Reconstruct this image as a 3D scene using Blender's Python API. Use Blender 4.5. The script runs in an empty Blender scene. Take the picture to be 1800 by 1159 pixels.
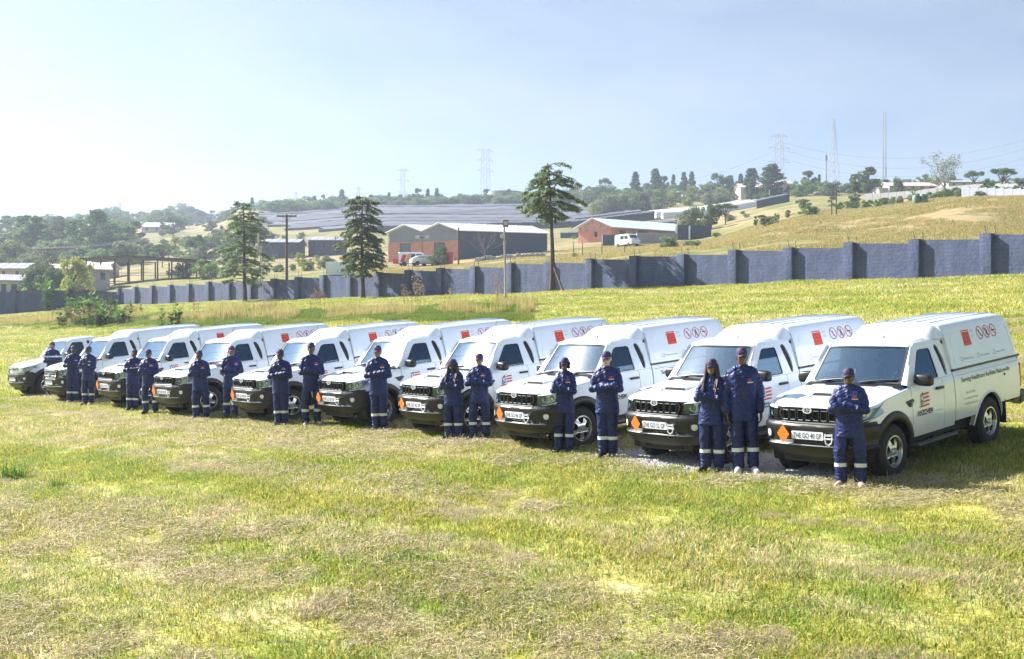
import bpy, bmesh, math, random
import numpy as np
from mathutils import Vector, Matrix, noise
from mathutils.geometry import tessellate_polygon
from mathutils.bvhtree import BVHTree

R = math.radians
SC = bpy.context.scene
COL = SC.collection
rng = np.random.default_rng(7)
random.seed(7)

# ------------------------------------------------------------------ camera, sky, sun, exposure
F = 2041.0            # focal length in photo pixels (1800 wide)
HZ = 594.0            # photo row of the eye level
CAMZ = 2.0
cam_d = bpy.data.cameras.new('camera')
cam_d.sensor_width = 36.0
cam_d.lens = F / 1800 * 36
cam_d.shift_y = (HZ - 579.5) / 1800
cam_d.clip_start = 0.2
cam_d.clip_end = 9000
cam = bpy.data.objects.new('camera', cam_d)
COL.objects.link(cam)
cam.location = (0, 0, CAMZ)
cam.rotation_euler = (R(90), 0, 0)
SC.camera = cam

SEL, SAZ = R(37), R(62.5)      # sun height; bearing to the left of the view axis
SUN = Vector((-math.sin(SAZ)*math.cos(SEL), math.cos(SAZ)*math.cos(SEL), math.sin(SEL)))
w = bpy.data.worlds.new('World')
SC.world = w
w.use_nodes = True
nt = w.node_tree
bg = nt.nodes['Background']
sky = nt.nodes.new('ShaderNodeTexSky')
sky.sky_type = 'NISHITA'
sky.sun_disc = False
sky.sun_elevation = SEL
sky.sun_rotation = math.atan2(SUN.x, SUN.y)
sky.altitude = 1400
sky.air_density = 1.0
sky.dust_density = 2.4
sky.ozone_density = 2.0
hsv = nt.nodes.new('ShaderNodeHueSaturation')      # thin high cloud: a paler sky all round
hsv.inputs['Saturation'].default_value = 1.0
hsv.inputs['Value'].default_value = 1.0
nt.links.new(sky.outputs[0], hsv.inputs['Color'])
tcw = nt.nodes.new('ShaderNodeTexCoord'); mpw = nt.nodes.new('ShaderNodeMapping'); mpw.inputs['Scale'].default_value = (1, 1, 3.2)
nzw = nt.nodes.new('ShaderNodeTexNoise'); nzw.inputs['Scale'].default_value = 2.6; nzw.inputs['Detail'].default_value = 6; nzw.inputs['Roughness'].default_value = .58
rpw = nt.nodes.new('ShaderNodeValToRGB'); rpw.color_ramp.elements[0].position = .40; rpw.color_ramp.elements[1].position = .78
rpw.color_ramp.elements[0].color = (.04, .04, .04, 1); rpw.color_ramp.elements[1].color = (.55, .55, .55, 1)
mxw = nt.nodes.new('ShaderNodeMix'); mxw.data_type = 'RGBA'; mxw.inputs[7].default_value = (5.3, 5.6, 5.9, 1)      # cirrus veil
nt.links.new(tcw.outputs['Generated'], mpw.inputs[0]); nt.links.new(mpw.outputs[0], nzw.inputs['Vector']); nt.links.new(nzw.outputs['Fac'], rpw.inputs[0])
nt.links.new(rpw.outputs[0], mxw.inputs[0]); nt.links.new(hsv.outputs[0], mxw.inputs[6]); nt.links.new(mxw.outputs[2], bg.inputs[0])
bg.inputs[1].default_value = 0.050
sun_d = bpy.data.lights.new('sun', 'SUN')
sun_d.energy = 5.0
sun_d.angle = R(0.53)
sun_d.color = (1.0, 0.97, 0.92)
sun = bpy.data.objects.new('sun', sun_d)
COL.objects.link(sun)
sun.rotation_euler = SUN.to_track_quat('Z', 'Y').to_euler()
sun.location = SUN * 60
SC.view_settings.view_transform = 'Standard'
SC.view_settings.look = 'None'
SC.view_settings.exposure = 1.62
SC.view_settings.gamma = 1
SC.view_settings.use_curve_mapping = False
SC.render.engine = 'CYCLES'
SC.cycles.max_bounces = 6
SC.cycles.diffuse_bounces = 2
SC.cycles.glossy_bounces = 3
SC.cycles.transparent_max_bounces = 12
SC.cycles.transmission_bounces = 4
SC.cycles.volume_bounces = 0
SC.cycles.use_denoising = True
SC.cycles.use_adaptive_sampling = True
SC.cycles.adaptive_threshold = 0.012
HAZE_D = 0.00045

# ------------------------------------------------------------------ helpers
def lerp(a, b, t): return a + (b - a) * t
def sstep(a, b, x):
    t = np.clip((np.asarray(x, float) - a) / (b - a), 0, 1)
    return t * t * (3 - 2 * t)

def tag(o, label=None, cat=None, group=None, kind=None):
    if label: o['label'] = label
    if cat: o['category'] = cat
    if group: o['group'] = group
    if kind: o['kind'] = kind
    return o

def empty(name, loc=(0, 0, 0), rz=0.0):
    o = bpy.data.objects.new(name, None)
    COL.objects.link(o)
    o.location = loc
    o.rotation_euler = (0, 0, rz)
    o.empty_display_size = 0.3
    return o

def copy_tree(o, parent=None):
    c = o.copy()
    COL.objects.link(c)
    c.parent = parent
    for ch in KIDS.get(o.name, []):
        copy_tree2(ch, c)
    return c

KIDS = {}
def copy_tree2(o, parent):
    c = o.copy()
    COL.objects.link(c)
    c.parent = parent
    KIDS.setdefault(parent.name, []).append(c)
    for ch in KIDS.get(o.name, []):
        copy_tree2(ch, c)
    return c

def adopt(o, parent):
    if parent is not None:
        o.parent = parent
        KIDS.setdefault(parent.name, []).append(o)

class MB:
    """collects shapes; build() links them as ONE mesh object"""
    def __init__(s):
        s.v = []; s.f = []
    def add(s, vs, fs):
        b = len(s.v)
        s.v.extend([tuple(p) for p in vs])
        s.f.extend([tuple(i + b for i in f) for f in fs])
        return s
    def box(s, x0, x1, y0, y1, z0, z1):
        return s.add([(x0,y0,z0),(x1,y0,z0),(x1,y1,z0),(x0,y1,z0),(x0,y0,z1),(x1,y0,z1),(x1,y1,z1),(x0,y1,z1)],
                     [(0,3,2,1),(4,5,6,7),(0,1,5,4),(1,2,6,5),(2,3,7,6),(3,0,4,7)])
    def cbox(s, x0, x1, y0, y1, z0, z1, c):
        """box with chamfered edges"""
        bm = bmesh.new()
        bmesh.ops.create_cube(bm, size=1)
        for v in bm.verts:
            v.co = Vector((lerp(x0,x1,v.co.x+.5), lerp(y0,y1,v.co.y+.5), lerp(z0,z1,v.co.z+.5)))
        bmesh.ops.bevel(bm, geom=bm.edges[:], offset=c, segments=2, affect='EDGES', profile=.6)
        return s.addbm(bm)
    def addbm(s, bm, M=None):
        bm.verts.index_update()
        vs = [(M @ v.co) if M else v.co.copy() for v in bm.verts]
        s.add(vs, [tuple(v.index for v in f.verts) for f in bm.faces])
        bm.free()
        return s
    def tube(s, pts, rad, n=8, cap=True, flat=1.0):
        pts = [Vector(p) for p in pts]
        if not hasattr(rad, '__len__'): rad = [rad] * len(pts)
        b = len(s.v)
        u = None
        for i, p in enumerate(pts):
            a = pts[max(i-1,0)]; c = pts[min(i+1,len(pts)-1)]
            t = (c - a)
            t = t.normalized() if t.length > 1e-9 else Vector((0,0,1))
            if u is None:
                u = t.cross(Vector((0,0,1)))
                if u.length < 1e-3: u = t.cross(Vector((1,0,0)))
            u = (u - t * u.dot(t)).normalized()
            w_ = t.cross(u)
            for k in range(n):
                an = 2*math.pi*k/n
                s.v.append(tuple(p + (u*math.cos(an) + w_*math.sin(an)*flat) * rad[i]))
        for i in range(len(pts)-1):
            for k in range(n):
                k2 = (k+1) % n
                s.f.append((b+i*n+k, b+i*n+k2, b+(i+1)*n+k2, b+(i+1)*n+k))
        if cap:
            s.f.append(tuple(b+k for k in range(n))[::-1])
            s.f.append(tuple(b+(len(pts)-1)*n+k for k in range(n)))
        return s
    def lathe(s, prof, n=32, M=None, close=False):
        """prof: (radius, axial) list, axis = local y"""
        b = len(s.v); m = len(prof)
        for k in range(n):
            an = 2*math.pi*k/n
            for r, a in prof:
                p = Vector((r*math.cos(an), a, r*math.sin(an)))
                s.v.append(tuple(M @ p if M else p))
        for k in range(n):
            k2 = (k+1) % n
            for i in range(m-1 + (1 if close else 0)):
                j = (i+1) % m
                s.f.append((b+k*m+i, b+k*m+j, b+k2*m+j, b+k2*m+i))
        return s
    def grid(s, P, flip=False):
        """P: rows of equal-length point lists"""
        b = len(s.v); nr = len(P); nc = len(P[0])
        for row in P:
            s.v.extend([tuple(p) for p in row])
        for i in range(nr-1):
            for j in range(nc-1):
                q = (b+i*nc+j, b+i*nc+j+1, b+(i+1)*nc+j+1, b+(i+1)*nc+j)
                s.f.append(q[::-1] if flip else q)
        return s
    def sheet(s, loops, fn, t=0.0):
        """polygon with holes (first loop outer) mapped by fn(u, v, depth); t = thickness"""
        tri = tessellate_polygon([[Vector((p[0], p[1], 0)) for p in L] for L in loops])
        flat = [p for L in loops for p in L]
        n = len(flat); b = len(s.v)
        s.v.extend([tuple(fn(p[0], p[1], 0.0)) for p in flat])
        s.f.extend([tuple(b+i for i in f) for f in tri])
        if t:
            s.v.extend([tuple(fn(p[0], p[1], t)) for p in flat])
            s.f.extend([tuple(b+n+i for i in f[::-1]) for f in tri])
            o = 0
            for L in loops:
                m = len(L)
                for i in range(m):
                    j = (i+1) % m
                    s.f.append((b+o+i, b+o+j, b+n+o+j, b+n+o+i))
                o += m
        return s
    def mesh(s, name, mat, smooth=True, angle=35, recalc=False):
        me = bpy.data.meshes.new(name)
        me.from_pydata(s.v, [], s.f)
        if recalc:
            bm = bmesh.new(); bm.from_mesh(me)
            bmesh.ops.remove_doubles(bm, verts=bm.verts[:], dist=1e-5)
            bmesh.ops.recalc_face_normals(bm, faces=bm.faces[:])
            bm.to_mesh(me); bm.free()
        if mat is not None: me.materials.append(mat)
        if smooth and len(me.polygons):
            me.shade_smooth()
            if angle < 180: me.set_sharp_from_angle(angle=R(angle))
        return me
    def build(s, name, mat, parent=None, smooth=True, angle=35, recalc=False, loc=None):
        me = s.mesh(name, mat, smooth, angle, recalc)
        o = bpy.data.objects.new(name, me)
        COL.objects.link(o)
        if loc is not None: o.location = loc
        adopt(o, parent)
        return o

def obj_of(name, me, parent=None, loc=None):
    o = bpy.data.objects.new(name, me)
    COL.objects.link(o)
    if loc is not None: o.location = loc
    adopt(o, parent)
    return o

def rpoly(pts, r, n=4):
    """round the corners of a polygon"""
    out = []
    m = len(pts)
    for i in range(m):
        p = Vector(pts[i]); a = Vector(pts[i-1]); c = Vector(pts[(i+1) % m])
        rr = r[i] if hasattr(r, '__len__') else r
        d1 = (a-p); d2 = (c-p)
        k = min(rr, d1.length*.45, d2.length*.45)
        q1 = p + d1.normalized()*k; q2 = p + d2.normalized()*k
        for j in range(n+1):
            t = j/n
            out.append(tuple((q1*(1-t)**2 + p*2*t*(1-t) + q2*t*t)[:2]))
    return out

def catmull(pts, n):
    P = [np.array(p, float) for p in pts]
    P = [2*P[0]-P[1]] + P + [2*P[-1]-P[-2]]
    out = []
    for i in range(1, len(P)-2):
        for k in range(n):
            t = k/n
            a, b, c, d = P[i-1], P[i], P[i+1], P[i+2]
            out.append(.5*((2*b) + (-a+c)*t + (2*a-5*b+4*c-d)*t*t + (-a+3*b-3*c+d)*t**3))
    out.append(P[-2])
    return out

# ------------------------------------------------------------------ materials
def mat(name, color, rough=.6, metal=0., var=0., scale=4., bump=0., bscale=40., coat=0., spec=.5, col2=None, alpha=None, coords='Object', detail=4):
    m = bpy.data.materials.new(name)
    m.use_nodes = True
    n = m.node_tree.nodes; l = m.node_tree.links
    p = n['Principled BSDF']
    p.inputs['Base Color'].default_value = (*color, 1)
    p.inputs['Roughness'].default_value = rough
    p.inputs['Metallic'].default_value = metal
    p.inputs['Coat Weight'].default_value = coat
    p.inputs['Coat Roughness'].default_value = .04
    p.inputs['Specular IOR Level'].default_value = spec
    tc = n.new('ShaderNodeTexCoord')
    if var or col2:
        t = n.new('ShaderNodeTexNoise'); t.inputs['Scale'].default_value = scale; t.inputs['Detail'].default_value = detail
        l.new(tc.outputs[coords], t.inputs['Vector'])
        r = n.new('ShaderNodeValToRGB')
        c2 = col2 or tuple(c*(1-var) for c in color)
        r.color_ramp.elements[0].position = .35; r.color_ramp.elements[1].position = .65
        r.color_ramp.elements[0].color = (*c2, 1)
        r.color_ramp.elements[1].color = (*(color if col2 else tuple(min(1, c*(1+var)) for c in color)), 1)
        l.new(t.outputs['Fac'], r.inputs['Fac'])
        l.new(r.outputs['Color'], p.inputs['Base Color'])
    if bump:
        t = n.new('ShaderNodeTexNoise'); t.inputs['Scale'].default_value = bscale; t.inputs['Detail'].default_value = 5
        l.new(tc.outputs[coords], t.inputs['Vector'])
        b = n.new('ShaderNodeBump'); b.inputs['Strength'].default_value = bump; b.inputs['Distance'].default_value = .02
        l.new(t.outputs['Fac'], b.inputs['Height'])
        l.new(b.outputs['Normal'], p.inputs['Normal'])
    return m

def glass_mat(name, tint, rough=.03, base=.10, dust=0.0):
    m = bpy.data.materials.new(name)
    m.use_nodes = True
    n = m.node_tree.nodes; l = m.node_tree.links
    out = n['Material Output']; n.remove(n['Principled BSDF'])
    tr = n.new('ShaderNodeBsdfTransparent'); tr.inputs[0].default_value = (*tint, 1)
    gl = n.new('ShaderNodeBsdfGlossy'); gl.inputs['Roughness'].default_value = rough
    gl.inputs[0].default_value = (.48, .74, 1, 1)
    fr = n.new('ShaderNodeFresnel'); fr.inputs[0].default_value = 1.5
    ad = n.new('ShaderNodeMath'); ad.operation = 'ADD'; ad.inputs[1].default_value = base; ad.use_clamp = True
    l.new(fr.outputs[0], ad.inputs[0])
    mx = n.new('ShaderNodeMixShader')
    l.new(ad.outputs[0], mx.inputs[0]); l.new(tr.outputs[0], mx.inputs[1]); l.new(gl.outputs[0], mx.inputs[2])
    fin = mx.outputs[0]
    if dust:
        g2 = n.new('ShaderNodeBsdfGlossy'); g2.inputs['Roughness'].default_value = .17
        m2 = n.new('ShaderNodeMixShader'); m2.inputs[0].default_value = dust
        l.new(fin, m2.inputs[1]); l.new(g2.outputs[0], m2.inputs[2]); fin = m2.outputs[0]
    l.new(fin, out.inputs[0])
    return m

M = {}
M['white'] = mat('white_paint', (.725, .79, .89), .25, coat=.8, var=.02, scale=3)
def dusty(m):
    n = m.node_tree.nodes; l = m.node_tree.links; p = n['Principled BSDF']
    src = p.inputs['Base Color'].links[0].from_socket
    tc = n.new('ShaderNodeTexCoord'); sp = n.new('ShaderNodeSeparateXYZ'); l.new(tc.outputs['Object'], sp.inputs[0])
    t = n.new('ShaderNodeTexNoise'); t.inputs['Scale'].default_value = 5; t.inputs['Detail'].default_value = 6; l.new(tc.outputs['Object'], t.inputs['Vector'])
    a = n.new('ShaderNodeMath'); a.operation = 'MULTIPLY_ADD'; a.inputs[1].default_value = -.45; l.new(t.outputs['Fac'], a.inputs[0]); l.new(sp.outputs[2], a.inputs[2])
    r = n.new('ShaderNodeMapRange'); r.inputs[1].default_value = .30; r.inputs[2].default_value = .70; r.inputs[3].default_value = .42; r.inputs[4].default_value = 0.03; l.new(a.outputs[0], r.inputs[0])
    x = n.new('ShaderNodeMix'); x.data_type = 'RGBA'; x.inputs[7].default_value = (.50, .44, .36, 1); l.new(r.outputs[0], x.inputs[0]); l.new(src, x.inputs[6]); l.new(x.outputs[2], p.inputs['Base Color'])
dusty(M['white'])      # road dust on the lower panels
M['plastic'] = mat('black_plastic', (.013, .0135, .015), .45, bump=.05, bscale=300)
M['bumper'] = mat('bumper_plastic', (.014, .014, .016), .36, bump=.03, bscale=300)
M['rubber'] = mat('tyre_rubber', (.02, .02, .021), .8, var=.3, scale=8)
M['dark'] = mat('dark_interior', (.015, .016, .018), .7)
M['under'] = mat('underbody', (.012, .012, .012), .8)
M['seat'] = mat('seat_cloth', (.06, .065, .07), .85)
M['alloy'] = mat('alloy', (.62, .63, .65), .25, .9)
M['chrome'] = mat('chrome', (.8, .81, .83), .08, 1.)
M['satin'] = mat('satin_metal', (.42, .43, .45), .3, .9)
M['windscreen'] = glass_mat('windscreen_glass', (.42, .56, .64), .03, .24, .014)
M['sidewin'] = glass_mat('side_glass', (.30, .34, .36), .02, .08)
M['lens'] = glass_mat('lamp_lens', (.92, .95, .97), .02, .05)
M['lampin'] = mat('lamp_reflector', (.55, .57, .6), .15, .85)
M['plate'] = mat('plate_white', (.78, .80, .84), .35)
M['plate_ink'] = mat('plate_ink', (.03, .05, .16), .4)
M['orange'] = mat('orange_reflective', (.90, .18, .015), .4)
M['placard'] = mat('placard_red_orange', (.66, .055, .02), .45)
M['red'] = mat('red_print', (.55, .02, .03), .4)
M['ink'] = mat('dark_print', (.03, .035, .045), .45)
M['greyink'] = mat('grey_print', (.30, .32, .36), .45)
M['silver'] = mat('silver_badge', (.66, .70, .76), .25, .25, coat=.6)
M['mirror'] = mat('mirror_glass', (.7, .72, .75), .03, 1.)
M['sticker'] = mat('licence_disc', (.62, .74, .70), .5)
# ------------------------------------------------------------------ terrain
NS = (0.714, 0.700)      # across the rows (uphill)
NT = (-0.700, 0.714)     # along the rows, away to the left
WS = 59.6                # distance of the boundary wall along NS
COLS = [-300, 100, 330, 450, 700, 950, 1200, 1450, 1750, 2200]
TAB = [
 [(60,548),(120,546),(150,536),(200,512),(260,480),(350,445),(500,415),(650,398),(900,394),(1500,410),(4000,520)],
 [(60,548),(110,545),(140,532),(180,508),(250,478),(350,440),(500,408),(650,388),(800,384),(1300,398),(4000,520)],
 [(60,545),(105,538),(130,518),(170,494),(250,460),(340,432),(450,410),(600,396),(900,398),(4000,520)],
 [(60,540),(95,528),(120,508),(170,484),(240,452),(310,428),(400,402),(520,376),(600,366),(900,376),(4000,520)],
 [(60,530),(84,520),(100,495),(140,478),(180,466),(230,448),(280,426),(330,410),(450,376),(530,362),(900,372),(4000,520)],
 [(60,525),(76,515),(95,480),(130,458),(170,446),(210,432),(260,422),(330,406),(420,384),(520,360),(900,368),(4000,520)],
 [(60,515),(71,503),(85,462),(110,444),(150,432),(200,424),(240,408),(310,388),(400,364),(500,347),(900,352),(4000,520)],
 [(55,505),(65,492),(75,450),(88,430),(108,414),(116,396),(124,389),(170,377),(230,363),(300,351),(400,340),(900,345),(4000,520)],
 [(50,500),(60,486),(68,440),(80,416),(100,392),(110,366),(120,352),(160,349),(220,340),(300,331),(400,326),(900,332),(4000,520)],
 [(50,500),(60,486),(68,440),(80,410),(100,380),(110,352),(120,338),(160,332),(220,325),(300,318),(400,315),(900,325),(4000,520)],
]
def vnoise(x, y, seed=0):
    """cheap smooth value noise, vectorised"""
    x = np.asarray(x, float); y = np.asarray(y, float)
    xi = np.floor(x); yi = np.floor(y); fx = x-xi; fy = y-yi
    fx = fx*fx*(3-2*fx); fy = fy*fy*(3-2*fy)
    def h(a, b):
        v = np.sin(a*127.1 + b*311.7 + seed*74.7)*43758.5453
        return v - np.floor(v)
    return (h(xi,yi)*(1-fx)+h(xi+1,yi)*fx)*(1-fy) + (h(xi,yi+1)*(1-fx)+h(xi+1,yi+1)*fx)*fy

def G(x, y, fine=True):
    x = np.asarray(x, float); y = np.asarray(y, float)
    s = NS[0]*x + NS[1]*y; t = NT[0]*x + NT[1]*y
    sc = np.clip(s, -40, 66)
    zf = .095*(sc-15.5) + 1.0*sstep(24, 60, sc) + .004*np.clip(t-25, -30, 110)*sstep(20, 55, sc)
    zf = zf - .10*sstep(36.5, 41, t)*(1-sstep(19, 24, s))
    if fine:
        band = sstep(12.3, 13.8, s)*(1-sstep(20, 22, s))
        zf = zf + (vnoise(x*.55, y*.55, 1)-.5)*.08*(1-band) + (vnoise(x*.12, y*.12, 2)-.5)*.25*sstep(22, 32, s)
    d = np.maximum(y, 30.0)
    u = 900 + F*x/d
    u = np.clip(u, COLS[0], COLS[-1]-1)
    Y = np.stack([np.interp(d, [q[0] for q in T], [q[1] for q in T]) for T in TAB])
    j = np.clip(np.searchsorted(COLS, u, side='right')-1, 0, len(COLS)-2)
    ca = np.array(COLS, float)
    f = (u-ca[j])/(ca[j+1]-ca[j]); f = f*f*(3-2*f)
    idx = np.indices(d.shape)
    ya = Y[(j, *idx)]; yb = Y[(j+1, *idx)]
    zt = CAMZ + d*(HZ-(ya*(1-f)+yb*f))/F
    if fine:
        zt = zt + (vnoise(x*.05, y*.05, 3)-.5)*.8*sstep(70, 120, s)
    wgt = sstep(WS+.6, WS+15, s)*sstep(20, 40, y)
    return zf*(1-wgt) + zt*wgt

def g(x, y): return float(G(np.array([x]), np.array([y]))[0])
def at(px, d, dz=0.0):
    x = (px-900)/F*d
    return Vector((x, d, g(x, d)+dz))
def px_h(dy, d): return dy/F*d
def ground_px(px, py):
    lo = None
    for d in np.arange(8, 60, .05):
        x = (px-900)/F*d
        zr = CAMZ-(py-HZ)/F*d
        if zr <= g(x, d): return Vector((x, d, g(x, d)))
    return Vector((x, d, g(x, d)))

# field colours: green, yellow-green and straw windrows that run along the rows of the mower
def field_nodes(nt_, dry=0.0):
    n = nt_.nodes; l = nt_.links
    geo = n.new('ShaderNodeNewGeometry')
    dots = []
    for vec in (NS, NT):
        d = n.new('ShaderNodeVectorMath'); d.operation = 'DOT_PRODUCT'
        d.inputs[1].default_value = (vec[0], vec[1], 0)
        l.new(geo.outputs['Position'], d.inputs[0]); dots.append(d)
    def nz(scale, detail=4, rough=.55, vec=None):
        t = n.new('ShaderNodeTexNoise'); t.inputs['Scale'].default_value = scale
        t.inputs['Detail'].default_value = detail; t.inputs['Roughness'].default_value = rough
        l.new(vec or geo.outputs['Position'], t.inputs['Vector']); return t
    def ramp(src, a, b, ca=(0,0,0,1), cb=(1,1,1,1)):
        r = n.new('ShaderNodeValToRGB'); e = r.color_ramp.elements
        e[0].position = a; e[1].position = b; e[0].color = ca; e[1].color = cb
        l.new(src, r.inputs[0]); return r
    def mix(a, b, fac):
        m = n.new('ShaderNodeMix'); m.data_type = 'RGBA'
        for s_, v in ((6, a), (7, b)):
            if hasattr(v, 'is_output'): l.new(v, m.inputs[s_])
            else: m.inputs[s_].default_value = (*v, 1)
        if hasattr(fac, 'is_output'): l.new(fac, m.inputs[0])
        else: m.inputs[0].default_value = fac
        return m.outputs[2]
    big = nz(.22, 3); mid = nz(1.5, 5, .6); fin = nz(7., 3)
    # stretched coordinates for the windrows
    cmb = n.new('ShaderNodeCombineXYZ')
    ms = n.new('ShaderNodeMath'); ms.operation = 'MULTIPLY'; ms.inputs[1].default_value = .75
    mt = n.new('ShaderNodeMath'); mt.operation = 'MULTIPLY'; mt.inputs[1].default_value = .055
    l.new(dots[0].outputs['Value'], ms.inputs[0]); l.new(dots[1].outputs['Value'], mt.inputs[0])
    l.new(ms.outputs[0], cmb.inputs[0]); l.new(mt.outputs[0], cmb.inputs[1])
    row = nz(1.0, 5, .62, cmb.outputs[0])
    c = mix((.235, .295, .058), (.37, .365, .085), ramp(mid.outputs['Fac'], .34, .62).outputs[0])
    c = mix(c, (.42, .375, .105), ramp(big.outputs['Fac'], .45, .75).outputs[0])
    straw = ramp(row.outputs['Fac'], .47, .60)
    brk = ramp(nz(1.7, 4).outputs['Fac'], .34, .56)
    mm = n.new('ShaderNodeMath'); mm.operation = 'MULTIPLY'
    l.new(straw.outputs[0], mm.inputs[0]); l.new(brk.outputs[0], mm.inputs[1])
    mm2 = n.new('ShaderNodeMath'); mm2.operation = 'MULTIPLY'; mm2.inputs[1].default_value = .85
    l.new(mm.outputs[0], mm2.inputs[0])
    c = mix(c, (.52, .455, .285), mm2.outputs[0])
    return c, fin, mix, ramp, nz, geo, dots

def ground_material():
    m = bpy.data.materials.new('field_ground'); m.use_nodes = True
    nt_ = m.node_tree; n = nt_.nodes; l = nt_.links
    p = n['Principled BSDF']; p.inputs['Roughness'].default_value = .95; p.inputs['Specular IOR Level'].default_value = .1
    c, fin, mix, ramp, nz, geo, dots = field_nodes(nt_)
    c = mix(c, (.20, .15, .085), ramp(fin.outputs['Fac'], .55, .66).outputs[0])
    # beyond the wall: paler, drier veld with pinkish earth
    far = mix((.215, .205, .075), (.325, .245, .135), ramp(nz(.03, 7, .68).outputs['Fac'], .42, .56).outputs[0])
    far = mix(far, (.125, .145, .052), ramp(nz(.22, 7, .72).outputs['Fac'], .50, .62).outputs[0])
    far = mix(far, (.12, .15, .055), ramp(nz(.05, 4).outputs['Fac'], .53, .66).outputs[0])
    fm = n.new('ShaderNodeMapRange'); fm.inputs[1].default_value = WS+.2; fm.inputs[2].default_value = WS+3
    l.new(dots[0].outputs['Value'], fm.inputs[0])
    c = mix(c, far, fm.outputs[0])
    # gravel patch by the front of the second and third truck
    d = n.new('ShaderNodeVectorMath'); d.operation = 'DISTANCE'
    sc = n.new('ShaderNodeCombineXYZ')
    q1 = n.new('ShaderNodeMath'); q1.operation = 'MULTIPLY_ADD'; q1.inputs[1].default_value = 1/1.0; q1.inputs[2].default_value = -GRV[0]/1.0
    q2 = n.new('ShaderNodeMath'); q2.operation = 'MULTIPLY_ADD'; q2.inputs[1].default_value = 1/2.9; q2.inputs[2].default_value = -GRV[1]/2.9
    l.new(dots[0].outputs['Value'], q1.inputs[0]); l.new(dots[1].outputs['Value'], q2.inputs[0])
    l.new(q1.outputs[0], sc.inputs[0]); l.new(q2.outputs[0], sc.inputs[1])
    l.new(sc.outputs[0], d.inputs[0])
    ns = nz(3., 4)
    ad = n.new('ShaderNodeMath'); ad.operation = 'MULTIPLY_ADD'; ad.inputs[1].default_value = .9
    l.new(ns.outputs['Fac'], ad.inputs[0]); l.new(d.outputs['Value'], ad.inputs[2])
    gm = ramp(ad.outputs[0], 1.05, 1.35, (1,1,1,1), (0,0,0,1))
    gm.color_ramp.elements[0].position = .88; gm.color_ramp.elements[1].position = 1.0
    hf = n.new('ShaderNodeMath'); hf.operation = 'MULTIPLY'; hf.inputs[1].default_value = .70
    l.new(ad.outputs[0], hf.inputs[0]); l.new(hf.outputs[0], gm.inputs[0])
    gr = mix((.22, .21, .20), (.42, .40, .37), ramp(nz(40., 3).outputs['Fac'], .4, .6).outputs[0])
    c = mix(c, gr, gm.outputs[0])
    l.new(c, p.inputs['Base Color'])
    b = n.new('ShaderNodeBump'); b.inputs['Strength'].default_value = .6; b.inputs['Distance'].default_value = .05
    l.new(nz(14., 6).outputs['Fac'], b.inputs['Height']); l.new(b.outputs['Normal'], p.inputs['Normal'])
    return m

def blade_material(name, mul=(1, 1, 1), fixed=None):
    m = bpy.data.materials.new(name); m.use_nodes = True
    nt_ = m.node_tree; n = nt_.nodes; l = nt_.links
    p = n['Principled BSDF']; p.inputs['Roughness'].default_value = .55; p.inputs['Specular IOR Level'].default_value = .25
    at_ = n.new('ShaderNodeAttribute'); at_.attribute_name = 'tint'
    if fixed:
        rgb = n.new('ShaderNodeRGB'); rgb.outputs[0].default_value = (*fixed, 1); c = rgb.outputs[0]
    else:
        c = field_nodes(nt_)[0]
    mx = n.new('ShaderNodeMix'); mx.data_type = 'RGBA'; mx.blend_type = 'MULTIPLY'; mx.inputs[0].default_value = 1
    l.new(c, mx.inputs[6]); l.new(at_.outputs['Color'], mx.inputs[7])
    l.new(mx.outputs[2], p.inputs['Base Color'])
    tl = n.new('ShaderNodeBsdfTranslucent'); l.new(mx.outputs[2], tl.inputs[0])
    ms = n.new('ShaderNodeMixShader'); ms.inputs[0].default_value = .5
    l.new(p.outputs[0], ms.inputs[1]); l.new(tl.outputs[0], ms.inputs[2])
    l.new(ms.outputs[0], n['Material Output'].inputs[0])
    return m

def px2st(px, py):
    v = ground_px(px, py)
    return (NS[0]*v.x+NS[1]*v.y, NT[0]*v.x+NT[1]*v.y)
_a = px2st(1110, 806); _b = px2st(1390, 832)
GRV = (.5*(_a[0]+_b[0])+.25, .5*(_a[1]+_b[1]))

def make_ground():
    ang = np.concatenate([np.linspace(-180, -40, 36)[:-1], np.linspace(-40, 40, 330), np.linspace(40, 180, 36)[1:]])
    rad = np.concatenate([[0.3], np.geomspace(1.5, 9, 8)[:-1], np.linspace(9, 62, 180)[:-1], np.linspace(62, 150, 120)[:-1], np.geomspace(150, 900, 110)[:-1], np.geomspace(900, 4200, 14)])
    A, Rr = np.meshgrid(np.radians(ang), rad)
    X = Rr*np.sin(A); Yy = Rr*np.cos(A)
    Z = G(X.ravel(), Yy.ravel()).reshape(X.shape)
    nr, nc = X.shape
    v = np.stack([X, Yy, Z], -1).reshape(-1, 3)
    i = np.arange(nr-1)[:, None]*nc + np.arange(nc-1)[None, :]
    q = np.stack([i, i+1, i+nc+1, i+nc], -1).reshape(-1, 4)
    me = bpy.data.meshes.new('ground')
    me.vertices.add(len(v)); me.vertices.foreach_set('co', v.ravel())
    me.loops.add(q.size); me.loops.foreach_set('vertex_index', q.ravel()[::-1].copy())
    me.polygons.add(len(q)); me.polygons.foreach_set('loop_start', np.arange(0, q.size, 4)); me.polygons.foreach_set('loop_total', np.full(len(q), 4))
    me.update(); me.validate()
    me.shade_smooth()
    me.materials.append(ground_material())
    o = bpy.data.objects.new('ground', me); COL.objects.link(o)
    tag(o, 'sloping mown field of yellow green grass with hillside beyond', kind='structure')
    return o
make_ground()

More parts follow.
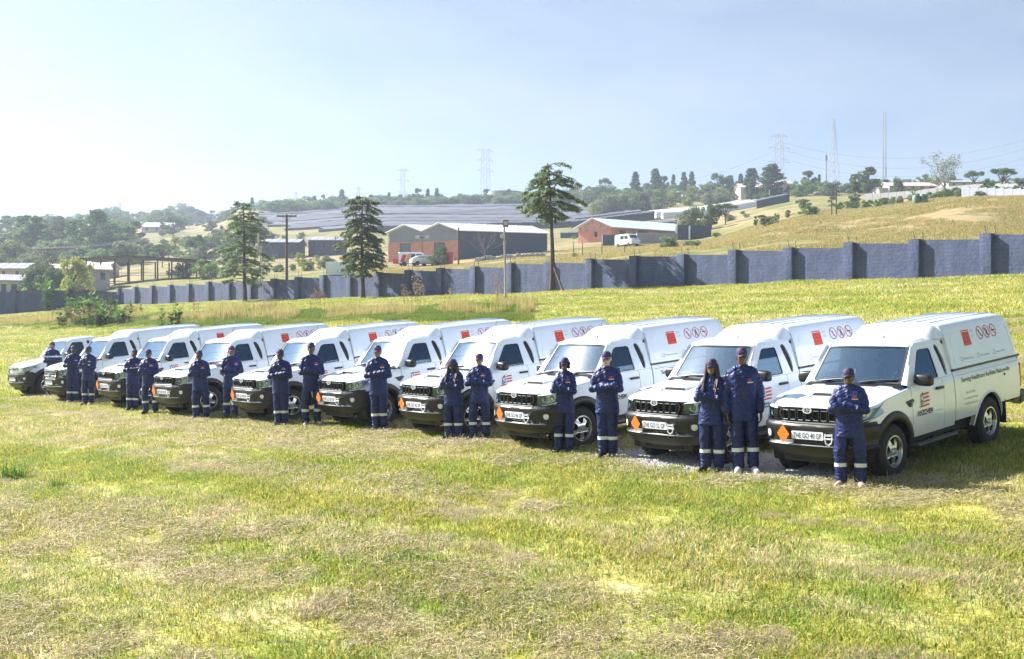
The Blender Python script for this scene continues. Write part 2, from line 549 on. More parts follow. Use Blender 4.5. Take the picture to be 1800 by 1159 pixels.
# ------------------------------------------------------------------ grass, straw and weeds (instanced patches)
def patch_mesh(name, mat_, nb, size, hmin, hmax, wid, lean, tints, lying=0.0, seed=1, seg=1):
    r = np.random.default_rng(seed)
    vs = []; fs = []; cs = []
    for k in range(nb):
        x, y = r.uniform(-size/2, size/2, 2)
        h = r.uniform(hmin, hmax); a = r.uniform(0, 2*np.pi); w_ = wid*r.uniform(.6, 1.3)
        dx, dy = np.cos(a), np.sin(a)
        b = len(vs)
        if r.random() < lying:
            z0 = r.uniform(.0, .035); z1 = z0 + r.uniform(-.01, .02)
            ln = h
            mid = (x+dx*ln*.5-dy*ln*.08, y+dy*ln*.5+dx*ln*.08, (z0+z1)/2+.012)
            vs += [(x-dy*w_, y+dx*w_, z0), (x+dy*w_, y-dx*w_, z0), (mid[0]+dy*w_, mid[1]-dx*w_, mid[2]), (mid[0]-dy*w_, mid[1]+dx*w_, mid[2]+.004), (x+dx*ln, y+dy*ln, z1)]
            fs += [(b, b+1, b+2, b+3), (b+3, b+2, b+4)]
        else:
            le = r.uniform(.1, lean)*h
            ex, ey = np.cos(a+1.3)*le, np.sin(a+1.3)*le
            vs += [(x-dx*w_, y-dy*w_, -.02), (x+dx*w_, y+dy*w_, -.02), (x+ex*.35+dx*w_*.8, y+ey*.35+dy*w_*.8, h*.6), (x+ex*.35-dx*w_*.8, y+ey*.35-dy*w_*.8, h*.6), (x+ex, y+ey, h)]
            fs += [(b, b+1, b+2, b+3), (b+3, b+2, b+4)]
        t = tints[r.integers(len(tints))]; k_ = r.uniform(.75, 1.2)
        cs += [(t[0]*k_, t[1]*k_, t[2]*k_, 1)]*5
    me = bpy.data.meshes.new(name)
    me.from_pydata(vs, [], fs)
    at_ = me.attributes.new('tint', 'FLOAT_COLOR', 'POINT')
    at_.data.foreach_set('color', np.array(cs, np.float32).ravel())
    me.materials.append(mat_)
    o = bpy.data.objects.new(name, me)
    return o

def scatter(name, protos, pts, scl, idx, label, cat):
    """one stuff object: patches instanced on points by geometry nodes"""
    co = bpy.data.collections.new(name+'_sources')
    for p in protos: co.objects.link(p)
    n = len(pts)
    me = bpy.data.meshes.new(name)
    me.vertices.add(n); me.vertices.foreach_set('co', np.asarray(pts, np.float32).ravel())
    e = .25
    P = np.asarray(pts)
    gx = (G(P[:,0]+e, P[:,1])-G(P[:,0]-e, P[:,1]))/(2*e)
    gy = (G(P[:,0], P[:,1]+e)-G(P[:,0], P[:,1]-e))/(2*e)
    rots = np.zeros((n, 3), np.float32)
    for i in range(n):
        nrm = Vector((-gx[i], -gy[i], 1)).normalized()
        q = nrm.to_track_quat('Z', 'Y').to_matrix() @ Matrix.Rotation(random.uniform(0, 6.283), 3, 'Z')
        rots[i] = q.to_euler()
    a = me.attributes.new('rot', 'FLOAT_VECTOR', 'POINT'); a.data.foreach_set('vector', rots.ravel())
    a = me.attributes.new('scl', 'FLOAT', 'POINT'); a.data.foreach_set('value', np.asarray(scl, np.float32))
    a = me.attributes.new('idx', 'INT', 'POINT'); a.data.foreach_set('value', np.asarray(idx, np.int32))
    o = bpy.data.objects.new(name, me); COL.objects.link(o)
    ng = bpy.data.node_groups.new(name+'_nodes', 'GeometryNodeTree')
    ng.interface.new_socket('Geometry', in_out='INPUT', socket_type='NodeSocketGeometry')
    ng.interface.new_socket('Geometry', in_out='OUTPUT', socket_type='NodeSocketGeometry')
    N = ng.nodes; L = ng.links
    gi = N.new('NodeGroupInput'); go = N.new('NodeGroupOutput')
    ci = N.new('GeometryNodeCollectionInfo'); ci.inputs['Collection'].default_value = co
    ci.inputs['Separate Children'].default_value = True; ci.inputs['Reset Children'].default_value = True
    ip = N.new('GeometryNodeInstanceOnPoints'); ip.inputs['Pick Instance'].default_value = True
    def attr(nm, ty):
        q = N.new('GeometryNodeInputNamedAttribute'); q.data_type = ty; q.inputs['Name'].default_value = nm
        return [s for s in q.outputs if s.enabled and s.name == 'Attribute'][0]
    L.new(gi.outputs[0], ip.inputs['Points']); L.new(ci.outputs[0], ip.inputs['Instance'])
    L.new(attr('idx', 'INT'), ip.inputs['Instance Index'])
    er = N.new('FunctionNodeEulerToRotation'); L.new(attr('rot', 'FLOAT_VECTOR'), er.inputs[0])
    L.new(er.outputs[0], ip.inputs['Rotation']); L.new(attr('scl', 'FLOAT'), ip.inputs['Scale'])
    L.new(ip.outputs[0], go.inputs[0])
    md = o.modifiers.new('patches', 'NODES'); md.node_group = ng
    tag(o, label, cat, kind='stuff')
    return o

GR_T = [(1, 1, 1), (.80, 1.08, .7), (1.25, 1.12, .8), (1.7, 1.5, 1.9), (.5, .68, .4), (1.1, 1.15, .8)]
ST_T = [(1, 1, 1), (1.15, 1.12, 1.05), (.8, .78, .72), (.55, .5, .42), (1.25, 1.22, 1.15)]
bm_ = blade_material('grass_blades')
straw_m = blade_material('straw_blades', fixed=(.56, .49, .33))
dry_m = blade_material('dry_stalks', fixed=(.47, .39, .19))
green_m = blade_material('green_weed_blades', fixed=(.10, .19, .02))
gp = [patch_mesh('grass_patch', bm_, 330, .7, .025, .085, .0050, 1.5, GR_T, .10, 11+i) for i in range(3)]
gp += [patch_mesh('straw_patch', straw_m, 300, .6, .04, .15, .0026, 1.2, ST_T, .95, 21+i) for i in range(2)]
gf = [patch_mesh('far_grass_patch', bm_, 260, 1.5, .04, .11, .010, 1.4, GR_T, .1, 31+i) for i in range(2)]

def visible(x, y, m=.10):
    return np.abs(x)/np.maximum(y, .1) < .441+m
def on_gravel(x, y):
    s = NS[0]*x+NS[1]*y; t = NT[0]*x+NT[1]*y
    return ((s-GRV[0])/1.0)**2+((t-GRV[1])/2.9)**2 < .75

def make_lawn():
    pts = []; scl = []; idx = []
    st = .46
    xs, ys = np.meshgrid(np.arange(-24, 24, st), np.arange(8.2, 40, st))
    xs = xs.ravel()+rng.uniform(-.2, .2, xs.size); ys = ys.ravel()+rng.uniform(-.2, .2, ys.size)
    k = visible(xs, ys, .08) & ~on_gravel(xs, ys)
    xs, ys = xs[k], ys[k]
    zs = G(xs, ys)
    s_ = NS[0]*xs+NS[1]*ys; t_ = NT[0]*xs+NT[1]*ys
    n1 = vnoise(xs*.8, ys*.8, 5)
    for i in range(len(xs)):
        pts.append((xs[i], ys[i], zs[i])); scl.append(.7+.75*n1[i]); idx.append(int(rng.integers(3)))
    # straw in windrows
    rowv = vnoise(s_*.85+2.2*vnoise(t_*.10, s_*.08, 9), t_*.06, 8)*.72+vnoise(s_*1.9, t_*.3, 12)*.28
    for i in np.nonzero(rowv > .50)[0]:
        if rng.random() < .75*min(1, (rowv[i]-.50)*6+.25):
            pts.append((xs[i]+rng.uniform(-.2, .2), ys[i]+rng.uniform(-.2, .2), zs[i]+.015)); scl.append(rng.uniform(.8, 1.35)); idx.append(3+int(rng.integers(2)))
    scatter('grass', gp, pts, scl, idx, 'short mown grass with straw clippings in the foreground field', 'grass')
    pts = []; scl = []; idx = []
    xs, ys = np.meshgrid(np.arange(-75, 40, 1.15), np.arange(20, 135, 1.15))
    xs = xs.ravel()+rng.uniform(-.5, .5, xs.size); ys = ys.ravel()+rng.uniform(-.5, .5, ys.size)
    s_ = NS[0]*xs+NS[1]*ys
    k = visible(xs, ys, .06) & (s_ < WS-.8) & (ys > 38+rng.uniform(-3, 3, xs.size))
    xs, ys = xs[k], ys[k]; zs = G(xs, ys)
    for i in range(len(xs)):
        pts.append((xs[i], ys[i], zs[i])); scl.append(rng.uniform(.8, 1.5)); idx.append(int(rng.integers(2)))
    scatter('far_grass', gf, pts, scl, idx, 'mown grass slope between the trucks and the wall', 'grass')
make_lawn()
# ------------------------------------------------------------------ boundary wall
def wall_mat(name, course=False):
    m = bpy.data.materials.new(name); m.use_nodes = True
    n = m.node_tree.nodes; l = m.node_tree.links
    p = n['Principled BSDF']; p.inputs['Roughness'].default_value = .85
    tc = n.new('ShaderNodeTexCoord')
    t = n.new('ShaderNodeTexNoise'); t.inputs['Scale'].default_value = 1.3; t.inputs['Detail'].default_value = 6
    l.new(tc.outputs['Object'], t.inputs['Vector'])
    r = n.new('ShaderNodeValToRGB'); e = r.color_ramp.elements
    e[0].position = .3; e[1].position = .7
    e[0].color = (.066, .086, .168, 1); e[1].color = (.092, .116, .218, 1)
    l.new(t.outputs['Fac'], r.inputs[0])
    # rain streaks and faded patches
    mp = n.new('ShaderNodeMapping'); mp.inputs['Scale'].default_value = (2.2, 2.2, .35); l.new(tc.outputs['Object'], mp.inputs[0])
    ts = n.new('ShaderNodeTexNoise'); ts.inputs['Scale'].default_value = 1.0; ts.inputs['Detail'].default_value = 6; ts.inputs['Roughness'].default_value = .65; l.new(mp.outputs[0], ts.inputs['Vector'])
    rs = n.new('ShaderNodeValToRGB'); rs.color_ramp.elements[0].position = .42; rs.color_ramp.elements[1].position = .62
    rs.color_ramp.elements[0].color = (.84, .84, .85, 1); rs.color_ramp.elements[1].color = (1.08, 1.07, 1.04, 1); l.new(ts.outputs['Fac'], rs.inputs[0])
    mm = n.new('ShaderNodeMix'); mm.data_type = 'RGBA'; mm.blend_type = 'MULTIPLY'; mm.inputs[0].default_value = 1
    l.new(r.outputs[0], mm.inputs[6]); l.new(rs.outputs[0], mm.inputs[7]); l.new(mm.outputs[2], p.inputs['Base Color'])
    br = n.new('ShaderNodeTexBrick'); br.inputs['Scale'].default_value = 1.0
    br.inputs['Brick Width'].default_value = .42; br.inputs['Row Height'].default_value = .21
    br.inputs['Mortar Size'].default_value = .012; br.inputs['Mortar Smooth'].default_value = .6
    br.inputs['Color1'].default_value = (1,1,1,1); br.inputs['Color2'].default_value = (.8,.8,.8,1); br.inputs['Mortar'].default_value = (0,0,0,1)
    sep = n.new('ShaderNodeSeparateXYZ'); cb = n.new('ShaderNodeCombineXYZ')
    l.new(tc.outputs['Object'], sep.inputs[0]); l.new(sep.outputs[0], cb.inputs[0]); l.new(sep.outputs[2], cb.inputs[1])
    l.new(cb.outputs[0], br.inputs['Vector'])
    t2 = n.new('ShaderNodeTexNoise'); t2.inputs['Scale'].default_value = 5.; t2.inputs['Detail'].default_value = 7; t2.inputs['Roughness'].default_value = .65
    l.new(tc.outputs['Object'], t2.inputs['Vector'])
    ad = n.new('ShaderNodeMath'); ad.operation = 'MULTIPLY_ADD'; ad.inputs[1].default_value = .55
    l.new(br.outputs['Color'], ad.inputs[0]); l.new(t2.outputs['Fac'], ad.inputs[2])
    b = n.new('ShaderNodeBump'); b.inputs['Strength'].default_value = .9; b.inputs['Distance'].default_value = .05
    l.new(ad.outputs[0], b.inputs['Height']); l.new(b.outputs['Normal'], p.inputs['Normal'])
    return m
M['wall'] = wall_mat('rough_blue_grey_plaster')
M['iron'] = mat('rusty_iron', (.05, .045, .042), .7)
WD0 = 60.0
P0 = Vector(((1737-900)/F*WD0, WD0, 0))
WDIR = Vector((-.700, .714, 0)).normalized()
WNRM = Vector((-.714, -.700, 0)).normalized()
PW = .0465*WD0/.714            # pier spacing
WRZ = math.atan2(WDIR.y, WDIR.x)
def wall_run(start, direction, n, k0, label, ztop=None):
    root = empty('boundary_wall', (start.x, start.y, 0), math.atan2(direction.y, direction.x))
    tag(root, label, 'wall')
    # local x runs along the wall, local +y faces the camera side
    L = []
    for k in range(k0, n):
        p = start + direction*PW*k
        q = start + direction*PW*(k+1)
        za = min(g(p.x, p.y), g(q.x, q.y))-.4
        t0 = 7.10 + .008*k + random.uniform(-.05, .05); t1 = t0+random.uniform(.15, .24)
        x0 = PW*k+.30; x1 = PW*(k+1)-.30
        nseg = 8; mb = MB()
        top = []
        rows = []
        for yy in (.10, -.10):
            rows.append([[(lerp(x0,x1,i/nseg), yy+(.012*math.sin(i*2.1+k) if yy > 0 else 0), z_) for i in range(nseg+1)] for z_ in (0, 1)])
        fr = [[(q_[0], q_[1], lerp(za, lerp(t0, t1, i/nseg), zz)) for i, q_ in enumerate(rows[0][0])] for zz in (0, .5, 1)]
        bk = [[(q_[0], q_[1], lerp(za, lerp(t0, t1, i/nseg), zz)) for i, q_ in enumerate(rows[1][0])] for zz in (0, 1)]
        mb.grid(fr); mb.grid(bk, True); mb.grid([fr[-1], bk[-1]])
        mb.grid([[fr[j][0] for j in range(3)], [bk[0][0], lerp(Vector(bk[0][0]), Vector(bk[1][0]), .5), bk[1][0]]])
        o = mb.build('wall_panel', M['wall'], root, angle=30, recalc=True)
        # pier at the right-hand end of the next panel
        pt = t1 + .05
        pm = MB(); c0 = PW*(k+1)-.30; c1 = PW*(k+1)+.30
        pm.cbox(c0, c1, -.14, .36, za-.1, pt, .02)
        pm.build('pier', M['wall'], root, angle=30)
        br = MB()
        xb = PW*(k+1)-.45
        br.tube([(xb, .13, t1-.45), (xb, .13, t1+.05), (xb+.10, .02, t1+.42)], .018, 5)
        br.build('wire_bracket', M['iron'], root)
        xb = PW*(k+1)+.1
        br = MB(); br.tube([(xb, .0, pt-.02), (xb+.02, .02, pt+.25), (xb+.12, -.05, pt+.46)], .018, 5)
        br.build('wire_bracket', M['iron'], root)
    return root
_d = -WDIR
wall_run(P0, WDIR, 25, -4, 'long rough blue grey boundary wall with piers, sunlit, behind the trucks')
_c = P0 + WDIR*PW*25
wall_run(_c, Vector((-1, -.03, 0)).normalized(), 7, 0, 'shaded dark end of the boundary wall turning left behind the weeds')
# ------------------------------------------------------------------ pickup trucks
# truck frame: x forward, y to its left, z up, origin on the ground under the front axle
OUT = catmull([(.845, 0), (.84, .25), (.815, .47), (.765, .63), (.67, .765), (.50, .855), (.25, .895), (0, .90), (-.5, .90), (-1.2, .90), (-1.9, .895), (-2.6, .895), (-3.4, .89), (-4.25, .875)], 8)
OUT = np.array(OUT)
_seg = np.r_[0, np.cumsum(np.hypot(*np.diff(OUT, axis=0).T))]
def O_(u):
    return np.array([np.interp(u, _seg, OUT[:,0]), np.interp(u, _seg, OUT[:,1])])
def U_(x): return float(np.interp(-x, -OUT[:,0], _seg))
def On(u):
    a = O_(u-.03) if u > .03 else O_(0)*np.array([1, 1]); b = O_(u+.03)
    if u <= .03: return np.array([1., 0.])
    t = (b-a)/np.hypot(*(b-a)); return np.array([-t[1], t[0]])*-1 if (-t[1]*1+0) < 0 and False else np.array([t[1], -t[0]])
IZ = [(.30, .09), (.45, .045), (.60, .018), (.75, .004), (.88, 0), (1.0, .004), (1.08, .012), (1.16, .012), (1.24, .028), (1.30, .05)]
def inset(z): return float(np.interp(z, [a for a, b in IZ], [b for a, b in IZ]))
def S_(u, z, off=0.0, side=1):
    p = O_(u); n = On(u)
    if n[1] < -1e-6 or (n[0] < -.5): n = -n
    k = off - inset(z)
    q = p + n*k
    return (float(q[0]), float(q[1])*side, float(z))

def ribbon(us, zlo, zhi, nz=6, off=None, side=1, flange=.04, mb=None):
    mb = mb or MB()
    rows = []
    for u in us:
        a = zlo(u) if callable(zlo) else zlo; b = zhi(u) if callable(zhi) else zhi
        row = []
        for k in range(nz+1):
            z = lerp(a, b, k/nz)
            o = off(z) if callable(off) else (off or 0)
            row.append(S_(u, z, o, side))
        if flange:
            o = (off(a) if callable(off) else (off or 0))-flange
            o2 = (off(b) if callable(off) else (off or 0))-flange
            row = [S_(u, a, o, side)] + row + [S_(u, b, o2, side)]
        rows.append(row)
    if flange:
        for e, i0 in ((rows[0], 0), (rows[-1], -1)):
            u = us[i0]
            fl = [S_(u, p[2], ((off(p[2]) if callable(off) else (off or 0))-flange), side) for p in e]
            rows = ([fl]+rows) if i0 == 0 else (rows+[fl])
    mb.grid(rows, flip=(side < 0))
    return mb

def arch_z(x, cx, Rr, base):
    d = abs(x-cx)
    return .385+math.sqrt(max(Rr*Rr-d*d, 0)) if d < Rr and .385+math.sqrt(max(Rr*Rr-d*d, 0)) > base else base

def us_between(xa, xb, n): return [U_(lerp(xa, xb, i/n)) for i in range(n+1)]
def us_arch(xa, xb, cx, Rr, n):
    xs = list(np.linspace(xa, xb, n))
    xs += [cx+Rr*math.cos(R(a)) for a in range(0, 181, 9)]
    xs += [cx+Rr+.004, cx-Rr-.004]
    xs = sorted({round(x, 4) for x in xs if min(xa, xb) <= x <= max(xa, xb)}, reverse=True)
    return [U_(x) for x in xs]

def text_mesh(txt, size, bold=0.0, sx=1.0):
    cu = bpy.data.curves.new('text', 'FONT')
    cu.body = txt; cu.size = size; cu.offset = bold
    cu.align_x = 'LEFT'; cu.resolution_u = 3
    ob = bpy.data.objects.new('text', cu)
    me = bpy.data.meshes.new_from_object(ob)
    vs = [(v.co.x*sx, v.co.y) for v in me.vertices]
    fs = [tuple(p.vertices) for p in me.polygons]
    bpy.data.objects.remove(ob); bpy.data.curves.remove(cu); bpy.data.meshes.remove(me)
    return vs, fs

def decal_text(mb, txt, size, fn, width=None, bold=0.0):
    vs, fs = text_mesh(txt, size, bold)
    if not vs: return mb
    w0 = max(v[0] for v in vs)
    k = (width/w0) if width else 1.0
    return mb.add([fn(v[0]*k, v[1]) for v in vs], fs)

def ring_pts(cx, cy, r, n=20): return [(cx+r*math.cos(2*math.pi*i/n), cy+r*math.sin(2*math.pi*i/n)) for i in range(n)]

def canopy_y(z):   # side lean of the canopy and cab
    return float(np.interp(z, [1.30, 1.36, 1.50, 1.70, 1.86, 1.95, 2.02, 2.06], [.868, .862, .838, .795, .752, .722, .665, .56]))
def cab_y(z):
    return float(np.interp(z, [1.20, 1.28, 1.45, 1.65, 1.80, 1.84], [.868, .855, .815, .762, .715, .69]))

def wheel(root, cx, side, rr=.385, rim='alloy', zc=None, yo=.885):
    z = rr if zc is None else zc
    wroot = MB()
    Mx = Matrix.Translation((cx, side*yo, z)) @ Matrix.Diagonal((1, side, 1, 1))
    k = rr/.385
    # tyre
    t = MB()
    prof = [(.225*k, -.02), (.30*k, .0), (.345*k, -.006), (.372*k, -.03), (.385*k, -.055), (.385*k, -.125), (.385*k, -.195), (.372*k, -.22), (.335*k, -.245), (.225*k, -.235)]
    t.lathe(prof, 40, Mx, True)
    for i in range(40):     # tread blocks
        a = 2*math.pi*i/40
        for dy, sh in ((-.075, 0), (-.175, .5)):
            an = a+sh*2*math.pi/40
            c = Vector((math.cos(an), 0, math.sin(an))); tg = Vector((-math.sin(an), 0, math.cos(an)))
            pts = []
            for e in (-.018, .018):
                for yy in (dy-.04, dy+.04):
                    for r_ in (.38*k, .393*k):
                        pts.append(Mx @ (c*r_+tg*e+Vector((0, yy, 0))))
            t.add(pts, [(0,1,3,2),(4,6,7,5),(0,4,5,1),(2,3,7,6),(1,5,7,3),(0,2,6,4)])
    to = t.build('wheel', M['rubber'], root, angle=40, recalc=True)
    # rim with five windows
    r = MB()
    r.lathe([(.232*k, -.005), (.236*k, -.02), (.222*k, -.03), (.205*k, -.10), (.205*k, -.2)], 36, Mx)
    r.lathe([(.232*k, -.005), (.218*k, -.004), (.212*k, -.022)], 36, Mx)
    def dish(x, y, t_):
        q = math.hypot(x, y)/k
        a = -.045 + .028*math.cos(q/.21*math.pi*.5)*1.0 if q > .05 else -.017
        return Mx @ Vector((x, a-t_, y))
    outer = ring_pts(0, 0, .214*k, 40)
    holes = []
    for i in range(5):
        a = 2*math.pi*i/5+R(18)
        h = []
        for rr_, da in ((.195, -.38), (.198, -.19), (.199, 0), (.198, .19), (.195, .38), (.15, .36), (.098, .22), (.092, 0), (.098, -.22), (.15, -.36)):
            h.append((rr_*k*math.cos(a+da), rr_*k*math.sin(a+da)))
        holes.append(rpoly(h, .012, 2))
    r.sheet([outer]+holes, dish, .03)
    r.lathe([(0, .0), (.026*k, -.001), (.032*k, -.008), (.034*k, -.03)], 16, Mx)
    for i in range(5):
        a = 2*math.pi*i/5+R(54)
        c = Vector((math.cos(a)*.055*k, 0, math.sin(a)*.055*k))
        r.lathe([(0, -.006), (.009, -.007), (.010, -.02)], 6, Mx @ Matrix.Translation(c))
    r.build('rim', M[rim], to, angle=35, recalc=True)
    b = MB(); b.lathe([(0, -.10), (.20*k, -.10), (.20*k, -.16), (0, -.16)], 24, Mx)
    b.build('brake_disc', M['under'], to)
    return to

def make_truck(kind='pik'):
    pik = kind == 'pik'
    root = empty('pickup_truck')
    W = M['white']
    hood_z = lambda x: float(np.interp(x, [-.56, -.2, .2, .5, .68, .76, .80], [1.275, 1.245, 1.205, 1.160, 1.122, 1.085, 1.05]))
    shoulder = lambda x: float(np.interp(x, [-.56, -.2, .2, .5, .7, .85], [1.225, 1.19, 1.15, 1.10, 1.06, 1.03]))
    # ---- fenders
    for sd in (1, -1):
        us = us_arch(.70, -.53, 0, .47, 30)
        def zl(u):
            x = O_(u)[0]; return arch_z(x, 0, .47, .50 if x < 0 else .84)
        def zh(u):
            x = O_(u)[0]
            return shoulder(x) if x < .22 else lerp(shoulder(.22), .87, min(1, (x-.22)/.40))
        mb = ribbon(us, zl, zh, 7, side=sd)
        fo = mb.build('fender', W, root, angle=50, recalc=True)
        # black wheel-arch flare reaching the bumper
        fl = MB(); rows = []
        for a in list(range(-8, 189, 7)):
            ca, sa = math.cos(R(a)), math.sin(R(a))
            row = []
            for rr_, of in ((.455, -.10), (.455, .018), (.470, .030), (.560, .026), (.585, .004)):
                x = rr_*ca; z = max(.385+rr_*sa, .33)
                row.append(S_(U_(x), z, of, sd))
            rows.append(row)
        fl.grid(rows, flip=sd < 0)
        fl.build('arch_flare', M['plastic'], root, angle=45, recalc=True)
        # inner arch
        wl = MB(); rows = []
        for a in range(-20, 201, 10):
            rows.append([(.46*math.cos(R(a)), sd*yy, .385+.46*math.sin(R(a))) for yy in (.86, .45)])
        wl.grid(rows); wl.add([(-.46, sd*.45, .2), (.46, sd*.45, .2), (.46, sd*.45, .9), (-.46, sd*.45, .9)], [(0, 1, 2, 3)])
        wl.build('wheel_well', M['under'], root)
        if pik:
            # side badge behind the arch
            bd = MB()
            lp = rpoly([(-.40, 1.055), (-.62, 1.075), (-.655, 1.045), (-.56, .965), (-.50, .96)], .012, 2)
            bd.sheet([lp], lambda x, z, t: S_(U_(x+.06), z, .008-t, sd), .006)
            bo = bd.build('side_badge', M['plastic'], root, recalc=True)
            bd = MB(); bd.tube([S_(U_(x+.06), z, .014, sd) for x, z in ((-.50, 1.03), (-.54, 1.00), (-.56, 1.035), (-.61, 1.04), (-.55, .99))], .006, 4)
            bd.build('badge_mark', M['chrome'], bo)
    # ---- hood
    mb = MB(); rows = []
    xs = np.r_[np.linspace(-.55, .6, 18), [.66, .71, .745, .77, .785, .79]]
    for x in xs:
        row = []
        hw = float(np.interp(x, [-.55, 0, .3, .5, .62, .70, .76, .79], [.80, .82, .80, .76, .70, .62, .50, .40]))
        for k in range(-14, 15):
            y = hw*k/14; a = abs(k/14)
            z = hood_z(x) - .020*a*a - .034*max(0, (a-.86)/.14)**2 + (.012*(sstep(.50, .56, a)-sstep(.80, .86, a)) if x < .66 else 0)
            row.append((x+.02*(1-a*a), y, z))
        rows.append(row)
    mb.grid(rows)
    ho = mb.build('hood', W, root, angle=60, recalc=True)
    if pik:
        sc = MB(); rows = []
        for x, zz, hw in ((.40, .003, .22), (.36, .006, .24), (.30, .042, .25), (.26, .052, .25), (.10, .036, .25), (-.05, .012, .24), (-.15, -.004, .22)):
            rows.append([(x, hw*k/8, hood_z(x)+.0+zz*(1-max(0, (abs(k/8)-.72)/.28)**2)-.02*(hw*k/8/.8)**2) for k in range(-8, 9)])
        sc.grid(rows[2:]); sc.build('hood_scoop', W, ho, angle=50, recalc=True)
        so = MB(); so.add([(.315, -.215, hood_z(.31)-.002), (.315, .215, hood_z(.31)-.002), (.304, .215, hood_z(.3)+.034), (.304, -.215, hood_z(.3)+.034)], [(0, 1, 2, 3)])
        so.build('scoop_opening', M['under'], ho)
        for yy in (-1, 1):
            rm = MB(); rm.add([(.52, yy*.215, hood_z(.52)-.008), (.30, yy*.25, hood_z(.30)+.028), (.30, yy*.28, hood_z(.30)-.01), (.50, yy*.25, hood_z(.50)-.012)], [(0, 1, 2, 3)])
            rm.build('scoop_ramp', W, ho)
    # ---- strip that carries the hood edge over to the fender and the lamp
    for sd in (1, -1):
        ft = MB(); rows = []
        for x in np.linspace(-.55, .74, 30):
            hw = float(np.interp(x, [-.55, 0, .3, .5, .62, .70, .76, .79], [.80, .82, .80, .76, .70, .62, .50, .40]))
            u = U_(x if x < .3 else lerp(.3, .795, (x-.3)/.44))
            fq = (u-U_(.795))/(U_(.28)-U_(.795))
            zt_ = shoulder(x) if x < .22 else lerp(1.045, 1.075, min(1, max(0, fq)))+.004
            if .22 <= x < .36: zt_ = lerp(shoulder(.22), zt_, (x-.22)/.14)
            b_ = Vector(S_(u, zt_, .002, sd)); a_ = Vector((x, sd*hw*1.0, hood_z(x)-.057))
            m_ = (a_+b_)/2+Vector((0, sd*.012, .016))
            in_ = Vector((x, sd*(hw-.05), hood_z(x)-.075))
            rows.append([in_, a_, lerp(a_, m_, .5)+Vector((0, 0, .006)), m_, lerp(m_, b_, .5)+Vector((0, sd*.006, .006)), b_])
        ft.grid(rows, flip=sd < 0); ft.build('fender_top', W, root, angle=70, recalc=True)
    # ---- nose panel under the hood lip and grille
    gz0, gz1, gw = (.878, 1.078, .475) if pik else (.76, 1.06, .40)
    if kind == 'small': gz0, gz1, gw = .96, 1.075, .33
    nz_ = MB()
    ug = [i*.06 for i in range(0, 13)]
    for sd in (1, -1):
        ribbon(ug, .82, 1.075, 4, -.035, sd, 0, nz_)
    nz_.build('nose_panel', M['plastic'] if kind != 'small' else W, root, recalc=True)
    def front(y, z, off): return S_(math.copysign(1, 1)*abs(y), z, off, 1 if y >= 0 else -1)
    gr = MB()
    lp = rpoly([(-gw, gz1-.03), (-gw-.035, (gz0+gz1)/2+.02), (-gw+.03, gz0), (gw-.03, gz0), (gw+.035, (gz0+gz1)/2+.02), (gw, gz1-.03), (gw-.05, gz1), (-gw+.05, gz1)], .03, 3)
    # subdivide the long edges so that it follows the nose
    def sub(lp, st=.05):
        o = []
        for i, p in enumerate(lp):
            q = lp[(i+1) % len(lp)]; n = max(1, int(math.hypot(q[0]-p[0], q[1]-p[1])/st))
            o += [(lerp(p[0], q[0], k/n), lerp(p[1], q[1], k/n)) for k in range(n)]
        return o
    inner = [(x*.955, (gz0+gz1)/2+(z-(gz0+gz1)/2)*.86) for x, z in lp]
    gr.sheet([sub(lp), sub(inner)], lambda y, z, t: front(y, z, .022-t), .05)
    go = gr.build('grille', M['plastic'] if pik else M['chrome'], root, recalc=True)
    bk = MB()
    for i in range(-9, 9):
        y0, y1 = gw*i/9, gw*(i+1)/9
        bk.add([front(y0, gz0, -.03), front(y1, gz0, -.03), front(y1, gz1, -.03), front(y0, gz1, -.03)], [(0, 1, 2, 3)])
    bk.build('grille_mesh', M['under'], go)
    if pik:
        nslot = 7; wd = 2*gw*.93/nslot
        for i in range(nslot):
            c = -gw*.93+wd*(i+.5)
            so = rpoly([(c-wd*.40, gz0+.022), (c+wd*.40, gz0+.022), (c+wd*.44, gz1-.03), (c-wd*.44, gz1-.03)], .018, 3)
            si = [(c+(p[0]-c)*.80, (gz0+gz1)/2+(p[1]-(gz0+gz1)/2)*.86) for p in so]
            sm = MB(); sm.sheet([so, si], lambda y, z, t: front(y, z, .030-t), .035)
            sm.build('grille_slot', M['plastic'], go, recalc=True)
            hl = MB(); hl.tube([front(c-wd*.30, gz0+.027, .032), front(c+wd*.30, gz0+.027, .032)], .007, 6)
            hl.build('slot_trim', M['chrome'], go); hl = MB()
            hl.tube([front(c-wd*.36, gz1-.036, .031), front(c+wd*.36, gz1-.036, .031)], .0035, 5)
            hl.build('slot_trim', M['chrome'], go)
    else:
        for k in range(4 if kind == 'van' else 3):
            z = lerp(gz0+.05, gz1-.04, k/(3. if kind == 'van' else 2.))
            bmb = MB(); bmb.tube([front(-gw*.9+2*gw*.9*i/12, z, .02) for i in range(13)], .014, 6)
            bmb.build('grille_bar', M['satin'], go)
    # emblem: oval ring with a winged mark
    ez = gz1-.028 if pik else (gz0+gz1)/2
    em = MB(); ew, eh = (.074, .046) if pik else (.06, .06)
    o1 = [(ew*math.cos(a), eh*math.sin(a)) for a in np.linspace(0, 2*math.pi, 24, endpoint=False)]
    o2 = [(p[0]*.80, p[1]*.74) for p in o1]
    em.sheet([o1, o2], lambda a, b, t: front(a, ez+b, .060-t), .022)
    if pik:
        for sg in (1, -1):
            em.tube([front(sg*.052, ez-.022, .056), front(sg*.034, ez+.014, .058), front(sg*.010, ez-.020, .058), front(sg*.004, ez+.026, .058)], .006, 5)
    else:
        em.tube([front(-.05, ez, .058), front(.05, ez, .058)], .010, 6)
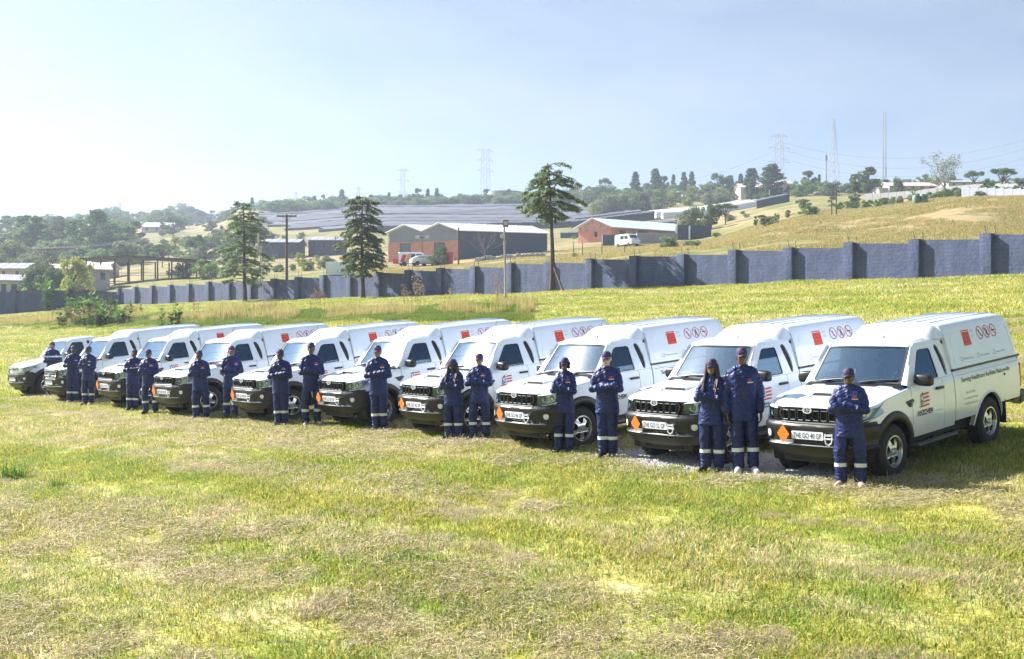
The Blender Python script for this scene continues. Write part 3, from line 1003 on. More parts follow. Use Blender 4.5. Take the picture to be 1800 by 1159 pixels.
    em.build('emblem', M['silver'], root, recalc=True)
    # ---- headlamps
    for sd in (1, -1):
        us = [lerp(U_(.795), U_(.28), i/14) for i in range(15)]
        f = lambda u: (u-us[0])/(us[-1]-us[0])
        zl = lambda u: lerp(.885, 1.015, f(u)**1.6)
        zh = lambda u: lerp(1.045, 1.075, f(u)) - (.05*max(0, (f(u)-.85)/.15)**2)
        bw = ribbon(us, zl, zh, 4, -.045, sd, 0)
        hb = bw.build('headlamp', M['satin'], root, recalc=True)
        for fc, rr_ in ((.22, .052), (.45, .050)):
            u = lerp(us[0], us[-1], fc); zz = (zl(u)+zh(u))/2
            p = Vector(S_(u, zz, -.03, sd)); n = Vector((On(u)[0], sd*abs(On(u)[1]), 0)); n.x = abs(n.x)
            q = n.to_track_quat('Y', 'Z').to_matrix().to_4x4(); q.translation = p
            lm = MB(); lm.lathe([(.0, -.012), (rr_*.5, -.008), (rr_*.62, .010), (rr_, .018), (rr_*1.04, .010)], 18, q)
            lm.build('reflector', M['lampin'], hb, recalc=True)
        ls = ribbon(us, zl, zh, 4, .004, sd, .01)
        ls.build('lens', M['lens'], hb, recalc=True)
        if kind != 'small':
            st = MB(); st.tube([S_(u, zl(u)-.016, .010, sd) for u in us[2:]], .010, 6)
            st.build('lamp_trim', M['chrome'], hb)
    # ---- bumper
    def boff(z): return float(np.interp(z, [.34, .40, .47, .515, .54, .57, .64, .70, .78, .82, .86], [-.03, .03, .065, .085, .088, .050, .045, .052, .062, .058, .02]))
    bu = MB()
    ub = [i*.05 for i in range(0, 40) if O_(i*.05)[0] > .44]
    zt = lambda u: (lerp(.855, .885, min(1, u/.9)) if kind != 'van' else (.755 if u < .42 else lerp(.755, .885, min(1, (u-.42)/.2))))
    zb = lambda u: lerp(.36, .385, min(1, u/.9))+max(0, (u-.75))*.22
    for sd in (1, -1):
        ribbon(ub, zb, zt, 22, boff, sd, .10, bu)
    bo = bu.build('bumper', M['bumper'], root, angle=30, recalc=True)
    ap = MB()
    for sd in (1, -1):
        ribbon([i*.08 for i in range(0, 9)], .27, .37, 2, -.06, sd, .02, ap)
    ap.build('skid_plate', M['plastic'], bo, recalc=True)
    lip = MB(); lip.tube([front(y, .545, .090) for y in np.linspace(-.62, .62, 25)], .008, 6); lip.build('bumper_lip', M['satin'], bo)
    if kind != 'small':
        sg = MB(); sg.tube([front(y, .862, .030) for y in np.linspace(-.46, .46, 21)], .010, 8, flat=1.4); sg.build('grille_trim', M['satin'], bo)
    rc = MB()
    for k in range(3):
        rc.tube([front(y, .565+.017*k, .056) for y in np.linspace(-.50, .50, 19)], .005, 5)
    rc.build('air_slats', M['plastic'], bo)
    for sd in (1, -1):
        u = .72; p = Vector(S_(u, .685, .058, sd)); n = Vector((On(u)[0], sd*abs(On(u)[1]), 0)); n.x = abs(n.x)
        q = n.to_track_quat('Y', 'Z').to_matrix().to_4x4(); q.translation = p
        fg = MB(); fg.lathe([(.085, -.02), (.085, .006), (.066, .008), (.060, -.004)], 20, q)
        fo = fg.build('fog_lamp', M['plastic'], bo, recalc=True)
        fg = MB(); fg.lathe([(0, .004), (.03, .003), (.056, -.002)], 18, q); fg.build('fog_lens', M['plate'], fo)
    # ---- number plate, orange diamond, shackle
    pz = .69 if pik else .66
    pl = MB(); lp = rpoly([(-.26, pz-.057), (.26, pz-.057), (.26, pz+.057), (-.26, pz+.057)], .012, 2)
    pl.sheet([lp], lambda y, z, t: (.925-t+.0, y, z), .012)
    po = pl.build('number_plate', M['plate'], root, recalc=True)
    if pik:
        dm = MB(); dz = .70; dl = rpoly([(-.385-.112, dz), (-.385, dz-.135), (-.385+.112, dz), (-.385, dz+.135)], .02, 2)
        dm.sheet([dl], lambda y, z, t: (.955+.12*(y+.385)-t, y, z-.0), .006)
        dm.build('orange_diamond', M['orange'], root, recalc=True)
        sh = MB()
        y0 = .355
        sh.box(.87, .945, y0-.045, y0+.045, .70, .722)
        sh.tube([(.93, y0-.055, .735), (.935, y0-.058, .66), (.945, y0-.045, .60), (.95, y0, .575), (.945, y0+.045, .60), (.935, y0+.058, .66), (.93, y0+.055, .735)], .012, 8)
        sh.tube([(.932, y0-.075, .66), (.932, y0+.075, .66)], .013, 8)
        sh.build('tow_shackle', M['silver'], root, angle=50)
    # ---- doors
    for sd in (1, -1):
        dn = ribbon(us_between(-.54, -1.505, 12), lambda u: .50 if O_(u)[0] > -.60 else .50, 1.268, 12, side=sd, flange=.05)
        do = dn.build('door', W, root, angle=50, recalc=True)
        cr = MB(); cr.tube([S_(U_(x), .82+.02*(x+1.0), .004, sd) for x in np.linspace(-.62, -1.44, 8)], .012, 5, flat=.5)
        cr.build('door_crease', W, do)
        hd = MB(); hx = -1.36
        hd.cbox(hx-.105, hx+.105, -.022, .022, -.02, .022, .012)
        for i, v in enumerate(hd.v): hd.v[i] = (v[0], sd*(S_(U_(hx), 1.135)[1]+.022+v[1]), 1.135+v[2])
        hd.build('handle', M['plastic'], do, recalc=True)
        cp = ribbon(us_between(-1.515, -1.86, 5), .50, 1.268, 10, side=sd, flange=.05)
        cp.build('cab_corner', W, root, angle=50, recalc=True)
        sl = MB(); sl.box(-1.86, -.50, sd*.70 if sd > 0 else -.85, sd*.85 if sd > 0 else -.70, .43, .505); sl.build('sill', M['under'], root)
        stp = MB(); stp.tube([(-.47, sd*.80, .40), (-.55, sd*.93, .385), (-1.75, sd*.93, .385), (-1.83, sd*.80, .40)], .045, 8)
        for xx in np.linspace(-.7, -1.6, 3): stp.tube([(xx, sd*.93, .40), (xx, sd*.70, .45)], .02, 6)
        stp.build('side_step', M['plastic'], root)
        # greenhouse side with real openings
        outer = rpoly([(-.47, 1.272), (-.93, 1.80), (-1.00, 1.842), (-1.86, 1.860), (-1.86, 1.272)], [.01, .02, .05, .01, .01], 3)
        win = rpoly([(-.665, 1.285), (-1.435, 1.285), (-1.395, 1.735), (-1.06, 1.742), (-1.00, 1.715)], [.02, .03, .05, .05, .04], 3)
        qw = rpoly([(-1.535, 1.74), (-1.60, 1.775), (-1.66, 1.72), (-1.725, 1.52), (-1.735, 1.36), (-1.705, 1.275), (-1.655, 1.30), (-1.60, 1.50)], .03, 3)
        gs = MB(); gs.sheet([outer, win, qw], lambda x, z, t: (x, sd*(cab_y(z)-t), z), .035)
        go_ = gs.build('cab_side', W, root, angle=40, recalc=True)
        wn = MB(); wn.sheet([[(a*1., b) for a, b in win]], lambda x, z, t: (x, sd*(cab_y(z)-.014-t), z)); wn.build('window', M['sidewin'], do)
        sw = [((a+1.18)*.955-1.18, (b-1.51)*.94+1.51) for a, b in win]
        sl_ = MB(); sl_.sheet([win, sw], lambda x, z, t: (x, sd*(cab_y(z)-.006-t), z), .012); sl_.build('window_seal', M['plastic'], do, recalc=True)
        qb = MB(); qb.sheet([qw], lambda x, z, t: (x, sd*(cab_y(z)-.026), z)); qo = qb.build('quarter_vent', M['plastic'], go_)
        for k in range(9):
            z = 1.33+.048*k
            xs_ = [p[0] for p in qw]
            xl = np.interp(z, [1.30, 1.5, 1.74], [-1.66, -1.605, -1.55]); xr = np.interp(z, [1.30, 1.40, 1.52, 1.72, 1.76], [-1.715, -1.725, -1.715, -1.655, -1.61])
            lv = MB(); lv.add([(xl, sd*(cab_y(z)-.022), z), (xr, sd*(cab_y(z)-.022), z), (xr, sd*(cab_y(z)-.006), z-.014), (xl, sd*(cab_y(z)-.006), z-.014)], [(0, 1, 2, 3)])
            lv.build('louvre', M['plastic'], qo)
        # mirror
        mr = MB(); mx, my, mz = -.74, .985, 1.33
        bmx = bmesh.new(); bmesh.ops.create_uvsphere(bmx, u_segments=16, v_segments=10, radius=1)
        for v in bmx.verts:
            c = v.co
            sg = lambda a: math.copysign(abs(a)**.55, a)
            v.co = Vector((mx+.075*sg(c.x)-.02*c.y*sd*0, sd*(my+.135*sg(c.y)), mz+.088*sg(c.z)-.012*c.y))
        mr.addbm(bmx)
        mr.tube([(mx, sd*.84, 1.29), (mx, sd*.90, 1.285)], .03, 8)
        mo = mr.build('mirror', M['plastic'], root, angle=60, recalc=True)
        mg = MB(); mg.add([(mx-.078, sd*(my-.10), mz-.06), (mx-.078, sd*(my+.10), mz-.06), (mx-.078, sd*(my+.10), mz+.06), (mx-.078, sd*(my-.10), mz+.06)], [(0, 1, 2, 3)])
        mg.build('mirror_glass', M['mirror'], mo)
    # ---- roof of the cab
    mb = MB(); rows = []
    for x, zc in ((-.925, 1.805), (-.935, 1.835), (-.98, 1.862), (-1.10, 1.886), (-1.4, 1.90), (-1.87, 1.905)):
        row = []
        for k in range(-12, 13):
            a = abs(k/12); y = math.copysign(.70*min(1, a), k) if k else 0
            z = zc-.012*a*a-(zc-.012-1.80-.0)*max(0, (a-.80)/.20)**2.2
            if x > -.95: z = zc-.01*a*a-(zc-1.80)*max(0, (a-.8)/.2)**2.2
            row.append((x+.045*(1-a*a), y*1.0, z))
        rows.append(row)
    mb.grid(rows); ro = mb.build('cab_roof', W, root, angle=60, recalc=True)
    if kind != 'small':
        an = MB(); an.tube([(-1.22, .10, 1.89), (-1.24, .10, 1.93)], .012, 6); an.tube([(-1.24, .10, 1.93), (-1.40, .10, 2.22)], .0035, 4); an.build('aerial', M['plastic'], root)
        for yy in (-.36, .36):
            rb = MB(); rb.tube([(x, yy, float(np.interp(x, [-1.5, -1.0], [1.902, 1.873]))) for x in (-1.0, -1.2, -1.5)], .006, 5); rb.build('roof_bead', W, ro)
    # ---- windscreen
    def ws(y, v, t=0.0):     # v from 0 at the base to 1 at the top
        hw = lerp(.765, .69, v); a = y/hw if hw else 0
        return (lerp(-.50, -.945, v)+.055*(1-a*a)*1.0-.78*t, y, lerp(1.285, 1.812, v)-.62*t)
    outer = sub([(-.765, 0), (.765, 0), (.69, 1), (-.69, 1)], .06)
    inner = sub(rpoly([(-.715, .045), (.715, .045), (.645, .94), (-.645, .94)], .05, 4), .06)
    gl = MB(); rows = [[ws(lerp(.76, .685, v)*k/14, v, .006) for k in range(-14, 15)] for v in np.linspace(.01, .99, 9)]
    gl.grid(rows); go2 = gl.build('windscreen', M['windscreen'], root, angle=80)
    fr = MB(); fr.sheet([outer, inner], lambda y, v, t: ws(y, v, t-.003), .02); fr.build('windscreen_seal', M['plastic'], go2, recalc=True)
    for (yy, v, rr_) in ((.60, .30, .034), (.58, .18, .034)):
        sk = MB(); sk.sheet([ring_pts(yy, 0, rr_, 16)], lambda a, b, t: ws(a, v+b/.68, .012)); sk.build('licence_disc', M['sticker'], go2)
    sk = MB(); sk.sheet([[(.30, .90), (.46, .90), (.46, .93), (.30, .93)]], lambda a, b, t: ws(a, b, .012)); sk.build('screen_sticker', M['sticker'], go2)
    for yy, dirn in ((.10, 1), (-.60, 1)):
        wp = MB(); wp.tube([ws(yy, .02, -.02), ws(yy+.30, .075, -.028), ws(yy+.58, .10, -.02)], .010, 5)
        wp.tube([ws(yy+.02, .05, -.012), ws(yy+.60, .12, -.012)], .006, 4)
        wp.build('wiper', M['plastic'], root)
    for sd in (1, -1):
        pm = MB(); a = [(lerp(-.47, -.93, v), sd*(cab_y(lerp(1.272, 1.80, v))), lerp(1.272, 1.80, v)) for v in np.linspace(0, 1, 6)]
        mdl = [(lerp(-.455, -.90, v), sd*lerp(.825, .708, v), lerp(1.28, 1.812, v)) for v in np.linspace(0, 1, 6)]
        b = [ws(sd*lerp(.755, .683, v), v, -.004) for v in np.linspace(0, 1, 6)]
        pm.grid([a, mdl, b], flip=sd > 0)
        pm.build('windscreen_pillar', W, root, angle=70, recalc=True)
    cw = MB(); cw.add([(-.36, -.78, 1.245), (-.36, .78, 1.245), (-.52, .80, 1.275), (-.52, -.80, 1.275)], [(0, 1, 2, 3)])
    rows = [[(-.42+.07*(1-(k/10)**2), .79*k/10, 1.262), (-.52+.07*(1-(k/10)**2), .79*k/10, 1.284)] for k in range(-10, 11)]
    cw.grid(rows); cw.build('cowl', M['plastic'], root)
    # ---- interior
    it = MB(); it.box(-1.85, -.50, -.80, .80, .50, .60); it.box(-1.86, -1.82, -.72, .72, .5, 1.80); it.box(-.5, -.46, -.80, .80, .5, 1.2)
    it.build('cab_floor', M['dark'], root)
    ds = MB(); ds.cbox(-.80, -.50, -.74, .74, 1.02, 1.25, .04); ds.build('dashboard', M['dark'], root)
    for yy in (-.36, .36):
        se = MB(); se.cbox(-1.55, -1.05, yy-.25, yy+.25, .72, .90, .05)
        bmx = bmesh.new(); bmesh.ops.create_cube(bmx, size=1)
        bmesh.ops.bevel(bmx, geom=bmx.edges[:], offset=.15, segments=2, affect='EDGES')
        se.addbm(bmx, Matrix.Translation((-1.57, yy, 1.17)) @ Matrix.Rotation(R(-12), 4, 'Y') @ Matrix.Diagonal((.16, .48, .62, 1)))
        bmx = bmesh.new(); bmesh.ops.create_cube(bmx, size=1); bmesh.ops.bevel(bmx, geom=bmx.edges[:], offset=.2, segments=2, affect='EDGES')
        se.addbm(bmx, Matrix.Translation((-1.64, yy, 1.57)) @ Matrix.Diagonal((.09, .26, .18, 1)))
        se.build('seat', M['seat'], root)
    stw = MB(); q = Matrix.Translation((-.92, -.36, 1.19)) @ Matrix.Rotation(R(65), 4, 'Y')
    stw.tube([q @ Vector((.185*math.cos(a), .185*math.sin(a), 0)) for a in np.linspace(0, 2*math.pi, 25)], .016, 6, False)
    stw.tube([q @ Vector((-.18, 0, 0)), q @ Vector((.18, 0, 0))], .02, 5); stw.build('steering_wheel', M['dark'], root)
    # ---- load bed
    for sd in (1, -1):
        us = us_arch(-1.885, -4.20, -3.04, .475, 40)
        zl = lambda u: arch_z(O_(u)[0], -3.04, .475, .56 if O_(u)[0] > -3.04 else .64)
        bd = ribbon(us, zl, 1.318, 10, side=sd, flange=.05)
        bdo = bd.build('bed_side', W, root, angle=50, recalc=True)
        lipm = MB(); rows = []
        for a in range(0, 181, 6):
            ca, sa = math.cos(R(a)), math.sin(R(a)); rows.append([S_(U_(-3.04+r_*ca), .385+r_*sa, of, sd) for r_, of in ((.470, -.08), (.470, .012), (.487, .016), (.505, .002))])
        lipm.grid(rows, flip=sd < 0); lipm.build('arch_lip', W, bdo, angle=50, recalc=True)
        wl = MB(); rows = []
        for a in range(-10, 191, 10): rows.append([(-3.04+.468*math.cos(R(a)), sd*yy, .385+.468*math.sin(R(a))) for yy in (.85, .45)])
        wl.grid(rows); wl.build('wheel_well', M['under'], root)
        rl = MB(); rl.tube([S_(U_(x), 1.245, .006, sd) for x in np.linspace(-1.95, -4.15, 8)], .012, 5, flat=.6); rl.build('bed_crease', W, bdo)
        mf = MB(); mf.box(-3.62, -3.605, min(sd*.64, sd*.88), max(sd*.64, sd*.88), .28, .66); mf.build('mud_flap', M['rubber'], root)
        if sd > 0:
            rp = MB(); p = Vector(S_(U_(-3.62), 1.08, .004, sd)); rp.tube([p, p+Vector((0, .01, 0))], .02, 8); rp.build('fuel_lock', M['plastic'], bdo)
    tg = MB(); tg.cbox(-4.24, -4.19, -.85, .85, .66, 1.318, .015); tg.build('tailgate', W, root)
    for sd in (1, -1):
        tl = MB(); tl.cbox(-4.27, -4.20, min(sd*.76, sd*.865), max(sd*.76, sd*.865), .80, 1.20, .015); tl.build('tail_lamp', M['red'], root)
    rb = MB(); rb.cbox(-4.46, -4.24, -.86, .86, .52, .66, .03)
    for sd in (1, -1): rb.add([(-4.0, sd*.84, .60), (-4.26, sd*.84, .50), (-4.40, sd*.86, .54), (-4.40, sd*.86, .74), (-4.30, sd*.85, .72), (-4.0, sd*.72, .60), (-4.26, sd*.72, .50), (-4.40, sd*.72, .54), (-4.40, sd*.72, .74), (-4.3, sd*.72, .72)],
                                [(0,1,2,3,4),(5,9,8,7,6),(0,4,9,5),(4,3,8,9),(3,2,7,8),(2,1,6,7),(1,0,5,6)])
    rb.build('rear_bumper', M['plastic'], root, recalc=True)
    if kind != 'small':
        # ---- canopy
        cn = MB(); rows = []
        prof = [1.352, 1.45, 1.60, 1.75, 1.86, 1.93, 1.985, 2.02, 2.042]
        st = [(-1.87, .012, -.010), (-1.885, .004, 0), (-1.93, 0, 0), (-2.4, 0, .004), (-3.2, 0, .008), (-3.9, 0, .0), (-4.10, 0, -.012), (-4.17, .012, -.03), (-4.195, .04, -.06)]
        for x, ins, dz in st:
            half = []
            for z in prof:
                y = canopy_y(z)-ins; lean = .10*max(0, (z-1.36)/.7) if x < -4.0 else 0
                half.append((x+lean+(0 if x < -1.9 else 0), y, z+dz*max(0, (z-1.36)/.68)))
            for yy, zz in ((.50, 2.058), (.34, 2.068), (.17, 2.074), (0, 2.076)):
                half.append((x+(.10 if x < -4.0 else 0), yy, zz+dz))
            rows.append(half+[(p[0], -p[1], p[2]) for p in half[-2::-1]])
        cn.grid(rows)
        e = rows[-1]; b = len(cn.v); cn.v.extend(e); cn.f.append(tuple(range(b, b+len(e))))
        co = cn.build('canopy', W, root, angle=42, recalc=True)
        # nose that fairs the canopy into the cab roof
        nb = MB(); rows = []
        for i in range(11):
            v = i/10; x = lerp(-1.38, -1.875, v)
            h = sstep(0, 1, v)
            hw = lerp(.60, .735, min(1, v*1.6)**.6)
            row = []
            for k in range(-14, 15):
                a = abs(k/14); y = hw*k/14
                zt_ = lerp(1.896, 2.066, float(h)); base = lerp(1.885-.02*a*a, 1.845, float(h))
                z = zt_-.010*a*a-(zt_-base)*max(0, (a-.68)/.32)**2.3
                row.append((x+.07*(1-a*a)*(1-v)+(0), y, z))
            rows.append(row)
        nb.grid(rows); nb.build('canopy_nose', W, co, angle=70, recalc=True)
        for sd in (1, -1):
            cf = MB(); rowA = [(-1.862, sd*(canopy_y(z)-.012), z-.004) for z in prof]
            rowB = [(-1.862, sd*(cab_y(min(z, 1.84))-.03 if z < 1.84 else lerp(.66, .45, (z-1.84)/.2)), min(z, 2.03)) for z in prof]
            cf.grid([rowA, rowB], flip=sd > 0)
            cf.build('canopy_front', W, co, recalc=True)
        for yy in (-.46, -.23, 0, .23, .46):
            r_ = MB(); zz = float(np.interp(abs(yy), [0, .34, .5], [2.078, 2.070, 2.060]))
            r_.tube([(-1.95, yy, zz-.004), (-2.02, yy, zz+.002), (-3.95, yy, zz+.004), (-4.02, yy, zz-.008)], .014, 6, flat=.7)
            r_.build('roof_rib', W, co)
        for sd in (1, -1):
            se = MB(); P_ = []
            for x in np.linspace(-1.875, -4.20, 10): P_.append([(x, sd*.835, 1.320), (x, sd*.874, 1.320), (x, sd*.872, 1.353), (x, sd*.835, 1.353)])
            se.grid(P_, flip=sd < 0); se.build('canopy_seal', M['plastic'], co, recalc=True)
            pa = MB(); lo = rpoly([(-1.96, 1.40), (-4.05, 1.40), (-3.98, 1.88), (-2.02, 1.88)], .08, 4)
            li = [((a+3.0)*.990-3.0, (b-1.64)*.965+1.64) for a, b in lo]
            pa.sheet([sub(lo, .2), sub(li, .2)], lambda x, z, t: (x, sd*(canopy_y(z)+.005-t), z), .008); pa.build('canopy_panel_edge', W, co, recalc=True)
    # ---- lettering on the visible left side (and mirrored right side left plain)
    if pik:
        def onbed(x0, z0): return lambda a, b: S_(U_(x0-a), z0+b, .006, 1)
        def oncan(x0, z0): return lambda a, b: (x0-a, canopy_y(z0+b)+.005, z0+b)
        tx = MB(); decal_text(tx, 'Serving Healthcare Facilities Nationwide', .105, onbed(-2.10, 1.125), 1.72, .0012)
        tx.build('side_lettering', M['ink'], root)
        tx = MB()
        for k, tt in enumerate(('086 242 9226', 'www.hazchem.co.za', 'info@hazchem.co.za')):
            decal_text(tx, tt, .052, onbed(-2.16 + (.0 if k else -.06), .93-.085*k), (.30, .44, .46)[k])
        tx.build('contact_lettering', M['greyink'], root)
        tx = MB(); decal_text(tx, 'HAZCHEM', .105, onbed(-.66, .80), .46, .004); tx.build('name_lettering', M['ink'], root)
        lg = MB()
        def q(x, z): return S_(U_(x), z, .007, 1)
        def strip(a, b, c, d_): lg.add([q(*a), q(*b), q(*c), q(*d_)], [(0, 1, 2, 3)])
        strip((-.74, .915), (-1.02, .925), (-1.02, .95), (-.74, .94))
        for k in range(3):
            z = .975+.055*k; x0 = -.885
            strip((x0, z), (x0-.15, z+.006), (x0-.15, z+.034), (x0, z+.028))
        lg.build('logo_stripes', M['red'], root)
        lg = MB()
        for pts in ([(-.85, .96), (-.86, .96), (-.86, 1.13), (-.845, 1.13)], [(-.86, 1.13), (-.86, 1.105), (-.79, 1.07), (-.785, 1.09)], [(-.79, 1.08), (-.805, 1.08), (-.785, .99), (-.77, .99)]):
            lg.add([q(*p) for p in pts], [(0, 1, 2, 3)])
        lg.sheet([ring_pts(-.80, .985, .036, 16), ring_pts(-.80, .985, .018, 16)], lambda a, b, t: q(a, b))
        lg.build('logo_cab', M['ink'], root)
        pc = MB(); pc.sheet([[(-2.42, 1.66), (-2.66, 1.66), (-2.66, 1.90), (-2.42, 1.90)]], lambda x, z, t: (x, canopy_y(z)+.006, z))
        pco = pc.build('hazard_placard', M['placard'], co)
        pcl = MB()
        for z in (1.72, 1.78, 1.84): pcl.add([(x, canopy_y(z_)+.008, z_) for x, z_ in ((-2.43, z), (-2.65, z), (-2.65, z+.006), (-2.43, z+.006))], [(0, 1, 2, 3)])
        pcl.build('placard_lines', M['ink'], pco)
        tx = MB(); decal_text(tx, '24 HR', .05, oncan(-2.70, 1.85), .10); decal_text(tx, '7 DAYS', .04, oncan(-2.70, 1.78), .10); tx.build('small_lettering', M['greyink'], co)
        for k in range(3):
            cx = -3.02-.235*k; cz = 1.815
            sg = MB(); fn = lambda a, b, t: (a, canopy_y(b)+.006, b)
            sg.sheet([ring_pts(cx, cz, .104, 28), ring_pts(cx, cz, .090, 28)], fn)
            a = R(45); sg.add([fn(cx+sx*.092*math.cos(a)+ox, cz+sx*.092*math.sin(a)*1+oz, 0) for sx, ox, oz in ((1, .006, -.006), (-1, .006, -.006), (-1, -.006, .006), (1, -.006, .006))], [(0, 1, 2, 3)])
            so = sg.build('prohibition_sign', M['red'], co)
            ic = MB(); f2 = lambda a, b, t: (a, canopy_y(b)+.0075, b)
            if k == 0:
                for (x0, z0, x1, z1) in ((.02, .05, -.005, -.045), (.03, -.045, -.04, -.055)): ic.add([f2(cx+p[0], cz+p[1], 0) for p in ((x0, z0), (x0-.014, z0), (x1-.014, z1), (x1, z1))], [(0, 1, 2, 3)])
            elif k == 1:
                ic.sheet([ring_pts(cx, cz+.05, .016, 10)], f2); ic.sheet([[(cx+.02, cz+.03), (cx-.03, cz+.025), (cx-.02, cz-.02), (cx+.012, cz-.02)]], f2)
                for sx in (1, -1): ic.add([f2(cx+p[0], cz+p[1], 0) for p in ((sx*.002, -.015), (sx*.018, -.015), (sx*.038, -.065), (sx*.024, -.065))], [(0, 1, 2, 3)])
            else:
                ic.sheet([[(cx+.055, cz-.006), (cx-.055, cz-.006), (cx-.055, cz+.012), (cx+.055, cz+.012)]], f2)
            ic.build('sign_icon', M['ink'], so)
        tx = MB()
        for k, tt in enumerate(('Medical Waste', 'Sanitary Hygiene', 'Hazardous Waste')):
            decal_text(tx, tt, .045, oncan(-2.30-.56*k, 1.455), .32)
            tx.sheet([ring_pts(-2.23-.56*k, 1.475, .042, 12), ring_pts(-2.23-.56*k, 1.475, .034, 12)], lambda a, b, t: (a, canopy_y(b)+.005, b))
        tx.build('service_lettering', M['greyink'], co)
    # ---- chassis and wheels
    ch = MB()
    for sd in (1, -1): ch.box(-4.2, .60, sd*.42-.05, sd*.42+.05, .42, .54)
    ch.box(-.85, .7, -.40, .40, .30, .50); ch.box(-4.18, -1.88, -.80, .80, .62, .70)
    ch.tube([(-3.04, -.80, .385), (-3.04, .80, .385)], .05, 8); ch.tube([(0, -.80, .385), (0, .80, .385)], .045, 8)
    ch.box(-2.55, -1.95, .45, .72, .36, .62); ch.box(.30, .72, -.62, .62, .40, .85)
    ch.build('chassis', M['under'], root)
    for cx in (0, -3.04):
        for sd in (1, -1): wheel(root, cx, sd)
    # the nose is a little blunter than the outline curve
    def blunt(o):
        for c in KIDS.get(o.name, []):
            blunt(c)
            for v in c.data.vertices:
                if v.co.x > .42: v.co.x = .42+(v.co.x-.42)*.86
    blunt(root)
    return root, po

def plate_text(root, po, txt):
    tx = MB()
    vs, fs = text_mesh(txt, .1, .0012)
    w0 = max(v[0] for v in vs); k = .46/w0
    tx.add([(.42+(.9275-.42)*.86+.001, -.23+v[0]*k, .652+v[1]*1.05) for v in vs], fs)
    tx.build('plate_lettering', M['plate_ink'], po)

FIT = [(4.89, 17.24, -137.0), (2.97, 19.18, -139.9), (.74, 21.54, -140.9), (-1.30, 24.14, -140.3), (-3.38, 26.35, -138.7), (-5.79, 28.35, -138.1), (-8.45, 30.80, -135.0), (-11.03, 33.89, -137.7)]
def seat_on_ground(o, x, y, yaw, wb=3.04, tr=.78):
    """put the wheels on the ground"""
    c, s = math.cos(yaw), math.sin(yaw)
    def gp_(a, b): px_, py_ = x+c*a-s*b, y+s*a+c*b; return Vector((px_, py_, g(px_, py_)))
    fl, fr, rl, rr_ = gp_(0, tr), gp_(0, -tr), gp_(-wb, tr), gp_(-wb, -tr)
    f0 = (fl+fr)/2; r0 = (rl+rr_)/2
    X = (f0-r0).normalized(); Yv = ((fl+rl)/2-(fr+rr_)/2); Yv = (Yv-X*Yv.dot(X)).normalized(); Z = X.cross(Yv)
    m = Matrix((X, Yv, Z)).transposed().to_4x4(); m.translation = f0 - Z*.012
    o.matrix_world = m
TL = [('THE GO 40 GP', 'nearest white canopy pickup at the right end of the row, plate 40'),
      ('THE GO 52 GP', 'second white canopy pickup from the right, plate 52, behind the tall person'),
      ('THE GO 46 GP', 'third white canopy pickup from the right, plate 46'),
      ('THE GO 42 GP', 'fourth white canopy pickup from the right, sun flashing on its windscreen'),
      ('THE GO 50 GP', 'fifth white canopy pickup from the right, behind one person standing alone'),
      ('THE GO 48 GP', 'sixth white canopy pickup from the right, behind the person in a beanie'),
      ('THE GO 44 GP', 'seventh white canopy pickup from the right, with whip aerial'),
      ('THE GO 45 GP', 'leftmost of the eight matching white canopy pickups')]
truck0, plate0 = make_truck('pik')
plates = []
for i, (x, y, a) in enumerate(FIT):
    if i == 0: o = truck0
    else: o = copy_tree(truck0)
    seat_on_ground(o, x, y, R(a))
    tag(o, TL[i][1], 'pickup truck', 'white pickup trucks parked in a row')
for i, (x, y, a) in enumerate(FIT):
    rt = [o for o in COL.objects if o.get('label') == TL[i][1]][0]
    pl_ = [c for c in KIDS[rt.name] if c.name.startswith('number_plate')][0]
    plate_text(rt, pl_, TL[i][0])
# a few front wheels are left turned
for i, ang in ((1, 9), (3, -6), (4, 14), (6, -10), (7, 5)):
    rt = [o for o in COL.objects if o.get('label') == TL[i][1]][0]
    for c in KIDS[rt.name]:
        if c.name.startswith('wheel') and not c.name.startswith('wheel_well') and c.data.vertices[0].co.x > -1.5:
            sd = 1 if c.data.vertices[0].co.y > 0 else -1
            piv = Vector((0, sd*.76, 0)); rm_ = Matrix.Rotation(R(ang), 3, 'Z')
            c.rotation_euler = (0, 0, R(ang)); c.location = piv-rm_ @ piv
# older pickup with a tall chrome-barred grille
_sv = M['white']
t9, p9 = make_truck('van')
seat_on_ground(t9, -13.75, 36.75, R(-137))
tag(t9, 'white pickup with square chrome barred grille behind two people at the left', 'pickup truck', 'white pickup trucks parked in a row')
plate_text(t9, p9, 'THE GO 38 GP')
# small low pickup at the far left end
def zmap(z): return float(np.interp(z, [0, .27, .36, .55, .69, .86, 1.08, 1.28, 1.81, 1.90, 2.08], [.02, .17, .20, .27, .36, .46, .66, .90, 1.36, 1.40, 1.42]))
t10, p10 = make_truck('small')
t10.name = 'small_pickup'
plate_text(t10, p10, 'THE GO 36 GP')
def squash(o):
    for c in KIDS.get(o.name, []):
        nm = c.name.split('.')[0]
        if nm == 'wheel':
            bpy.data.objects.remove(c) if False else None
        squash(c)
        if nm in ('wheel', 'rim', 'brake_disc'):
            for v in c.data.vertices:
                k = .295/.385
                cx = 0 if v.co.x > -1.5 else -3.04
                v.co.x = cx*.86+(v.co.x-cx)*k; v.co.z *= k; v.co.y = math.copysign(abs(v.co.y)*.90-.005, v.co.y)
        else:
            for v in c.data.vertices:
                v.co.x *= .86; v.co.y *= .90; v.co.z = zmap(v.co.z)
squash(t10)
seat_on_ground(t10, -16.45, 40.4, R(-137), 2.61, .7)
tag(t10, 'small low white pickup with black bumper at the far left end of the row', 'pickup truck')
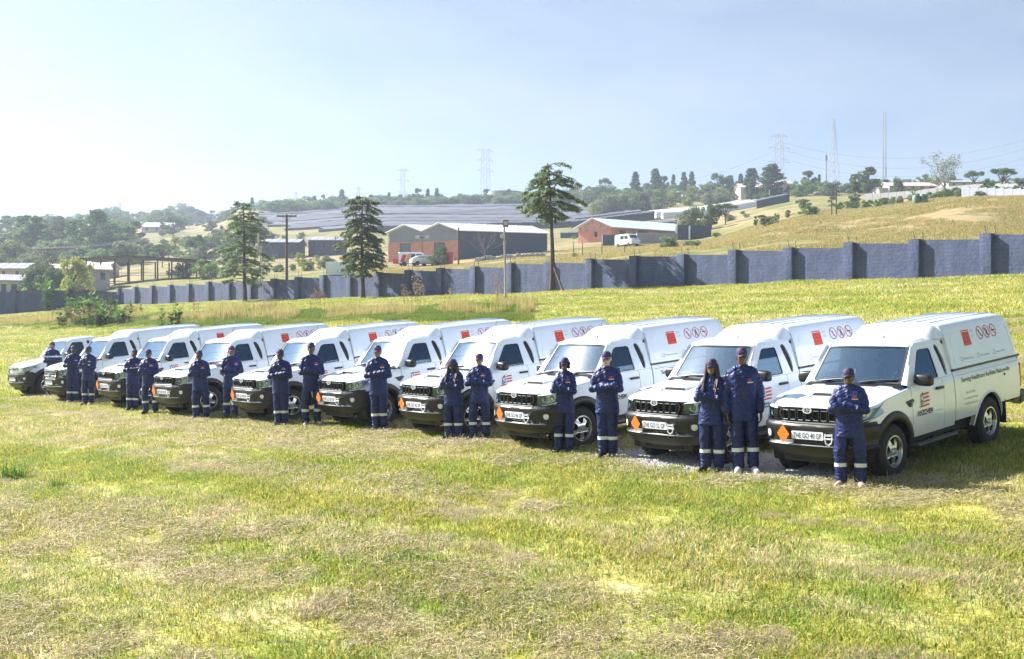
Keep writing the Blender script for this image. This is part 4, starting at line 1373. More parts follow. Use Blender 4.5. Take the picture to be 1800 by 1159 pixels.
# ------------------------------------------------------------------ people
def fabric(name, c, c2, bs=.35):
    m = mat(name, c, .46, var=.0, col2=c2, scale=9, bump=bs, bscale=26, spec=.45)
    m.node_tree.nodes['Principled BSDF'].inputs['Specular IOR Level'].default_value = .35
    return m
M['navy'] = fabric('navy_jacket', (.015, .028, .135), (.009, .017, .085))
M['navy2'] = fabric('navy_trousers', (.012, .022, .108), (.007, .014, .070))
M['band'] = mat('reflective_band', (.66, .70, .74), .35, spec=.7)
M['capm'] = mat('navy_cap', (.016, .024, .085), .7)
M['skin_d'] = mat('skin_deep', (.115, .058, .036), .45, var=.08, scale=20)
M['skin_m'] = mat('skin_mid', (.24, .135, .09), .45, var=.08, scale=20)
M['skin_l'] = mat('skin_light', (.46, .29, .21), .5, var=.06, scale=20)
M['hair'] = mat('black_hair', (.012, .010, .010), .5)
M['braid'] = mat('brown_braids', (.045, .022, .017), .5)
M['eye'] = mat('eye_dark', (.02, .015, .012), .2)
M['eyew'] = mat('eye_white', (.5, .48, .46), .3)
M['lip'] = mat('lips', (.10, .035, .03), .45)
M['shoe_tan'] = mat('tan_shoe', (.42, .33, .25), .7)
M['shoe_blk'] = mat('black_boot', (.013, .013, .015), .35)
M['shoe_wht'] = mat('white_sneaker', (.68, .68, .68), .5)
M['tee'] = mat('grey_tshirt', (.35, .35, .36), .8)
M['logo_w'] = mat('badge_white', (.7, .68, .68), .6)

def ball(mb, c, r, sx=1, sy=1, sz=1, seg=14):
    bm = bmesh.new(); bmesh.ops.create_uvsphere(bm, u_segments=seg, v_segments=max(8, seg*2//3), radius=1)
    mb.addbm(bm, Matrix.Translation(c) @ Matrix.Diagonal((r*sx, r*sy, r*sz, 1)))
def limb(mb, pts, rad, n=12, balls=True):
    mb.tube(pts, rad, n)
    if balls:
        for p, r in zip(pts, rad): ball(mb, p, r*.995)
def rings(mb, secs, n=20):
    """secs: (z, rx, ry, cx, cy)"""
    rows = []
    for z, rx, ry, cx, cy in secs:
        rows.append([(cx+rx*math.copysign(abs(math.cos(a))**.85, math.cos(a)), cy+ry*math.copysign(abs(math.sin(a))**.85, math.sin(a)), z) for a in np.linspace(0, 2*math.pi, n, endpoint=False)])
    b = len(mb.v)
    for r in rows: mb.v.extend(r)
    for i in range(len(rows)-1):
        for k in range(n):
            k2 = (k+1) % n
            mb.f.append((b+i*n+k, b+i*n+k2, b+(i+1)*n+k2, b+(i+1)*n+k))
    mb.f.append(tuple(b+k for k in range(n))[::-1]); mb.f.append(tuple(b+(len(rows)-1)*n+k for k in range(n)))

def fuse(mb, name, voxel, smooth_it, mat_, wrinkle=None):
    me = mb.mesh(name, None, False, recalc=True)
    o = bpy.data.objects.new(name, me); COL.objects.link(o)
    md = o.modifiers.new('r', 'REMESH'); md.mode = 'VOXEL'; md.voxel_size = voxel; md.use_smooth_shade = True
    sm = o.modifiers.new('s', 'SMOOTH'); sm.iterations = smooth_it; sm.factor = .5
    dg = bpy.context.evaluated_depsgraph_get()
    res = bpy.data.meshes.new_from_object(o.evaluated_get(dg))
    bpy.data.objects.remove(o); bpy.data.meshes.remove(me)
    res.name = name
    if wrinkle:
        nrm = [v.normal.copy() for v in res.vertices]
        for v, nn in zip(res.vertices, nrm):
            v.co += nn*wrinkle(v.co)
    res.materials.clear(); res.materials.append(mat_)
    res.shade_smooth()
    return res

def hand(mb, wrist, dirn, palm_n, thumb_side, curl=.4):
    """palm plus five separate bent fingers"""
    d = Vector(dirn).normalized(); n = Vector(palm_n); n = (n-d*n.dot(d)).normalized(); s = d.cross(n)*thumb_side
    w = Vector(wrist)
    for k in range(4):
        a = w+d*.02+s*(.024-.016*k); b = w+d*.095+s*(.027-.018*k)
        limb(mb, [a, b], [.017, .014], 8)
        L = (.040, .045, .042, .034)[k]
        c = b+d*L+n*L*curl*.5; e = c+d*L*.7+n*L*curl*1.2
        limb(mb, [b, c, e], [.0105, .0095, .008], 8)
    t0 = w+d*.035+s*.030; t1 = t0+d*.035+s*.022+n*.01; t2 = t1+d*.030+s*.004+n*.012
    limb(mb, [t0, t1, t2], [.015, .011, .009], 8)

def build_variant(pose, fem=False, flip=1, stance=0):
    sw = .146 if fem else .166; hp = 1.06 if fem else 1.0; tk = .92 if fem else 1.0
    J = {}
    for s in (1, -1):
        J['sh', s] = Vector((s*sw, .012, 1.392))
        if pose == 'crossed':
            J['el', s] = Vector((s*(sw+.078), -.085, 1.145))
        else:
            J['el', s] = Vector((s*(sw+.085), .03, 1.125))
            J['wr', s] = Vector((s*(sw+.080), -.035, .885))
    if pose == 'crossed':
        J['wr', flip] = Vector((-flip*.165, -.225, 1.205)); J['wr', -flip] = Vector((flip*.150, -.160, 1.165))
    ft = {0: .11, 1: .085, 2: .14}[stance]
    for s in (1, -1):
        J['hip', s] = Vector((s*.095*hp, 0, .92))
        J['kn', s] = Vector((s*(ft+.005), -.015 - (.03 if stance == 1 and s == 1 else 0), .50))
        J['an', s] = Vector((s*ft, .015, .085))
    # ---- body
    b = MB()
    rings(b, [(.86, .14*hp, .10, 0, 0), (.98, .145*hp, .10, 0, 0), (1.12, .13, .09, 0, 0), (1.30, .16*tk, .10, 0, 0), (1.42, .12, .07, 0, .01), (1.46, .06, .055, 0, .01)])
    limb(b, [(0, .012, 1.40), (0, .002, 1.55)], [.062*tk, .055*tk])
    hc = Vector((0, -.012, 1.635))
    ball(b, hc+Vector((0, .012, .018)), 1, .081, .098, .102, 20)
    ball(b, hc+Vector((0, -.018, -.045)), 1, .067, .075, .080, 18)
    ball(b, hc+Vector((0, -.062, -.095)), 1, .030, .028, .022)
    limb(b, [hc+Vector((0, -.088, .012)), hc+Vector((0, -.108, -.030))], [.009, .015], 8)
    for s in (1, -1):
        ball(b, hc+Vector((s*.012, -.100, -.034)), .010)
        ball(b, hc+Vector((s*.080, .012, -.005)), 1, .012, .024, .034)
        ball(b, hc+Vector((s*.036, -.070, -.028)), .024)
        limb(b, [hc+Vector((s*.014, -.090, .024)), hc+Vector((s*.052, -.074, .022))], [.012, .010], 8)
    limb(b, [hc+Vector((-.022, -.084, -.066)), hc+Vector((0, -.092, -.065)), hc+Vector((.022, -.084, -.066))], [.008, .011, .008], 8)
    for s in (1, -1):
        limb(b, [J['sh', s], J['el', s], J['wr', s]], [.050*tk, .040*tk, .028*tk])
        limb(b, [J['hip', s], J['kn', s], J['an', s]], [.080, .052, .038])
        limb(b, [J['an', s], J['an', s]+Vector((s*.03, -.13, -.040))], [.036, .028])
        if pose == 'crossed':
            d = Vector((-s*.25, .9, .12 if s == flip else -.05))
            hand(b, J['wr', s], d, Vector((0, 1, 0)), 1, .5)
        else:
            hand(b, J['wr', s]-Vector((0, 0, .02)), (0, -.18, -1), (-s, -.25, 0), -s if True else s, .55)
    body = fuse(b, 'body', .0085, 3, None)
    # ---- jacket
    j = MB()
    rings(j, [(.735, .208*hp, .150, 0, .0), (.76, .209*hp, .151, 0, 0), (.90, .196*hp, .142, 0, 0), (1.05, .190*tk, .138, 0, 0), (1.20, .192*tk, .140, 0, -.002), (1.32, .190*tk, .132, 0, 0), (1.40, .150*tk, .102, 0, .008), (1.445, .098, .084, 0, .012)])
    rings(j, [(1.43, .100, .088, 0, .014), (1.49, .082, .080, 0, .016), (1.515, .086, .082, 0, .018)])
    ball(j, (0, .082, 1.455), 1, .085, .050, .055)       # hood roll
    for s in (1, -1):
        m1 = (J['sh', s]+J['el', s])/2+Vector((s*.012, 0, 0))
        e2 = lerp(J['el', s], J['wr', s], 1.0)
        limb(j, [J['sh', s], m1, J['el', s], lerp(J['el', s], e2, .5), e2], [.071*tk, .070*tk, .066*tk, .062*tk, .054*tk])
        limb(j, [Vector((s*.03, .016, 1.462)), Vector((s*.09, .014, 1.440)), lerp(J['sh', s], Vector((s*.09, .014, 1.440)), .3), J['sh', s]], [.060, .066, .071, .070*tk])
        limb(j, [Vector((s*.09, 0, 1.20)), Vector((s*.10, 0, 1.34)), J['sh', s]+Vector((-s*.02, 0, -.03))], [.12, .115, .085])
    def jw(c):
        f1 = noise.noise(Vector((c.x*9, c.y*9, c.z*17)))*.006
        f2 = noise.noise(Vector((c.x*22+5, c.y*22, c.z*34)))*.005
        rid = 1-abs(noise.noise(Vector((c.x*15+c.z*12, c.y*14, c.z*14-c.x*10))))*3.2
        r3 = max(0, rid)*.009*(1 if c.z > .95 else .6)
        waist = -.010*math.exp(-((c.z-1.03)/.03)**2) + .006*math.exp(-((c.z-.755)/.02)**2)
        return f1+f2+r3+waist
    jacket = fuse(j, 'jacket', .0115, 9, M['navy'], jw)
    # ---- trousers
    t = MB()
    rings(t, [(.80, .175*hp, .125, 0, 0), (.90, .178*hp, .128, 0, 0), (.99, .165*hp, .115, 0, 0)])
    for s in (1, -1):
        limb(t, [J['hip', s]+Vector((0, 0, -.04)), lerp(J['hip', s], J['kn', s], .5), J['kn', s], lerp(J['kn', s], J['an', s], .5), J['an', s]+Vector((0, 0, .075))], [.112*hp, .104, .090, .083, .078])
        rings(t, [(.078, .074, .080, J['an', s].x, .012), (.12, .078, .083, J['an', s].x, .012), (.20, .080, .082, J['an', s].x, .010)])
    def tw(c):
        f1 = noise.noise(Vector((c.x*10, c.y*10, c.z*9)))*.010
        st = max(0, 1-abs(noise.noise(Vector((c.x*9+c.z*5, c.y*10, c.z*15))))*2.4)*.009
        st *= .5+1.2*math.exp(-((c.z-.12)/.10)**2)+.8*math.exp(-((c.z-.50)/.10)**2)
        return f1+st
    trousers = fuse(t, 'trousers', .0115, 2, M['navy2'], tw)
    # reflective bands cut from the trouser surface
    bands = {}
    for s in (1, -1):
        mb = MB(); ids = {}
        for p in trousers.polygons:
            c = p.center
            if .300 < c.z < .362 and c.x*s > 0:
                f = []
                for vi in p.vertices:
                    if vi not in ids:
                        v = trousers.vertices[vi]; q = v.co+v.normal*.004; q.z = min(max(q.z, .302), .360)
                        ids[vi] = len(mb.v); mb.v.append(tuple(q))
                    f.append(ids[vi])
                mb.f.append(tuple(f))
        bands[s] = mb.mesh('shin_band', M['band'])
    # badge projected on the chest
    bvh = BVHTree.FromPolygons([v.co for v in jacket.vertices], [tuple(p.vertices) for p in jacket.polygons])
    def badge(cx, cz, w_, h_, mt, k=0.004):
        mb = MB(); rows = []
        for i in range(4):
            row = []
            for q in range(4):
                o = Vector((cx+w_*(q/3-.5), -1, cz+h_*(i/3-.5)))
                hit = bvh.ray_cast(o, Vector((0, 1, 0)))[0]
                row.append(tuple((hit or Vector((o.x, -.15, o.z)))+Vector((0, -k, 0))))
            rows.append(row)
        mb.grid(rows); return mb.mesh('chest_badge', mt)
    zb = 1.335 if pose == 'crossed' else 1.30
    logo = badge(.095, zb, .050, .034, M['red']); logo2 = badge(.100, zb-.030, .085, .014, M['logo_w'])
    shoes = {}
    for s in (1, -1):
        sh = MB(); a = J['an', s]; tw_ = Vector((s*.035, -.185, 0))
        limb(sh, [Vector((a.x, .05, .045)), Vector((a.x, -.02, .055)), Vector((a.x, -.11, .046))+Vector((s*.022, 0, 0)), Vector((a.x, -.19, .038))+Vector((s*.040, 0, 0))], [.044, .052, .052, .042])
        limb(sh, [a+Vector((0, .02, -.02)), a+Vector((0, .02, .05))], [.046, .050])
        for i, v in enumerate(sh.v): sh.v[i] = (v[0], v[1], max(v[2], .004))
        shoes[s] = fuse(sh, 'shoe', .010, 3, None)
    zip_ = badge(.0, 1.02 if pose == 'crossed' else 1.12, .012, .34 if pose != 'crossed' else .18, M['shoe_blk'], .002)
    return dict(body=body, jacket=jacket, trousers=trousers, bands=bands, logo=logo, logo2=logo2, shoes=shoes, hc=hc, zip=zip_)

def swap_mat(me, m):
    c = me.copy(); c.materials.clear(); c.materials.append(m); return c
SKINS = {}
def hat_cap(hc):
    mb = MB()
    rows = []
    for i, (z, r) in enumerate(((.022, 1.0), (.050, 1.0), (.085, .93), (.112, .72), (.126, .40), (.130, .05))):
        rows.append([(hc.x+.0865*r*math.cos(a), hc.y+.010+.106*r*math.sin(a), hc.z+z) for a in np.linspace(0, 2*math.pi, 21)])
    mb.grid(rows)
    return mb.mesh('cap', M['capm'], angle=60, recalc=True)
def cap_brim(hc):
    mb = MB(); rows = []
    for v in (0, .5, 1):
        rows.append([(hc.x+.078*math.sin(a)*(1-.08*v), hc.y+.010-.092*math.cos(a)*1.0-.075*v*math.cos(a*.9), hc.z+.030-.020*v-.016*abs(math.sin(a))) for a in np.linspace(-1.15, 1.15, 13)])
    mb.grid(rows); low = [[(p[0], p[1], p[2]-.006) for p in r] for r in rows]; mb.grid(low, True)
    mb.grid([rows[-1], low[-1]])
    return mb.mesh('cap_brim', M['capm'], angle=60, recalc=True)
def beanie(hc):
    mb = MB(); rows = []
    for i, (z, r) in enumerate(((.030, 1.03), (.048, 1.05), (.066, 1.03), (.070, 1.0), (.10, .95), (.130, .72), (.142, .35), (.146, .03))):
        rows.append([(hc.x+.088*r*math.cos(a), hc.y+.010+.106*r*math.sin(a), hc.z+z) for a in np.linspace(0, 2*math.pi, 21)])
    mb.grid(rows); return mb.mesh('beanie', M['capm'], angle=60, recalc=True)
def hair_long(hc, m, strands=96):
    mb = MB(); r = random.Random(3)
    for k in range(strands):
        a = lerp(-.35, math.pi+.35, k/(strands-1))      # from one cheek round the back to the other
        x = .084*math.cos(a); y = .012+.100*math.sin(a)*1.0
        p = [Vector((hc.x+x*.9, hc.y+y*.9, hc.z+.05)), Vector((hc.x+x*1.10, hc.y+y*1.08, hc.z-.04)), Vector((hc.x+x*1.25, hc.y+y*1.05-.01, hc.z-.14))]
        ln = r.uniform(.30, .42) if (a < .9 or a > math.pi-.9) else r.uniform(.22, .34)
        fr = -.135 if (a < .85 or a > math.pi-.85) else .03
        p += [Vector((hc.x+x*1.35+r.uniform(-.01, .01), hc.y+y+fr*.7, hc.z-ln*.7)), Vector((hc.x+x*1.25+r.uniform(-.015, .015), hc.y+y+fr-.01, hc.z-ln))]
        p = [q+Vector((r.uniform(-.012, .012), r.uniform(-.012, .012), 0)) for q in p]
        mb.tube(p, [.014, .020, .022, .018, .007], 5)
    return mb.mesh('hair', m, angle=80)
def hair_curly(hc, m):
    mb = MB(); r = random.Random(5)
    for k in range(60):
        a = r.uniform(-.3, math.pi+.3); z = r.uniform(-.075, .03)
        c = Vector((hc.x+.092*math.cos(a), hc.y+.012+.110*math.sin(a), hc.z+z)); ball(mb, c, r.uniform(.018, .028), seg=7)
    return mb.mesh('hair', m, angle=80)
def hair_short(hc, m):
    mb = MB(); rows = []
    for z, r_ in ((-.055, .99), (-.01, 1.02), (.03, 1.01), (.06, .97)):
        rows.append([(hc.x+.0815*r_*math.cos(a), hc.y+.012+.101*r_*math.sin(a), hc.z+z) for a in np.linspace(-.10, math.pi+.10, 15)])
    mb.grid(rows); return mb.mesh('hair', m, angle=80)
def face_parts(hc):
    e = MB(); p = MB(); m_ = MB()
    for s in (1, -1):
        ball(e, hc+Vector((s*.032, -.0815, .004)), 1, .013, .008, .007, 10)
        ball(p, hc+Vector((s*.032, -.0885, .004)), 1, .006, .003, .006, 8)
        limbp = [hc+Vector((s*.016, -.0985, .026)), hc+Vector((s*.036, -.0925, .032)), hc+Vector((s*.052, -.080, .024))]
        p.tube(limbp, [.004, .005, .003], 5)
    m_.tube([hc+Vector((-.024, -.0935, -.066)), hc+Vector((0, -.1025, -.068)), hc+Vector((.024, -.0935, -.066))], [.003, .006, .003], 6)
    return e.mesh('eyes', M['eyew']), p.mesh('pupils_and_brows', M['eye']), m_.mesh('mouth', M['lip'])

VAR = {'A3': build_variant('crossed', False, 1, 2), 'A': build_variant('crossed', False, 1, 0), 'A2': build_variant('crossed', False, -1, 1), 'B': build_variant('crossed', True, 1, 0), 'C': build_variant('down', False, 1, 0)}
HC = Vector((0, -.012, 1.635))
CAP, BRIM, BEANIE, EYES, PUP, MOUTH = hat_cap(HC), cap_brim(HC), beanie(HC), *face_parts(HC)
HAIR = {'long': hair_long(HC, M['braid']), 'curly': hair_curly(HC, M['hair']), 'short': hair_short(HC, M['hair'])}
mbp = MB(); mbp.add([(-.022, -.118, 1.690), (.022, -.118, 1.690), (.018, -.108, 1.722), (-.018, -.108, 1.722)], [(0, 1, 2, 3)])
for i, v in enumerate(mbp.v): mbp.v[i] = (v[0], -.012+.010-.108*math.sqrt(max(0, 1-(v[0]/.0865)**2))*(.995 if v[2] < 1.70 else .945), v[2])
CAPB = mbp.mesh('cap_badge', M['red'])
MSH = {}
def skin_mesh(var, sk):
    k = (var, sk)
    if k not in MSH: MSH[k] = swap_mat(VAR[var]['body'], M[sk])
    return MSH[k]
def shoe_mesh(var, s, m):
    k = (var, s, m)
    if k not in MSH: MSH[k] = swap_mat(VAR[var]['shoes'][s], M[m])
    return MSH[k]

WID = {'tall person with a': .93, 'person in navy wor': 1.0, 'person alone in fro': 1.0, 'person with long h': 1.06, 'shorter person wit': .90, 'person in a navy b': .92}
def person(px, feet, head, var, skin, shoe, hair, hat, turn, label, d=None, hgt=None, extra=None):
    if d is None: p = ground_px(px, feet)
    else: p = at(px, d)
    h = hgt or (CAMZ-(head-HZ)/F*p.y)-p.z
    h = min(max(h, 1.58), 1.93)
    o = empty('person', p, -math.atan2(p.x, p.y)+R(turn))
    rl_ = random.Random(label); o.rotation_euler = (R(rl_.uniform(-2, 2)), R(rl_.uniform(-2.5, 2.5)), o.rotation_euler[2])
    o.scale = (h/1.775*WID.get(label[:18], .95), h/1.775*.97, h/1.775)
    V = VAR[var]
    obj_of('body', skin_mesh(var, skin), o)
    j = obj_of('jacket', V['jacket'], o); obj_of('chest_badge', V['logo'], j); obj_of('chest_strip', V['logo2'], j); obj_of('zip', V['zip'], j)
    t = obj_of('trousers', V['trousers'], o)
    for s in (1, -1): obj_of('shin_band', V['bands'][s], t); obj_of('shoe', shoe_mesh(var, s, shoe), o)
    if hat == 'cap':
        c = obj_of('cap', CAP, o); obj_of('cap_brim', BRIM, c); obj_of('cap_badge', CAPB, c)
    else: obj_of('beanie', BEANIE, o)
    obj_of('hair', HAIR[hair], o)
    obj_of('eyes', EYES, o); obj_of('pupils_and_brows', PUP, o); obj_of('mouth', MOUTH, o)
    if extra == 'stripes':
        for z0, z1 in ((1.27, 1.29),):
            mb = MB(); ids = {}
            for pl_ in V['jacket'].polygons:
                if z0-.012 < pl_.center.z < z1+.012 and pl_.center.y < -.02:
                    f = []
                    for vi in pl_.vertices:
                        if vi not in ids:
                            v = V['jacket'].vertices[vi]; ids[vi] = len(mb.v); mb.v.append(tuple(v.co+v.normal*.004))
                        f.append(ids[vi])
                    mb.f.append(tuple(f))
            mb.build('chest_stripe', M['band'], j)
    tag(o, label, 'person', 'crew in navy workwear standing in front of the trucks')
    return o
PEOPLE = [
 (1496, 857, 645, 'A3', 'skin_d', 'shoe_tan', 'short', 'cap', -8, 'person in navy workwear and tan shoes, arms folded, before the nearest truck'),
 (1312, 833, 607, 'C', 'skin_d', 'shoe_wht', 'short', 'cap', 4, 'tall person with arms hanging down, grey shirt collar and white sneakers'),
 (1252, 831, 629, 'B', 'skin_m', 'shoe_blk', 'long', 'cap', -16, 'person with long brown braids and black boots, arms folded, beside the tall one'),
 (1069, 805, 616, 'A2', 'skin_l', 'shoe_blk', 'short', 'cap', -10, 'person with arms folded between the second and third truck from the right'),
 (991, 797, 627, 'B', 'skin_d', 'shoe_blk', 'curly', 'cap', -14, 'shorter person with curly hair under a cap in front of the gravel-side truck wheel'),
 (843, 773, 620, 'A3', 'skin_m', 'shoe_blk', 'short', 'cap', -12, 'person standing against the flashing windscreen, arms folded'),
 (797, 773, 630, 'B', 'skin_d', 'shoe_blk', 'long', 'cap', -22, 'person with long hair and folded arms left of the flashing windscreen'),
 (668, 757, 606, 'A2', 'skin_m', 'shoe_blk', 'short', 'cap', -6, 'person alone in front of the fifth truck from the right, arms folded'),
 (548, 749, 602, 'A3', 'skin_d', 'shoe_wht', 'short', 'beanie', 8, 'person in a navy beanie with arms folded'),
 (495, 750, 613, 'A2', 'skin_d', 'shoe_blk', 'short', 'cap', -12, 'person in cap standing just left of the one in the beanie'),
 (406, 734, 607, 'A', 'skin_m', 'shoe_blk', 'short', 'cap', 10, 'person with arms folded beside the sixth truck bumper from the right'),
 (354, 737, 615, 'A3', 'skin_d', 'shoe_blk', 'short', 'cap', -10, 'person with arms folded in front of the seventh truck wheel from the right'),
 (265, 728, 613, 'A3', 'skin_d', 'shoe_blk', 'short', 'cap', -18, 'person leaning by the seventh truck bumper, dark shoes, arms folded'),
 (232, 722, 613, 'A2', 'skin_d', 'shoe_blk', 'short', 'cap', -8, 'person in front of the leftmost matching canopy truck, arms folded'),
 (155, 713, 608, 'A', 'skin_d', 'shoe_tan', 'short', 'cap', -30, 'right one of the two people before the chrome-grille pickup'),
 (127, 709, 607, 'A2', 'skin_d', 'shoe_tan', 'short', 'cap', -6, 'left one of the two people before the chrome-grille pickup'),
]
for q in PEOPLE: person(*q)
person(93, 0, 598, 'A', 'skin_m', 'shoe_blk', 'short', 'cap', 6, 'person with pale jacket stripes half hidden behind the two leftmost vehicles', d=38.7, hgt=1.86, extra='stripes')
# ------------------------------------------------------------------ buildings beyond the wall
M['brick'] = mat('salmon_brick', (.60, .27, .20), .85, var=.10, scale=1.2)
M['brick2'] = mat('patchy_brick_gable', (.50, .20, .17), .85, col2=(.64, .42, .38), scale=2.5)
M['clad'] = mat('grey_cladding', (.25, .265, .31), .6, var=.06, scale=.6)
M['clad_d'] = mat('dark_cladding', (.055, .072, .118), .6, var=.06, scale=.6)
M['roofw'] = mat('pale_roof_sheet', (.84, .85, .86), .45, var=.04, scale=.4)
M['roofb'] = mat('blue_white_roof_sheet', (.68, .76, .82), .4, var=.05, scale=.4)
M['roofg'] = mat('grey_roof', (.30, .31, .33), .6, var=.08, scale=.5)
M['roofp'] = mat('pink_tile_roof', (.56, .42, .38), .8, var=.1, scale=.8)
M['plaster'] = mat('white_plaster', (.47, .45, .43), .85, var=.06, scale=.6)
M['pinkwall'] = mat('pink_plaster', (.46, .36, .33), .85, var=.06, scale=.6)
M['slate'] = mat('slate_steel', (.055, .075, .105), .5, var=.1, scale=.8)
M['whitesteel'] = mat('white_steel', (.80, .83, .84), .45, var=.05, scale=1)
M['wood'] = mat('weathered_pole', (.10, .075, .06), .85, var=.2, scale=2)
M['steel'] = mat('galvanised_steel', (.34, .36, .39), .5, .5)
M['net'] = mat('shade_netting', (.056, .064, .090), .9, var=.15, scale=.25)
M['net2'] = mat('shade_netting_pale', (.080, .089, .117), .9, var=.15, scale=.25)
M['tunnel'] = mat('tunnel_plastic', (.66, .68, .68), .5, var=.05, scale=.4)
M['concrete'] = mat('concrete', (.36, .35, .35), .85, var=.08, scale=.6)
M['winglass'] = mat('dark_window', (.03, .04, .05), .15)
M['door'] = mat('blue_grey_door', (.13, .16, .21), .5)
M['yellowsteel'] = mat('orange_machine', (.55, .28, .10), .6)
M['greentank'] = mat('green_tank', (.09, .14, .08), .5)

def ribs(mb, p, q, z0f, z1f, nrm, n, d=.05, w_=.12):
    """vertical cladding ribs between p and q"""
    for i in range(n):
        a = lerp(p, q, (i+.5)/n); t = (q-p).normalized()*w_
        z0, z1 = z0f(i), z1f(i)
        b = a+nrm*d
        mb.add([(a.x-t.x, a.y-t.y, z0), (b.x, b.y, z0), (a.x+t.x, a.y+t.y, z0), (a.x-t.x, a.y-t.y, z1), (b.x, b.y, z1), (a.x+t.x, a.y+t.y, z1)], [(0, 1, 4, 3), (1, 2, 5, 4)])

def building(name, label, A, B, C, h, rise, ngab, wmat, rmat, brick=None, brick_h=0, side_mat=None, openings=(), side_openings=(), over=.35, cat='building', gmat=None, ribn=0):
    """A, B, C: ground corners (front left, front right, back right); gables on the AB face"""
    root = empty(name, (B.x, B.y, B.z)); tag(root, label, cat)
    o = Vector(root.location); A = A-o; B = B-o; C = C-o; D = A+C-B
    zb = min(A.z, B.z, C.z)-.6; ze = max(h, h+0)
    def P(p, z): return (p.x, p.y, z)
    nAB = Vector(((B-A).y, -(B-A).x, 0)).normalized()
    if nAB.y > 0: nAB = -nAB
    nBC = Vector(((C-B).y, -(C-B).x, 0)).normalized()
    if nBC.dot(B-A) < 0: nBC = -nBC
    # front wall with gables
    top = []
    for i in range(ngab):
        top += [(lerp(A, B, i/ngab), ze), (lerp(A, B, (i+.5)/ngab), ze+rise)]
    top.append((B, ze))
    zsplit = brick_h if brick else zb
    mb = MB()
    vs = [P(B, zsplit), P(A, zsplit)] + [P(p, z) for p, z in top]
    L = (B-A).length
    pts2 = [(L, zsplit), (0, zsplit)] + [((p-A).length, z) for p, z in top]
    ux = (B-A).normalized()
    holes = []; bholes = []
    for (a, b, z0, z1) in openings:
        hl = [(a*L, z0), (b*L, z0), (b*L, z1), (a*L, z1)]
        (bholes if brick and z0 < brick_h else holes).append(hl)
    fn = lambda u, v, t: (A.x+ux.x*u-nAB.x*t, A.y+ux.y*u-nAB.y*t, v)
    mb.sheet([pts2]+holes, fn, .2)
    if ribn: ribs(mb, A, B, lambda i: zsplit+.02, lambda i: ze-.05, nAB, ribn)
    mb.build('front_wall', gmat or wmat, root, recalc=True)
    if brick:
        mb = MB(); mb.sheet([[(L, zb), (0, zb), (0, zsplit-.01), (L, zsplit-.01)]]+bholes, lambda u, v, t: fn(u, v, t-.06), .26)
        mb.build('brick_base', brick, root, recalc=True)
    for (a, b, z0, z1) in openings:
        mb = MB(); q0 = fn(a*L, z0, .12); q1 = fn(b*L, z0, .12)
        mb.add([q0, q1, (q1[0], q1[1], z1), (q0[0], q0[1], z1)], [(0, 1, 2, 3)])
        mb.build('door' if z0 < .3 else 'window', M['door'] if z0 < .3 else M['winglass'], root)
    # side wall
    L2 = (C-B).length; u2 = (C-B).normalized()
    f2 = lambda u, v, t: (B.x+u2.x*u-nBC.x*t, B.y+u2.y*u-nBC.y*t, v)
    sh = [[(a*L2, z0), (b*L2, z0), (b*L2, z1), (a*L2, z1)] for a, b, z0, z1 in side_openings]
    mb = MB(); mb.sheet([[(.02, zb), (L2, zb), (L2, ze), (.02, ze)]]+sh, f2, .2)
    mb.build('side_wall', side_mat or wmat, root, recalc=True)
    for (a, b, z0, z1) in side_openings:
        mb = MB(); q0 = f2(a*L2, z0, .12); q1 = f2(b*L2, z0, .12); mb.add([q0, q1, (q1[0], q1[1], z1), (q0[0], q0[1], z1)], [(0, 1, 2, 3)])
        mb.build('door' if z0 < .3 else 'window', M['winglass'], root)
    mb = MB(); mb.add([P(C, zb), P(D, zb), P(A, zb), P(C, ze), P(D, ze), P(A, ze)], [(0, 1, 4, 3), (1, 2, 5, 4)]); mb.build('rear_wall', wmat, root)
    # roof slopes
    ov = u2*over; e = ux*over
    for i in range(ngab):
        a0 = lerp(A, B, i/ngab); am = lerp(A, B, (i+.5)/ngab); a1 = lerp(A, B, (i+1)/ngab)
        if i == 0: a0 = a0-e
        if i == ngab-1: a1 = a1+e
        sl = rise/((B-A).length/ngab/2)*over
        for pa, za, pb, zb_ in ((a0, ze-(sl if i == 0 else 0), am, ze+rise), (am, ze+rise, a1, ze-(sl if i == ngab-1 else 0))):
            mb = MB(); ext = C-B
            q = [P(pa-ov, za+.05), P(pb-ov, zb_+.05), P(pb+ext+ov, zb_+.05), P(pa+ext+ov, za+.05)]
            mb.add(q+[(v[0], v[1], v[2]+.12) for v in q], [(0, 1, 2, 3), (7, 6, 5, 4), (0, 4, 5, 1), (1, 5, 6, 2), (2, 6, 7, 3), (3, 7, 4, 0)])
            nr = max(4, int(ext.length/2.5))
            for k in range(nr+1):
                a = Vector(q[0])+(Vector(q[3])-Vector(q[0]))*k/nr; b = Vector(q[1])+(Vector(q[2])-Vector(q[1]))*k/nr
                mb.tube([a+Vector((0, 0, .14)), b+Vector((0, 0, .14))], .04, 4)
            mb.build('roof', rmat, root, recalc=True)
    return root

